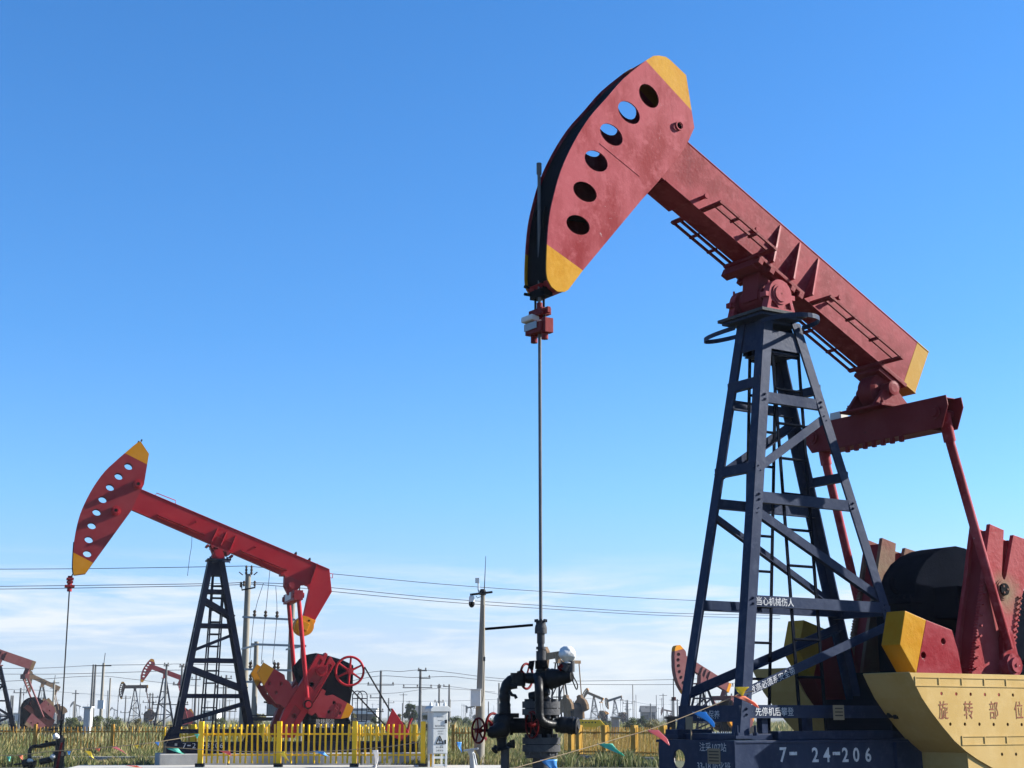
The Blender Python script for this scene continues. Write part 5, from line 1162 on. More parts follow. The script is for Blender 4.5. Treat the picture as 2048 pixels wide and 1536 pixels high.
rl = (at(500, 1510, YF).z - zf, at(500, 1468, YF).z - zf)
fence('yellow_fence', (x0, YF), (x1, YF), zf, hF, (fr_(401), fr_(557.6), fr_(709), fr_(846)), 40, .062, rl, FYEL, 'bright yellow picket fence in front of the left pumping unit', 'bright yellow fence runs', .145)
YR = 57.5; x2, x3 = gx(322, YR), gx(836, YR); fr2 = lambda px: (gx(px, YR) - x2) / (x3 - x2)
fence('yellow_fence', (x2, YR), (x3, YR), .05, hF, (fr2(385), fr2(522), fr2(670), fr2(829)), 48, .062, rl, FYEL, 'bright yellow picket fence behind the left pumping unit', 'bright yellow fence runs', .17)
fence('yellow_fence', (x1 + .22, YF + .3), (x3 + .5, YR - .2), .05, hF, (.0, .5, 1), 20, .062, rl, FYEL, 'end run of the bright yellow fence beside the grey cabinet', 'bright yellow fence runs', .17)
YO = 68; hO = at(100, 1452, YO).z - .05
def ofence(px0, px1, Y, posts, n, label, h=None, pw=.042): 
    a, b = gx(px0, Y), gx(px1, Y); f = [(gx(p, Y) - a) / (b - a) for p in posts]
    hh = h or hO; return fence('orange_fence', (a, Y), (b, Y), .03, hh, f, n, pw, (.18, hh - .22), FORA, label, 'old orange picket fence', .125, .10)
ofence(-20, 402, YO, (68, 223, 378), 62, 'old thin orange picket fence running across the reeds at far left')
ofence(904, 958, 62, (906,), 9, 'short orange fence stretch between the grey cabinet and the wellhead')
A3, B3 = at(1128, 1514, 60.5), at(1345, 1524, 56)
fence('slat_fence', (A3.x, A3.y), (B3.x, B3.y), .22, 1.06, (.075, .15, .40, .67, .93), 80, .030, (.16, .86), BAMB, 'dense ochre slat fence on a low kerb right of the wellhead', 'ochre slat fence', .20, .06)
YW = 118; a, b = gx(-25, YW), gx(110, YW)
fence('steel_fence', (a, YW), (b, YW), at(50, 1449, YW).z, at(50, 1427, YW).z - at(50, 1449, YW).z, (.15, .32, .68, .96), 44, .05, (.1, .72), GALV, 'pale steel railing in front of the pink pumping unit at the left edge', None, .14, .06)
YT = 75; a, b = gx(1408, YT), gx(1475, YT); fence('white_fence', (a, YT), (b, YT), .55, .42, (.05, .95), 16, .05, (.08,), WHITE, 'little white picket fence glimpsed through the foot of the big tower', None, .10, .02)
# ------------------------------------------------------------------ control cabinet
YC = 48.6; cab = empty('control_cabinet', (gx(876, YC), YC, 0), 'grey electrical control cabinet on legs with a warning triangle on its door', 'cabinet')
def cz(py, Y=YC): return at(880, py, Y).z
cx0, cx1 = gx(864, YC), gx(896, YC); cdp = .55; cxl = gx(852, YC + .4)
mb = MB(); mb.box(V(((cx0 + cx1) / 2, YC + cdp / 2, (cz(1423) + cz(1508)) / 2)), X1 * ((cx1 - cx0) / 2), Y1 * cdp / 2, Z1 * ((cz(1423) - cz(1508)) / 2)); body = mb.build('cabinet_body', CABM, cab, .01)
mb = MB(); zt4 = cz(1412); mb.prism([V((cx0 - .08, YC - .08, cz(1423))), V((cx1 + .08, YC - .08, cz(1423))), V((cx1 + .08, YC - .08, cz(1417))), V((cx1 - .02, YC - .08, zt4)), V((cx0 + .0, YC - .08, zt4)), V((cx0 - .08, YC - .08, cz(1417)))], Y1 * (cdp + .14)); mb.build('cabinet_roof', CABM, cab, .008)
mb = MB(); mb.box(V(((cx0 + cx1) / 2 - .01, YC - .012, (cz(1424.5) + cz(1457)) / 2)), X1 * ((cx1 - cx0) / 2 - .03), Y1 * .01, Z1 * ((cz(1424.5) - cz(1457)) / 2 - .01)); mb.build('door', CABM, cab, .004)
mb = MB(); mb.box(V(((cx0 + cx1) / 2 - .01, YC - .012, (cz(1458) + cz(1507)) / 2)), X1 * ((cx1 - cx0) / 2 - .03), Y1 * .01, Z1 * ((cz(1458) - cz(1507)) / 2 - .01)); door = mb.build('door', CABM, cab, .004)
mb = MB()
for x in (cx0 + .04, cx1 - .04):
    for y in (YC + .03, YC + cdp - .05): mb.box(V((x, y, (cz(1508) + zs) / 2)), X1 * .03, Y1 * .03, Z1 * ((cz(1508) - zs) / 2))
for z in (cz(1515), zs + .06): mb.box(V(((cx0 + cx1) / 2, YC + .03, z)), X1 * ((cx1 - cx0) / 2), Y1 * .02, Z1 * .035)
mb.build('cabinet_stand', CABM, cab)
mb = MB()
for px in (894, 878.5, 865): mb.lathe(V((gx(px, YC), YC + .25, zt4)), Z1, [(0, .05), (.05, .05), (.12, .015)], 8)
mb.build('roof_lug', CABM, cab)
mb = MB(); t0, t1, t2 = [at(x, y, YC - .03) for x, y in ((879, 1471.5), (871.5, 1487.5), (886.5, 1487.5))]; cen = (t0 + t1 + t2) / 3
for a, b in ((t0, t1), (t1, t2), (t2, t0)): mb.bar(a, b, .026, .008, Y1)
mb.prism([at(879.8, 1475, YC - .028), at(876.6, 1481.5, YC - .028), at(879, 1481.5, YC - .028), at(878.2, 1486.5, YC - .028), at(881.6, 1479.8, YC - .028), at(879.3, 1479.8, YC - .028)], Y1 * .006); mb.build('warning_triangle', KLET, door)
for t, px, py, h, m in (('安全用电', 880, 1433.5, .055, DKLET), ('请勿触碰', 880, 1441, .04, DKLET), ('高压控制柜', 880, 1452, .065, KLET), ('设备运行', 881, 1462.5, .05, DKLET), ('请勿靠近', 881, 1467.5, .045, DKLET), ('当心触电', 879, 1494.5, .06, KLET), ('注意安全', 879, 1501, .06, KLET)):
    p = at(px, py, YC - .0225); text_part(t, p, X1, Z1, h, m, cab, 'lettering', .95, .001)
mb = MB(); mb.box(at(892, 1443, YC - .03), X1 * .03, Y1 * .015, Z1 * .05); mb.box(at(890.5, 1484, YC - .03), X1 * .025, Y1 * .015, Z1 * .06); mb.build('door_handle', DKMET, door)
cab.rotation_euler.z = math.radians(20)
# ------------------------------------------------------------------ camera pole by the wellhead
YP = 53.0; cp = empty('camera_pole', (gx(961, YP), YP, 0), 'concrete pole beside the wellhead with a dome camera, antenna and white box', 'camera pole')
px_ = at(966, 1186, YP); bx = gx(957.5, YP)
base = V((px_.x - .0, YP, 0)); bp = at(957.5, 1519, YP)
mb = MB(); mb.tube([V((bp.x, YP, -.2)), V((px_.x, YP, px_.z))], .20, 14, True, .075); mb.build('pole_shaft', POLEC, cp)
mb = MB(); l_, r_ = at(940, 1189.5, YP - .15), at(985, 1184, YP - .15); mb.bar(l_, r_, .07, .07, Z1); mb.tube([at(952, 1192, YP - .1), at(955, 1196, YP - .1), at(962, 1193, YP - .1)], .012, 5); mb.lathe(at(965.5, 1190, YP), Z1, [(0, .12), (.12, .12), (.2, .08)], 10); mb.build('crossarm', DKMET, cp)
mb = MB(); c = at(943.5, 1191, YP - .15); mb.lathe(c, -Z1, [(0, .05), (.04, .09), (.22, .10)], 12); mb.mat(1).lathe(c - Z1 * .22, -Z1, [(0, .10), (.10, .10), (.17, .06), (.19, .02)], 12); mb.build('dome_camera', [WHITE, HOLE], cp)
mb = MB(); mb.tube([at(957.5, 1185, YP), at(957.5, 1160, YP)], .02, 6); mb.box(at(954.5, 1161, YP - .05), X1 * .07, Y1 * .05, Z1 * .085); mb.tube([at(955, 1166, YP), at(954.5, 1176, YP), at(957, 1184, YP)], .008, 5); mb.build('radio_unit', WHITE, cp)
mb = MB(); mb.tube([at(968.5, 1184, YP), at(971.5, 1112, YP)], .018, 5, True, .008); mb.build('whip_antenna', CABLEM, cp)
mb = MB(); c = at(951.5, 1396, YP - .25); mb.box(c, X1 * .17, Y1 * .13, Z1 * .27); mb.box(c + Z1 * .285 - Y1 * .02, X1 * .19, Y1 * .16, Z1 * .012); mb.build('junction_box', WHITE, cp, .008)
mb = MB(); mb.tube(smooth_line([at(967, 1210, YP - .2), at(967.5, 1300, YP - .2), at(969, 1318, YP - .25), at(968, 1350, YP - .25), at(966.5, 1392, YP - .3), at(963, 1406, YP - .3)], 3), .012, 5); mb.box(at(968.5, 1318, YP - .25), X1 * .035, Y1 * .03, Z1 * .07); mb.build('pole_cable', CABLEM, cp)
# grey riser stand near it
YS = 47; st = empty('pipe_stand', (gx(944, YS), YS, 0), 'pale grey pipe stand with a flat tilted top plate, left of the wellhead', 'stand')
mb = MB(); mb.bar(at(927, 1501.5, YS), at(956.5, 1497, YS), .30, .05, Z1); mb.build('top_plate', GALV, st, .01)
mb = MB(); q = [at(941, 1501, YS), at(944, 1512, YS), at(946.5, 1540, YS)]; mb.tube([q[0], q[1], V((q[2].x, YS, 0))], [.10, .075, .10], 12); mb.tube([at(948, 1506, YS - .1), at(953, 1530, YS - .1)], .03, 6); mb.build('riser', GALV, st)
# ------------------------------------------------------------------ bunting
def flag_mesh(p, w, h, seed, sway):
    """triangular plastic flag hung from p, w wide along the string direction"""
    rnd = random.Random(seed); p = V(p); n = 9; vs = []; fs = []; ph = rnd.uniform(0, 6); k1 = rnd.uniform(.25, .5)
    top = V((1, rnd.uniform(-.35, .35), 0)).normalized()
    for j in range(n):
        t = j / (n - 1)
        for i in range(5):
            s_ = (i / 4 - .5) * (1 - t) * w + .02 * w * (i - 2) * t
            off = sway * t * h + V((0, 1, 0)) * (k1 * h * .35 * math.sin(3.2 * t + ph + i * .9)) * t + top * .10 * h * math.sin(5 * t + ph) * t
            vs.append(p + top * s_ - Z1 * (t * h * .75) + off)
    fs = [(j * 5 + i, j * 5 + i + 1, (j + 1) * 5 + i + 1, (j + 1) * 5 + i) for j in range(n - 1) for i in range(4)]
    return vs, fs
FLG = 'bunting flags'
def add_flag(px, py, Y, wpx, hpx, col, label, sway=(.8, 0, -.25), seed=None):
    k = span(1, Y); p = at(px, py, Y); mb = MB()
    g_ = 1.45 if px > 1000 else 1.15
    vs, fs = flag_mesh(p, wpx * k * g_, hpx * k * (1.25 if px > 1000 else 1.1), seed or int(px * 7 + py), V(sway)); mb.add(vs, fs, True)
    o = mb.build('bunting_flag', FLAGC[col], None, 0, p); tag(o, label, 'flag', FLG)
    md = o.modifiers.new('thickness', 'SOLIDIFY'); md.thickness = .002; return o
def string(pts, r, label):
    mb = MB(); pp = [at(*p) for p in pts]; mb.tube(smooth_line([tuple(q) for q in pp], 4), r, 5); return tag(mb.build('bunting_string', TAGM, None, 0, pp[0]), label, 'string', 'bunting strings')
LEG = B.P(tf(1.6) + .01, tw(1.6) + .012, 1.6); YB = LEG.y - .03
string([(1000, 1546, YB - 1.6), (1030, 1536, YB - 1.5), (1105, 1515, YB - 1.25), (1233, 1478, YB - .8), (1310, 1455.5, YB - .55), (1405, 1419, YB - .25), (1464, 1395, YB - .06), (1478, 1388, YB - .02), (1507, 1382, YB + .0)], .0045, 'thin pale bunting string tied to the near foot of the big tower')
add_flag(1097, 1519, YB - 1.27, 24, 26, 'blue', 'blue flag on the string in front of the wellhead casing', (.45, 0, -.1))
add_flag(1209, 1487, YB - .9, 22, 30, 'green', 'green flag on the string before the ochre slat fence', (.95, 0, .1))
add_flag(1304, 1460, YB - .6, 18, 34, 'pink', 'pink flag on the string at the corner of the big skid', (.9, 0, .05))
add_flag(1398, 1424, YB - .28, 20, 34, 'blue', 'bright blue flag hanging over the far foot of the big tower', (.75, 0, .05))
add_flag(1478, 1392, YB - .04, 18, 34, 'orange', 'orange flag blown against the near leg of the big tower', (1.0, -.05, .2))
add_flag(1484, 1374, YB - .05, 20, 22, 'yellow', 'yellow flag standing up at the near leg of the big tower', (-.1, 0, .1))
YQ = 47.6
string([(-10, 1511, YQ), (40, 1510, YQ), (100, 1503, YQ), (220, 1494, YQ), (300, 1486, YQ), (400, 1470, YQ + .8)], .012, 'thin bunting string across the reeds at far left')
string([(330, 1494, YQ), (420, 1500, YQ), (520, 1504, YQ), (640, 1503, YQ), (760, 1495, YQ), (840, 1484, YQ)], .010, 'thin bunting string along the bright yellow fence')
for px, py, w_, h_, c_, lb, sw in ((175, 1502, 12, 17, 'yellow', 'yellow flag over the reeds, left of the concrete footing', (.7, 0, 0)), (227, 1493, 13, 24, 'pink', 'large pink flag over the reeds, beside an orange fence post', (1, 0, .2)), (272, 1489, 9, 8, 'yellow', 'little yellow flag in the reeds left of the big skid of the left unit', (.3, 0, -.1)), (314, 1484, 9, 8, 'blue', 'little blue flag just left of the left unit skid', (.3, 0, -.1)), (138, 1502, 8, 7, 'blue', 'little blue flag right of the small wellhead', (.1, 0, -.2)), (195, 1497, 9, 8, 'orange', 'little orange flag left of an orange fence post', (.3, 0, .1)), (17, 1513, 8, 10, 'green', 'little pale green flag at the left edge of the picture', (.3, 0, -.1)), (41, 1511, 8, 9, 'orange', 'little orange flag near the left edge, over the kerb wall', (.4, 0, -.1)), (262, 1531, 22, 16, 'orange', 'orange flag lying at the edge of the pale slab', (1.2, 0, .5)),
                              (345, 1497, 20, 22, 'green', 'green flag before the lettered end of the left unit skid', (.9, 0, .3)), (448, 1502, 20, 18, 'red', 'dull red flag on the bright yellow fence near its left post', (.8, 0, .3)), (563, 1503, 12, 22, 'yellow', 'yellow flag just right of the second yellow fence post', (.55, 0, -.05)), (636, 1502, 20, 20, 'blue', 'blue flag in the middle of the bright yellow fence', (.9, 0, .3)), (750, 1500, 11, 36, 'white', 'long pale pink flag hanging low on the yellow fence', (.15, 0, -.25)), (393, 1468, 9, 10, 'green', 'green flag on top of the first yellow fence post', (.2, 0, 0)), (918, 1484, 9, 18, 'blue', 'blue flag by the pipe stand left of the wellhead', (.2, 0, -.3)), (968, 1474, 10, 10, 'red', 'red flag in the reeds left of the wellhead pipe', (.4, 0, .1))):
    add_flag(px, py, YQ if px < 900 else 46.5, w_, h_, c_, lb, sw)
# ------------------------------------------------------------------ utility poles
POLES = {}
def upole(key, tx, ty, Y, label, arms=(), r=None, mat=POLED, lean=0, group='utility poles', extra=None, base_z=0.0, cat='utility pole'):
    """tx,ty: the pole top in the picture; arms: (metres below the top, half length, insulators)"""
    t = at(tx, ty, Y); root = empty('utility_pole', (t.x + lean, Y, base_z), label, cat, group)
    r = r or .15; mb = MB(); mb.tube([V((t.x + lean, Y, base_z - .2)), t], r * 1.25, 8, True, r * .8); mb.build('pole_shaft', mat, root)
    for arm in arms:
        dz, hl, n = arm[:3]; off = arm[3] if len(arm) > 3 else 0
        c = t - Z1 * dz + X1 * off; mb = MB(); mb.bar(c - X1 * hl - Y1 * r, c + X1 * hl - Y1 * r, .08, .09, Z1); o = mb.build('crossarm', DKMET, root)
        for k in range(n):
            x = -hl + .12 + (2 * hl - .24) * k / max(1, n - 1); mb = MB(); mb.lathe(c + X1 * x - Y1 * r + Z1 * .04, Z1, [(0, .03), (.10, .03), (.10, .10), (.15, .11), (.2, .06), (.30, .05)], 7); mb.build('insulator', PORC, o)
    POLES[key] = (t, root); return t, root
# the pair of tall poles with the transformer, behind the left unit
YH = 76.0
tA, rA = upole('A', 496.5, 1148, YH, 'taller concrete pole of the transformer pair, just right of the left tower', (), .17, POLEC, group='transformer pole pair')
mb = MB()
for dx in (-.45, .45): mb.tube([at(496.5, 1150, YH) + X1 * dx * .6, at(496.5, 1144, YH) + X1 * dx], .03, 6)
for x in (492.3, 502.8): mb.lathe(at(x, 1148, YH - .1), Z1, [(-.05, .03), (.05, .07), (.12, .04), (.2, .07), (.27, .04), (.35, .06), (.42, .03)], 8)
mb.build('insulator', PORC, rA)
mb = MB(); mb.tube([at(483, 1166, YH - .2), at(484, 1180, YH - .2), at(510, 1175, YH - .2), at(509.5, 1165, YH - .2)], .045, 6); mb.build('crossarm', DKMET, rA)
for x, y in ((482, 1170), (488, 1168), (509.5, 1168)): mb = MB(); mb.lathe(at(x, y, YH - .2), Z1, [(-.12, .03), (-.05, .07), (.02, .04), (.09, .07), (.16, .03)], 7); mb.build('insulator', PORC, rA)
tB, rB = upole('B', 586, 1172, YH + 1, 'pole of the transformer pair seen behind the pitman arms of the left unit', (), .16, POLEC, group='transformer pole pair')
mb = MB(); mb.tube([at(599.5, 1168, YH), at(599, 1180, YH), at(586, 1190, YH)], .04, 6); mb.build('crossarm', DKMET, rB)
tC, rC = upole('C', 513, 1283, YH - 3, 'short front pole left of the transformer, behind the left crank', (), .13, POLEC, group='transformer pole pair')
tD, rD = upole('D', 605.5, 1286, YH - 3, 'short front pole right of the transformer, behind the gearbox of the left unit', (), .12, POLEC, group='transformer pole pair')
def xbar(px0, py0, px1, py1, Y, par, r=.05, ins=()):
    mb = MB(); mb.bar(at(px0, py0, Y), at(px1, py1, Y), .09, .10, Z1); o = mb.build('crossarm', GALV, par)
    for x in ins:
        t = (x - px0) / (px1 - px0); c = at(px0, py0, Y).lerp(at(px1, py1, Y), t); m2 = MB(); m2.lathe(c + Z1 * .05, Z1, [(0, .05), (.08, .10), (.16, .05), (.24, .09), (.32, .04)], 7); m2.build('insulator', PORC, o)
xbar(485, 1234, 591, 1239.5, YH - .25, rA, ins=(509, 531, 554)); xbar(503, 1288.5, 613, 1292, YH - 3.2, rC); xbar(487, 1338.5, 594, 1341, YH - .25, rA, ins=(500.5, 549, 556)); xbar(487, 1363.5, 594, 1365, YH - .25, rB, ins=(501, 520))
mb = MB(); mb.bar(at(484, 1298, YH - .3), at(511, 1291, YH - 3), .08, .08, Z1); mb.bar(at(573, 1299, YH - .3), at(604, 1292, YH - 3), .08, .08, Z1); mb.build('crossarm', GALV, rC)
for x0, y0, x1, y1, x2 in ((527, 1166, 509, 1228, 500), (540, 1139, 531, 1230, 523), (551.5, 1173, 554, 1230, 546)):
    mb = MB(); mb.tube(smooth_line([at(x0, y0, YH - .3), at(x1, y1, YH - .3), at(x2, 1318, YH - .3), at(x2 + 1, 1326, YH - .3), at(x2 + 3, 1320, YH - .3), at(x2 + 5, 1334, YH - .3)], 3), .014, 5); mb.build('drop_wire', WIREM, rA)
YTf = 73; tf_ = empty('transformer', (gx(548, YTf), YTf, 0), 'grey finned transformer on a steel platform between two short poles', 'transformer')
mb = MB(); mb.box(at(548, 1417, YTf), X1 * .30, Y1 * .3, Z1 * .30)
for k in range(7): mb.box(at(548, 1417, YTf) + X1 * (-.27 + k * .09) - Y1 * .36, X1 * .015, Y1 * .06, Z1 * .24)
mb.build('tank', GALV, tf_); mb = MB(); mb.box(at(548, 1404.5, YTf), X1 * .42, Y1 * .36, Z1 * .04)
for dx in (-.28, -.05, .18): mb.lathe(at(548, 1403, YTf) + X1 * dx, Z1, [(0, .06), (.1, .05), (.1, .08), (.2, .04), (.35, .03), (.5, .02)], 7)
mb.build('bushings', DKMET, tf_); mb = MB(); a, b = at(505, 1438, YTf), at(610, 1438, YTf); mb.bar(a, b, .8, .16, Z1); mb.bar(a + Z1 * .16 - Y1 * .35, b + Z1 * .16 - Y1 * .35, .06, .06, Z1)
for q in (a, b): mb.box(V((q.x, YTf, q.z / 2)), X1 * .06, Y1 * .06, Z1 * q.z / 2)
mb.build('platform', DKMET, tf_)
# three line wires across the whole field
def wire(pts, label, r=.016, group='overhead wires'):
    pp = [tuple(at(*p)) for p in pts]; mb = MB(); mb.tube(smooth_line(pp, 5), r, 5); return tag(mb.build('power_line', WIREM, None, 0, pp[0]), label, 'wire', group)
wire([(-40, 1138.5, 84), (150, 1137.5, 82), (330, 1135, 79), (492, 1132, YH)], 'topmost wire from the left edge to the tall transformer pole', .017)
wire([(492, 1132, YH), (663, 1147.5, 79), (880, 1168, 84), (1100, 1184, 90), (1320, 1198, 96), (1560, 1207, 104)], 'topmost wire running right from the tall transformer pole, behind the polished rod', .017)
wire([(-40, 1173, 84), (100, 1171.6, 82), (407, 1167.5, 78), (483, 1165, YH)], 'middle wire from the left edge to the tall transformer pole', .017)
wire([(483, 1165, YH), (570, 1167.5, 77), (665, 1175.5, 79), (880, 1196.4, 84), (1100, 1212, 90), (1320, 1225.5, 96), (1560, 1231, 104)], 'middle wire running right from the tall transformer pole', .017)
wire([(-40, 1178.5, 84), (100, 1177, 82), (407, 1171.5, 78), (509, 1168, YH)], 'lowest of the three wires from the left edge to the transformer pole', .017)
wire([(509, 1168, YH), (600, 1176, 77), (665, 1183, 79), (880, 1203, 84), (1100, 1218, 90), (1320, 1230.5, 96), (1560, 1237, 104)], 'lowest of the three wires running right from the transformer pole', .017)
# poles further off: (key, x top, y top, distance, label, arms, radius)
PL = [('e', 207.5, 1326, 143, 'slim pole with camera and white box, left of the red unit with the drooping tail', ((.25, .75, 0),), .14),
      ('f', 187, 1329, 180, 'left one of two close bare poles at far left', (), .13), ('f2', 191.5, 1329, 181, 'right one of two close bare poles at far left', (), .13),
      ('g', 221, 1356, 190, 'white slender mast left of the dark level pumping unit', (), .12), ('h', 152, 1380, 260, 'thin bare pole above the scrub between the rod and the twin poles', ((.6, .6, 0),), .14),
      ('i', 252, 1391, 300, 'distant pole between the two far tower units at left', ((.5, 1.0, 2), (3.2, .9, 2)), .14), ('j', 109, 1361, 165, 'camera pole in front of the tan unit at far left', ((.25, .55, 0),), .12),
      ('k', 42, 1376, 200, 'pole behind the pink cranks at the left edge', ((.6, .9, 2),), .15), ('l', 23, 1391, 210, 'left one of two stub poles at the left edge', (), .14), ('l2', 26.5, 1391, 211, 'right one of two stub poles at the left edge', (), .14),
      ('m', 762, 1341, 175, 'pole with two crossarms right of the red belt wheel', ((.25, .08, 0), (1.6, 1.5, 3), (3.0, .7, 2, -.5), (4.5, .9, 2, -.5)), .15), ('n', 841, 1338, 170, 'pole with clustered insulators above the grey cabinet', ((.2, .5, 2, .2), (1.0, .6, 2, .5), (2.0, 1.6, 3, -.3)), .16),
      ('o', 878.5, 1368, 230, 'left pole of a small gantry behind the cabinet', ((.5, .3, 2), (2.6, .7, 2)), .15), ('o2', 898.5, 1369, 231, 'right pole of a small gantry behind the cabinet', ((.3, .5, 2, -.4),), .15),
      ('p', 777.5, 1396, 330, 'small pole standing over the red belt guard', ((1, 1.2, 2),), .16), ('q', 805.5, 1406, 340, 'small bare pole left of the round dark tree', (), .16),
      ('r', 333.5, 1328, 165, 'fork topped pole behind the red unit with the drooping tail', ((.2, .30, 2), (4.2, 1.9, 3, .6)), .13), ('s', 364.5, 1330, 168, 'fork topped pole beside the left tower', ((.2, .30, 2), (2.1, .9, 2), (7.0, 1.8, 3, -.4)), .13),
      ('t', 393, 1344, 190, 'bare pole seen through the left tower', ((.9, .6, 2),), .13), ('u', 453, 1350, 185, 'camera pole seen right of the left ladder', ((.4, .7, 2), (4.2, 1.4, 3)), .14),
      ('v', 447.5, 1371, 200, 'pole with crossarms just right of the left tower', ((.3, 1.0, 2),), .12), ('w', 300.5, 1386, 270, 'crowded pole with four crossarms behind the dark cranks', ((.3, .6, 2), (1.6, 1.2, 3), (3.6, 1.3, 3), (5.2, .9, 2)), .15), ('w2', 306, 1388, 272, 'second crowded pole behind the dark cranks', ((.6, 1.0, 2), (2.4, 1.2, 3)), .15),
      ('x', 1255, 1400, 360, 'pole left of the distant dark horsehead, right of the slat fence units', ((.8, 1.1, 2), (2.2, .7, 2)), .17), ('y', 1301, 1407, 360, 'pole close left of the distant dark horsehead', ((1.0, 1.2, 2),), .17), ('z', 1312.5, 1390, 340, 'thin whip mast beside the distant dark horsehead', (), .08),
      ('aa', 1345, 1398, 330, 'left leg of a distant goalpost frame by the pink horsehead', ((.3, .05, 0),), .15), ('ab', 1354.5, 1398, 331, 'right leg of a distant goalpost frame by the pink horsehead', ((.3, .9, 0, -.5),), .15),
      ('ac', 1452, 1362, 190, 'pole behind the pitmans of the pink unit in the big tower', ((.6, .6, 2, .3), (3.6, 1.5, 0, .8), (5.6, 1.5, 0, .8)), .15), ('ad', 1463, 1387, 240, 'small pole seen through the front of the big tower', ((1.2, 1.0, 2),), .15),
      ('ae', 398, 1396, 300, 'thin far pole between the ladder and the front leg of the left tower', (), .15), ('af', 1140.5, 1398, 330, 'thin far mast behind the wellhead valve', (), .13), ('ag', 1147, 1402, 330, 'second thin far mast right of the wellhead valve', (), .13), ('ah', 998, 1366, 250, 'pole standing left of the wellhead elbow', (), .14), ('ai', 977, 1403, 330, 'thin far pole right of the camera pole', (), .13)]
for k, x, y, Y, lb, arms, r in PL: upole(k, x, y, Y, lb, arms, r, POLEC if k in ('e', 'g', 'j') else POLED)
mb = MB(); mb.box(at(202, 1409, 142.5), X1 * .28, Y1 * .15, Z1 * .38); mb.build('junction_box', WHITE, POLES['e'][1])
mb = MB(); mb.tube([at(207.8, 1326, 143), at(210.5, 1306, 143)], .03, 5); mb.build('whip_antenna', CABLEM, POLES['e'][1])
mb = MB(); mb.tube([at(109, 1361, 165), at(110.5, 1350, 165)], .03, 5); mb.build('whip_antenna', CABLEM, POLES['j'][1])
# lattice of thin far masts along the skyline
rnd = random.Random(31); far_txt = 'thin dark mast on the far skyline, too small to tell from its neighbours'
for i in range(86):
    x = rnd.choice([rnd.uniform(-10, 480), rnd.uniform(440, 1000), rnd.uniform(1130, 1480)]); Y = rnd.uniform(420, 950); hgt = rnd.uniform(6, 11); t = V((gx(x, Y), Y, hgt))
    o = empty('skyline_mast', (t.x, Y, 0), far_txt, 'mast', 'far skyline masts'); mb = MB(); mb.tube([V((t.x, Y, 0)), t], rnd.uniform(.11, .17), 5); mb.build('pole_shaft', POLED if i % 3 else POLEC, o)
    if i % 2: mb = MB(); mb.bar(t - Z1 * .5 - X1 * 1.1, t - Z1 * .5 + X1 * 1.1, .10, .12, Z1); mb.build('crossarm', DKMET, o)
# far wires
def fw(p, label): wire(p, label, .028, 'distant overhead wires')
fw([(-20, 1337, 175), (90, 1336, 175), (187, 1331, 180), (320, 1329, 168), (364, 1328, 168), (470, 1331, 170)], 'uppermost far wire over the pink unit at the left edge')
fw([(-20, 1348, 175), (120, 1348, 175), (300, 1343, 170), (364, 1340, 168), (480, 1345, 170)], 'second far wire over the pink unit at the left edge')
fw([(-20, 1364, 180), (60, 1360, 180), (190, 1352, 181), (262, 1358, 185), (330, 1366, 190), (400, 1372, 200)], 'sagging far wire through the twin poles at far left')
fw([(-20, 1382, 220), (43, 1379, 200), (150, 1386, 240), (252, 1393, 300), (380, 1394, 300)], 'low far wire behind the left wellhead rod')
fw([(690, 1352, 180), (762, 1342, 175), (800, 1343, 172), (841, 1340, 170), (900, 1345, 170), (1000, 1357, 175), (1130, 1362, 180), (1350, 1359, 190), (1480, 1354, 190)], 'far wire running behind the wellhead to the pink unit')
fw([(690, 1365, 180), (757, 1352, 175), (829, 1355, 170), (900, 1353, 170), (960, 1359, 172), (1100, 1368, 180), (1350, 1369, 190), (1480, 1366, 190)], 'second far wire running behind the wellhead to the pink unit')
fw([(700, 1368, 200), (775, 1368, 200), (875, 1371, 230), (930, 1377, 232), (1000, 1389, 240)], 'far wire from the crossarm pole to the small gantry')
fw([(700, 1389, 240), (790, 1386, 235), (875, 1377, 230), (990, 1384, 240)], 'low far wire left of the small gantry')
fw([(640, 1398, 300), (780, 1402, 330), (900, 1402, 330), (1000, 1398, 330)], 'lowest far wire above the round dark tree')
fw([(1160, 1396, 360), (1255, 1402, 360), (1301, 1409, 360), (1350, 1408, 360), (1460, 1398, 240)], 'far wire over the row of far units')
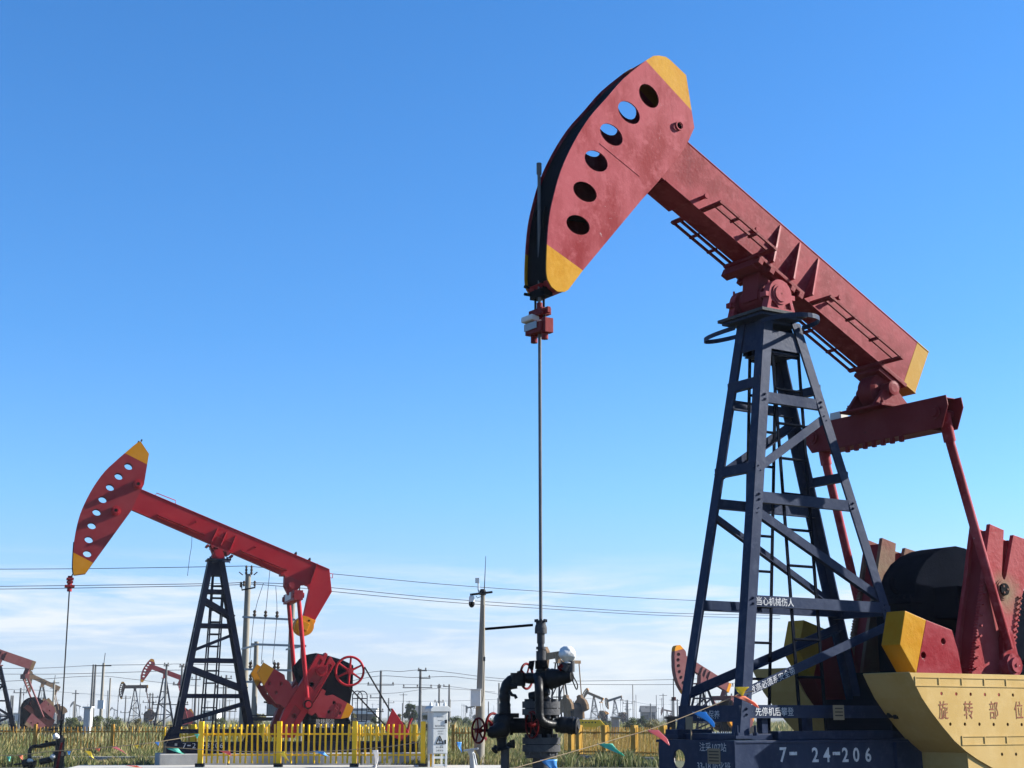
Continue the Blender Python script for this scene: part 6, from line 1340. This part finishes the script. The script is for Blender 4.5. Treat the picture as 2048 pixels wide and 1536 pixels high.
# ------------------------------------------------------------------ far pumping units
BIGH = [tb(q) for q in HO]; BIGHOLES = [[tb(q) for q in h] for h in holes]
def far_unit(px, py, Y, a, scale, tilt, label, cols, kind='curved', crank=-60, weights=True, holes_n=True, gear=True, headscale=1.0, hrot=0):
    """px,py: the saddle bearing in the picture; scale against the big unit; cols: beam, head, tips, tower, crank, weight"""
    c = at(px, py, Y); fr = Frame(a, (c.x, c.y, 0)); S = scale; pz_ = c.z; t = math.radians(tilt); ux, uz = math.cos(t), math.sin(t)
    root = empty('pumping_unit', (c.x, c.y, 0), label, 'pumpjack', 'pumping units')
    cb_, ch, ct, cw_, cc, cwt_ = cols
    def bl(q): return (ux * q[0] * S - uz * q[1] * S, pz_ + uz * q[0] * S + ux * q[1] * S)
    mb = MB(); q = [bl((a_head - .3, h_bot)), bl((a_head - .3, h_top)), bl((a_tail, h_top)), bl((a_tail, h_bot))]; mb.ngon(fr, q, -.15 * S, .15 * S)
    for k in (-.35, 0, .35): mb.ngon(fr, [bl((k, h_bot)), bl((k + .03, h_bot)), bl((k + .03, h_top - .05)), bl((k, h_top - .05))], -.24 * S, .24 * S)
    o = mb.build('walking_beam', cb_, root)
    if kind == 'tail':
        mb = MB(); q = [bl((a_tail + .05, h_top)), bl((a_tail - .45, h_top - .15)), bl((a_tail - .55, h_bot - .1)), bl((a_tail - .15, h_bot - 1.0)), bl((a_tail + .15, h_bot - .9)), bl((a_tail + .05, h_bot))]; mb.ngon(fr, q, -.14 * S, .14 * S); mb.build('tail_weight', cb_, o)
    else:
        mb = MB(); q = [bl((a_tail - .02, h_bot)), bl((a_tail - .02, h_top)), bl((a_tail + .22, h_top)), bl((a_tail + .22, h_bot))]; mb.ngon(fr, q, -.158 * S, .158 * S); mb.build('beam_tip', ct, o)
    hc = (a_head - .1, (h_top + h_bot) / 2)
    cr_, sr_ = math.cos(math.radians(hrot)) * headscale, math.sin(math.radians(hrot)) * headscale
    def hb_(p): x, y = p[0] - hc[0], p[1] - hc[1]; return bl((hc[0] + x * cr_ - y * sr_, hc[1] + x * sr_ + y * cr_))
    hp = [hb_(p) for p in BIGH]; hh = [[hb_(p) for p in h[::2]] for h in BIGHOLES] if holes_n else []
    nf = len(front); top = hp[0]; bot = hp[nf - 4]
    nn = V((top[0] - bot[0], top[1] - bot[1])).normalized()
    mb = MB(); ch_hi = ((top[0] - nn.x * .08 * S, top[1] - nn.y * .08 * S), (nn.x, nn.y)); ch_lo = ((bot[0] + nn.x * .22 * S, bot[1] + nn.y * .22 * S), (-nn.x, -nn.y))
    m2 = clip(clip(hp, *ch_hi, False), *ch_lo, False)
    mb.mat(0).ngon(fr, m2, -.18 * S, .18 * S, hh); mb.mat(1).ngon(fr, clip(hp, *ch_hi, True), -.18 * S, .18 * S); mb.ngon(fr, clip(hp, *ch_lo, True), -.18 * S, .18 * S)
    mb.build('horsehead', [ch, ct], root)
    zt_ = pz_ - .2 * S; zb_ = .6
    def W(z): return (.22 + .30 * (zt_ - z) / (zt_ - zb_)) * S * 1.1
    def Ff(z): return (.15 + .85 * (zt_ - z) / (zt_ - zb_)) * S
    def Rr(z): return (-.2 - 1.25 * (zt_ - z) / (zt_ - zb_)) * S
    for fx, sg in ((Ff, 1), (Ff, -1), (Rr, 1), (Rr, -1)): mb = MB(); mb.bar(fr.P(fx(zb_), sg * W(zb_), zb_), fr.P(fx(zt_), sg * W(zt_), zt_), .15 * S, .15 * S); mb.build('tower_leg', cw_, root)
    mb = MB(); n = 4; zs_ = [zt_ - (zt_ - zb_) * (k / n) ** .9 * .97 for k in range(1, n + 1)]
    for sg in (1, -1):
        for k, z in enumerate(zs_):
            mb.bar(fr.P(Ff(z), sg * W(z), z), fr.P(Rr(z), sg * W(z), z), .1 * S, .1 * S)
            if k < n - 1: z2 = zs_[k + 1]; A_, B_ = (Ff, Rr) if k % 2 else (Rr, Ff); mb.bar(fr.P(A_(z), sg * W(z), z), fr.P(B_(z2), sg * W(z2), z2), .09 * S, .09 * S)
    for z in zs_: mb.bar(fr.P(Ff(z), W(z), z), fr.P(Ff(z), -W(z), z), .09 * S, .09 * S); mb.bar(fr.P(Rr(z), W(z), z), fr.P(Rr(z), -W(z), z), .09 * S, .09 * S)
    mb.build('tower_brace', cw_, root)
    mb = MB()
    for sg in (1, -1): mb.bar(fr.P(-.1 * S, sg * .1 * S, zt_), fr.P(.35 * S, sg * .2 * S, zb_), .03 * S, .03 * S); mb.bar(fr.P(-.3 * S, sg * .1 * S, zt_), fr.P(-.1 * S, sg * .2 * S, zb_), .03 * S, .03 * S)
    mb.build('ladder', cw_, root)
    mb = MB(); mb.box(fr.P(0, 0, zt_ + .03 * S), fr.f * .36 * S, fr.s * .36 * S, Z1 * .04 * S); mb.prism([fr.P(-.2 * S, -.2 * S, zt_ + .07 * S), fr.P(.2 * S, -.2 * S, zt_ + .07 * S), fr.P(*[bl((.3, h_bot))[0], -.2 * S, bl((.3, h_bot))[1]]), fr.P(*[bl((-.25, h_bot))[0], -.2 * S, bl((-.25, h_bot))[1]])], fr.s * .4 * S); mb.build('saddle', cb_, root)
    mb = MB(); mb.fbox(fr, -4.6 * S, 1.2 * S, -.62 * S, .62 * S, .12, .6); mb.build('base_skid', cw_, root)
    eq = bl((a_tail + .30, h_bot - .55)); shz = .6 + 1.55 * S; shu = -2.55 * S; ca = math.radians(crank); pin = (shu + .75 * S * math.cos(ca), shz + .75 * S * math.sin(ca))
    mb = MB(); mb.box(fr.P(eq[0], 0, eq[1]), fr.f * .14 * S, fr.s * 1.08 * S, Z1 * .15 * S); j = bl((a_tail + .30, h_bot)); mb.bar(fr.P(eq[0], 0, eq[1]), fr.P(j[0], 0, j[1]), .3 * S, .3 * S); mb.build('equalizer', cb_, root)
    for sg in (1, -1):
        mb = MB(); mb.tube([fr.P(eq[0], sg * .95 * S, eq[1]), fr.P(pin[0], sg * 1.0 * S, pin[1])], .06 * S, 6); mb.build('pitman_arm', cb_, root)
        d = V((math.cos(ca), math.sin(ca))); nq = V((-d.y, d.x))
        def cp_(al, ac): return (shu + (d.x * al + nq.x * ac) * S, shz + (d.y * al + nq.y * ac) * S)
        t0, t1 = sorted((sg * .66 * S, sg * .94 * S)); mb = MB(); mb.ngon(fr, [cp_(-.65, -.38), cp_(-.60, -.08), cp_(-.1, 0), cp_(-.60, .08), cp_(-.65, .38), cp_(1.5, .34), cp_(1.6, 0), cp_(1.5, -.34)], t0, t1); mb.build('crank', cc, root)
        if weights:
            for s2 in (1, -1):
                t0, t1 = sorted((sg * .72 * S, sg * 1.0 * S)); wpoly = [cp_(.0, s2 * .3), cp_(.05, s2 * .8), cp_(.15, s2 * 1.15), cp_(.6, s2 * 1.1), cp_(1.05, s2 * .8), cp_(1.3, s2 * .3)]; mb = MB(); hs_ = [circ(cp_(.4, s2 * .8), .06 * S, 8), circ(cp_(.75, s2 * .55), .06 * S, 8)]; ln = (cp_(.1, s2 * .92), (nq.x * s2, nq.y * s2))
                mb.mat(0).ngon(fr, clip(wpoly, *ln, False), t0, t1, hs_); mb.mat(1).ngon(fr, clip(wpoly, *ln, True), t0, t1); mb.build('counterweight', [cwt_, ct], root)
    if gear: mb = MB(); mb.ngon(fr, [(shu + .75 * S * math.cos(k), shz + .1 + .75 * S * math.sin(k)) for k in [math.pi * j / 8 for j in range(9)]] + [(shu - .7 * S, .62), (shu + .7 * S, .62)], -.5 * S, .5 * S); mb.build('gearbox', NAVY2, root)
    mb = MB(); mb.fbox(fr, -4.2 * S, -3.5 * S, -.4 * S, .4 * S, .62, .62 + .6 * S); mb.build('motor', DKMET, root)
    hu = max(p[0] for p in hp); hz = min(p[1] for p in hp); mb = MB(); mb.tube([fr.P(hu, 0, .4), fr.P(hu, 0, hz + 1.0 * S)], .03, 5); mb.build('polished_rod', CABLEM, root)
    mb = MB(); mb.box(fr.P(hu, 0, hz - .3 * S), fr.f * .06 * S, fr.s * .16 * S, Z1 * .12 * S); mb.build('carrier_bar', DKRED, root)
    return root
HPX = lambda Y: F / (Y * CP)
far_unit(-6, 1326, 106, 26, 1.0, 18, 'weathered pink pumping unit cut by the left edge of the picture', (PINK, PINK, TANP, LNAVY, DKRED, PINK), crank=-140)
far_unit(84, 1371.5, 190, 22, .86, 24, 'tan and brown pumping unit standing behind the pink cranks at far left', (TANP, TANP, TANP, GREYF, DKRED, TANP), crank=75, hrot=-34)
far_unit(270, 1380, 270, 12, .92, -1, 'dark level pumping unit with an olive tipped beam, left of the red one', (DKRED, DKRED, LYEL, LNAVY, DKRED, DKRED), crank=170)
far_unit(329, 1353.5, 186, 16, .92, 20, 'red pumping unit with a drooping tail in the field behind the left tower', (LREDH, LREDH, LYEL, LNAVY, LREDH, LREDH), 'tail', crank=-135)
far_unit(1117, 1322, 150, -58, 1.0, -3, 'rusty tan unit with large plate counterweights, right of the wellhead', (TANP, TANP, TANP, LNAVY, TANP, TANP), crank=84)
far_unit(1187.5, 1396, 300, -20, .8, 22, 'far unit with olive beam just right of the rusty tan cranks', (TANP, TANP, LYEL, GREYF, DKRED, TANP), crank=60)
far_unit(1229.5, 1402, 360, -22, .82, -16, 'far grey unit with a raised tail behind the slat fence', (GREYF, TANP, TANP, GREYF, DKRED, DKRED), crank=40)
far_unit(1334, 1424, 520, 25, .8, 10, 'distant dark unit left of the foot of the big tower', (DKRED, DKRED, DKRED, DKMET, DKRED, DKRED), crank=20, holes_n=False)
far_unit(1402, 1362, 92, 33, .88, 25, 'faded pink unit seen through the lower left of the big tower', (PINK, PINK, LYEL, LNAVY, PINK, PINK), crank=-100, hrot=-38)
far_unit(152, 1412, 520, 20, .62, 22, 'tiny grey unit on the skyline left of the twin bare poles', (GREYF, GREYF, GREYF, GREYF, GREYF, GREYF), crank=20, holes_n=False)
far_unit(228.5, 1421, 640, 20, .6, 26, 'tiny grey unit on the skyline right of the white slender mast', (GREYF, GREYF, GREYF, GREYF, GREYF, GREYF), crank=20, holes_n=False)
far_unit(942, 1417, 430, -35, .62, -8, 'tiny grey unit on the skyline behind the camera pole', (GREYF, GREYF, GREYF, GREYF, GREYF, GREYF), crank=100)
far_unit(60, 1424, 620, 15, .6, 18, 'tiny dark unit on the skyline behind the left railing', (GREYF, GREYF, GREYF, GREYF, GREYF, GREYF), crank=100, holes_n=False)
# yellow boat shaped guard of the rusty tan unit, cabinets among the reeds
YG = 104; g0 = empty('crank_guard', (gx(1175, YG), YG, 0), 'bright yellow boat shaped guard above the slat fence, right of the wellhead', 'guard', 'moulded crank guards')
q = [at(x, y, YG) for x, y in ((1140, 1439), (1201, 1440), (1209, 1449), (1206, 1455), (1198, 1452), (1190, 1459), (1140, 1458))]; mb = MB(); mb.prism(q, Y1 * .5); mb.build('side_sheet', FYEL, g0, .02)
mb = MB()
for k in range(8): mb.lathe(at(1146 + k * 6.4, 1445, YG - .01), Y1, [(-.01, .05), (.0, .05)], 6)
mb.build('vent_hole', HOLE, g0)
mb = MB()
for x in (1150, 1190): mb.box(V((gx(x, YG), YG + .25, .35)), X1 * .1, Y1 * .1, Z1 * .4)
mb.build('support_leg', DKMET, g0)
def box_thing(nm, px0, px1, py0, py1, Y, mat, label, cat, roof=None):
    r = empty(nm, (gx((px0 + px1) / 2, Y), Y, 0), label, cat); a, b = at(px0, py0, Y), at(px1, py1, Y); mb = MB(); mb.box(V(((a.x + b.x) / 2, Y + .3, a.z / 2)), X1 * (b.x - a.x) / 2, Y1 * .3, Z1 * a.z / 2); mb.build('cabinet_body', mat, r, .02)
    mb = MB(); mb.box(V(((a.x + b.x) / 2, Y + .28, a.z + .05)), X1 * ((b.x - a.x) / 2 + .08), Y1 * .4, Z1 * .05); mb.build('cabinet_roof', mat, r)
    mb = MB(); mb.box(V(((a.x + b.x) / 2, Y - .012, a.z * .55)), X1 * ((b.x - a.x) / 2 - .08), Y1 * .01, Z1 * a.z * .35); mb.build('door', mat, r); return r
box_thing('control_cabinet', 168, 180, 1416, 1448, 110, CABM, 'pale grey cabinet standing alone in the scrub at far left', 'cabinet')
box_thing('control_cabinet', 1224, 1239, 1436, 1465, 105, CONC, 'dull grey cabinet in the reeds above the slat fence', 'cabinet')
box_thing('control_cabinet', 1336, 1352, 1438, 1470, 60, DKMET, 'dark low box standing behind the corner of the big skid', 'cabinet')
# ------------------------------------------------------------------ houses far off
def house(px0, px1, py0, py1, Y, label, roof, wins=3, wall=WHITE):
    a, b = at(px0, py0, Y), at(px1, py1, Y); r = empty('house', ((a.x + b.x) / 2, Y, 0), label, 'house', 'distant houses'); cx = (a.x + b.x) / 2; hw = (b.x - a.x) / 2; mb = MB(); mb.box(V((cx, Y + 4, a.z / 2)), X1 * hw, Y1 * 4, Z1 * a.z / 2); w_ = mb.build('wall', wall, r)
    mb = MB()
    if roof: mb.prism([V((cx - hw - .4, Y - .4, a.z)), V((cx - hw - .4, Y + 8.4, a.z)), V((cx - hw - .4, Y + 4, a.z + 1.8))], X1 * (2 * hw + .8))
    else: mb.box(V((cx, Y + 4, a.z + .12)), X1 * (hw + .3), Y1 * 4.3, Z1 * .12)
    mb.build('roof', GREYF if roof else CONC, r)
    for k in range(wins): mb = MB(); mb.box(V((cx - hw + 2 * hw * (k + .5) / wins, Y - .02, a.z * .55)), X1 * .7, Y1 * .02, Z1 * .6); mb.build('window', DKMET, w_)
    return r
house(703, 752, 1419, 1440, 300, 'long low white house behind the caged ladder', False, 4)
house(826, 858, 1425, 1440, 420, 'grey roofed house left of the cabinet, beyond the round tree', True, 3, CONC)
house(1285, 1312, 1424, 1440, 450, 'dark roofed shed left of the distant dark horsehead', True, 2, GREYF)
house(405, 432, 1423, 1440, 420, 'pale house seen between the ladder rails of the left tower', False, 2)
house(20, 60, 1427, 1440, 500, 'pale long shed behind the pink cranks', False, 3)
house(1440, 1492, 1432, 1445, 330, 'pale shed seen through the foot of the big tower', False, 4)
# ------------------------------------------------------------------ vegetation
def blades(name, mat, label, n, region, hfun, wid, seed, bend=.35, kind='stuff', clump=.0):
    r_ = np.random.default_rng(seed); (xa, xb, ya, yb) = region
    Yv = 1 / (1 / ya + (1 / yb - 1 / ya) * r_.random(n)); px_ = xa + (xb - xa) * r_.random(n)
    X = (px_ - 1024) * Yv * CP / F
    h = hfun(px_, Yv, r_); ok = h > .03; Yv, X, h = Yv[ok], X[ok], h[ok]; n = len(h)
    ang = r_.random(n) * 6.283; ca, sa = np.cos(ang), np.sin(ang); w_ = wid * Yv / 60 * (.6 + .8 * r_.random(n)) / 2
    bx, by = (r_.random(n) - .5) * 2 * bend * h + .10 * h, (r_.random(n) - .5) * 2 * bend * h
    v = np.zeros((n, 5, 3)); 
    v[:, 0] = np.stack([X - ca * w_, Yv - sa * w_, np.full(n, -.02)], 1); v[:, 1] = np.stack([X + ca * w_, Yv + sa * w_, np.full(n, -.02)], 1)
    v[:, 2] = np.stack([X + ca * w_ * .8 + bx * .35, Yv + sa * w_ * .8 + by * .35, h * .6], 1); v[:, 3] = np.stack([X - ca * w_ * .8 + bx * .35, Yv - sa * w_ * .8 + by * .35, h * .6], 1)
    v[:, 4] = np.stack([X + bx, Yv + by, h], 1)
    me = bpy.data.meshes.new(name); idx = np.arange(n)[:, None] * 5
    quads = (idx + np.array([0, 1, 2, 3])); tris = (idx + np.array([3, 2, 4]))
    me.vertices.add(n * 5); me.vertices.foreach_set('co', v.reshape(-1)); me.loops.add(n * 7); me.polygons.add(n * 2)
    loops = np.concatenate([quads, tris], 1).reshape(-1); me.loops.foreach_set('vertex_index', loops.astype(np.int32))
    st_ = np.stack([np.arange(n) * 7, np.arange(n) * 7 + 4], 1).reshape(-1); me.polygons.foreach_set('loop_start', st_.astype(np.int32)); me.update(calc_edges=True); me.validate()
    me.materials.append(mat); o = bpy.data.objects.new(name, me); COL.objects.link(o); tag(o, label, None, None, kind); return o
def nz(x, y, s=1.0): return .5 + .25 * np.sin(x * .021 * s + y * .13) + .25 * np.sin(x * .047 * s - y * .09 + 1.7)
def h_reed(px, Y, r):
    X = (px - 1024) * Y / 3150; q = .5 + .5 * np.sin(X * .55 + np.sin(Y * .31) * 1.5) * np.sin(Y * .27 + X * .21 + 1.1)
    return (.70 + .6 * nz(px, Y)) * (.55 + .6 * r.random(len(px))) * np.clip((Y - 56) / 12, .35, 1) * (.30 + .55 * q) * np.where((px > 1105) & (px < 1260), .62, 1.0)
blades('reeds', REED, 'dry yellow and green reeds filling the field behind the fences', 46000, (-40, 1500, 60, 118), h_reed, .050, 5)
blades('grass', GRASS, 'rough green grass along the kerb and the yard edge', 26000, (-40, 1340, 52.5, 66), lambda px, Y, r: (.20 + .40 * nz(px, Y, 2.2)) * (.4 + .8 * r.random(len(px))) * np.where((px > 145) & (px < 905), .55, 1.0), .045, 9, .5)
blades('far_reeds', REED, 'far belt of reeds and scrub reaching the skyline', 26000, (-60, 1600, 118, 420), lambda px, Y, r: (.45 + .85 * nz(px, Y * .4, 1.3) ** 2) * (.5 + .7 * r.random(len(px))), .055, 15)
def shrub(name, px, Y, wpx, hpx, mat, label, cat, group, seed, trunk=False, dens=1.0, base=None):
    k = span(1, Y); r_ = np.random.default_rng(seed); x0 = gx(px, Y); root = empty(name, (x0, Y, 0), label, cat, group); W_, H_ = wpx * k / 2, (at(px, hpx, Y).z)
    nb_ = 14; lobes = []
    z0 = .30 * H_ if trunk else .05 * H_
    for i in range(nb_):
        t = r_.random(); zz = z0 + (H_ - z0) * (.12 + .72 * t); rad = W_ * (.95 - .55 * abs(t - .35)) * r_.random() ** .5; an = r_.random() * 6.283
        lobes.append((x0 + rad * math.cos(an) * .75, Y + rad * math.sin(an) * .75, zz, (.20 + .22 * r_.random()) * min(W_, H_)))
    n = int(1500 * dens); pts = []
    li = r_.integers(0, nb_, n); L_ = np.array(lobes)[li]; d = r_.normal(size=(n, 3)); d /= np.linalg.norm(d, axis=1)[:, None]; rr = r_.random(n) ** .45
    C_ = L_[:, :3] + d * (L_[:, 3] * rr)[:, None] * np.array([1.15, 1.15, .9]); C_[:, 2] = np.clip(C_[:, 2], .03, None)
    sz = (.055 + .06 * r_.random(n)) * max(.5, H_ / 2.5) * (1.0 if dens > .7 else 1.3); a1 = r_.normal(size=(n, 3)); a1 /= np.linalg.norm(a1, axis=1)[:, None]; a2 = np.cross(a1, r_.normal(size=(n, 3))); a2 /= np.linalg.norm(a2, axis=1)[:, None]
    v = np.stack([C_ - a1 * sz[:, None], C_ + a2 * sz[:, None] * .6, C_ + a1 * sz[:, None], C_ - a2 * sz[:, None] * .6], 1).reshape(-1, 3) - np.array([x0, Y, 0])
    me = bpy.data.meshes.new('crown'); me.from_pydata(v.tolist(), [], (np.arange(n)[:, None] * 4 + np.arange(4)).tolist()); me.materials.append(mat); o = bpy.data.objects.new('crown', me); COL.objects.link(o); o.parent = root
    mb = MB()
    mb.tube([V((x0, Y, -.1)), V((x0 + .03, Y, H_ * .35)), V((x0 - .05, Y, H_ * .7))], [.05 * H_ ** .6 + .02, .03 * H_ ** .6 + .01, .015], 6)
    for i in range(6): l = lobes[i]; mb.tube([V((x0, Y, H_ * .12 + .05 * i * H_)), V((x0 * .5 + l[0] * .5, Y * .5 + l[1] * .5, l[2] * .7)), V(l[:3])], [.02 * H_ ** .6 + .005, .015, .006], 5)
    mb.build('trunk', BARK, root); return root
shrub('tree', 822, 190, 34, 1404, LEAFD, 'round dark green tree between the belt guard and the cabinet', 'tree', None, 2, True, 1.6)
for i, (px, Y, w_, t_, m_, lb) in enumerate(((791, 150, 30, 1411, LEAFT, 'brown plumed bush rising behind the red belt guard'), (1010 - 100, 160, 40, 1430, LEAF, 'green bush behind the grey cabinet'), (517, 140, 34, 1416, LEAFT, 'tawny bush beside the pole right of the left tower'), (705, 135, 30, 1424, LEAFT, 'tawny bush under the right yellow counterweight tip'), (750, 150, 26, 1430, LEAF, 'low green bush left of the red belt guard'),
    (1215, 130, 36, 1434, LEAF, 'green bush between the yellow guard and the grey cabinet'), (1268, 120, 44, 1431, LEAF, 'broad green bush above the middle of the slat fence'), (1303, 118, 40, 1436, LEAFT, 'tawny bush above the right end of the slat fence'), (1283, 200, 26, 1427, LEAFD, 'dark bush behind the broad green bush'), (140, 125, 40, 1428, LEAF, 'dark scrub bush left of the lone pale cabinet'), (222, 128, 50, 1430, LEAF, 'wide scrub bush below the dark level unit'), (270, 122, 44, 1434, LEAFT, 'tawny scrub bush at the foot of the dark level unit'), (158, 115, 26, 1433, LEAFD, 'dark bush touching the lone pale cabinet'), (190, 135, 34, 1429, LEAF, 'green bush right of the lone pale cabinet'),
    (858, 150, 32, 1424, LEAFT, 'tawny bush directly left of the cabinet roof'), (930, 175, 40, 1428, LEAFD, 'dark bush between cabinet and camera pole'), (985, 140, 40, 1432, LEAF, 'green bush left of the wellhead'), (640, 170, 40, 1432, LEAF, 'bush hidden behind the red cranks of the left unit'), (440, 150, 36, 1432, LEAF, 'bush seen through the lower left tower'))):
    shrub('bush', px, Y, w_, t_, m_, lb, 'bush', 'bushes in the field', 40 + i, False, 1.0)
# ------------------------------------------------------------------ thin air between here and the skyline
def haze_box():
    m = bpy.data.materials.new('thin_air'); m.use_nodes = True; nt = m.node_tree
    for n in list(nt.nodes):
        if n.type != 'OUTPUT_MATERIAL': nt.nodes.remove(n)
    pv = nt.nodes.new('ShaderNodeVolumePrincipled'); pv.inputs['Color'].default_value = (.80, .88, .96, 1); pv.inputs['Density'].default_value = .0002
    nt.links.new(pv.outputs[0], nt.nodes['Material Output'].inputs['Volume'])
    mb = MB(); mb.box((0, 700, 5.5), (1100, 0, 0), (0, 760, 0), (0, 0, 6.6)); return tag(mb.build('haze', m), kind='stuff')
haze_box()
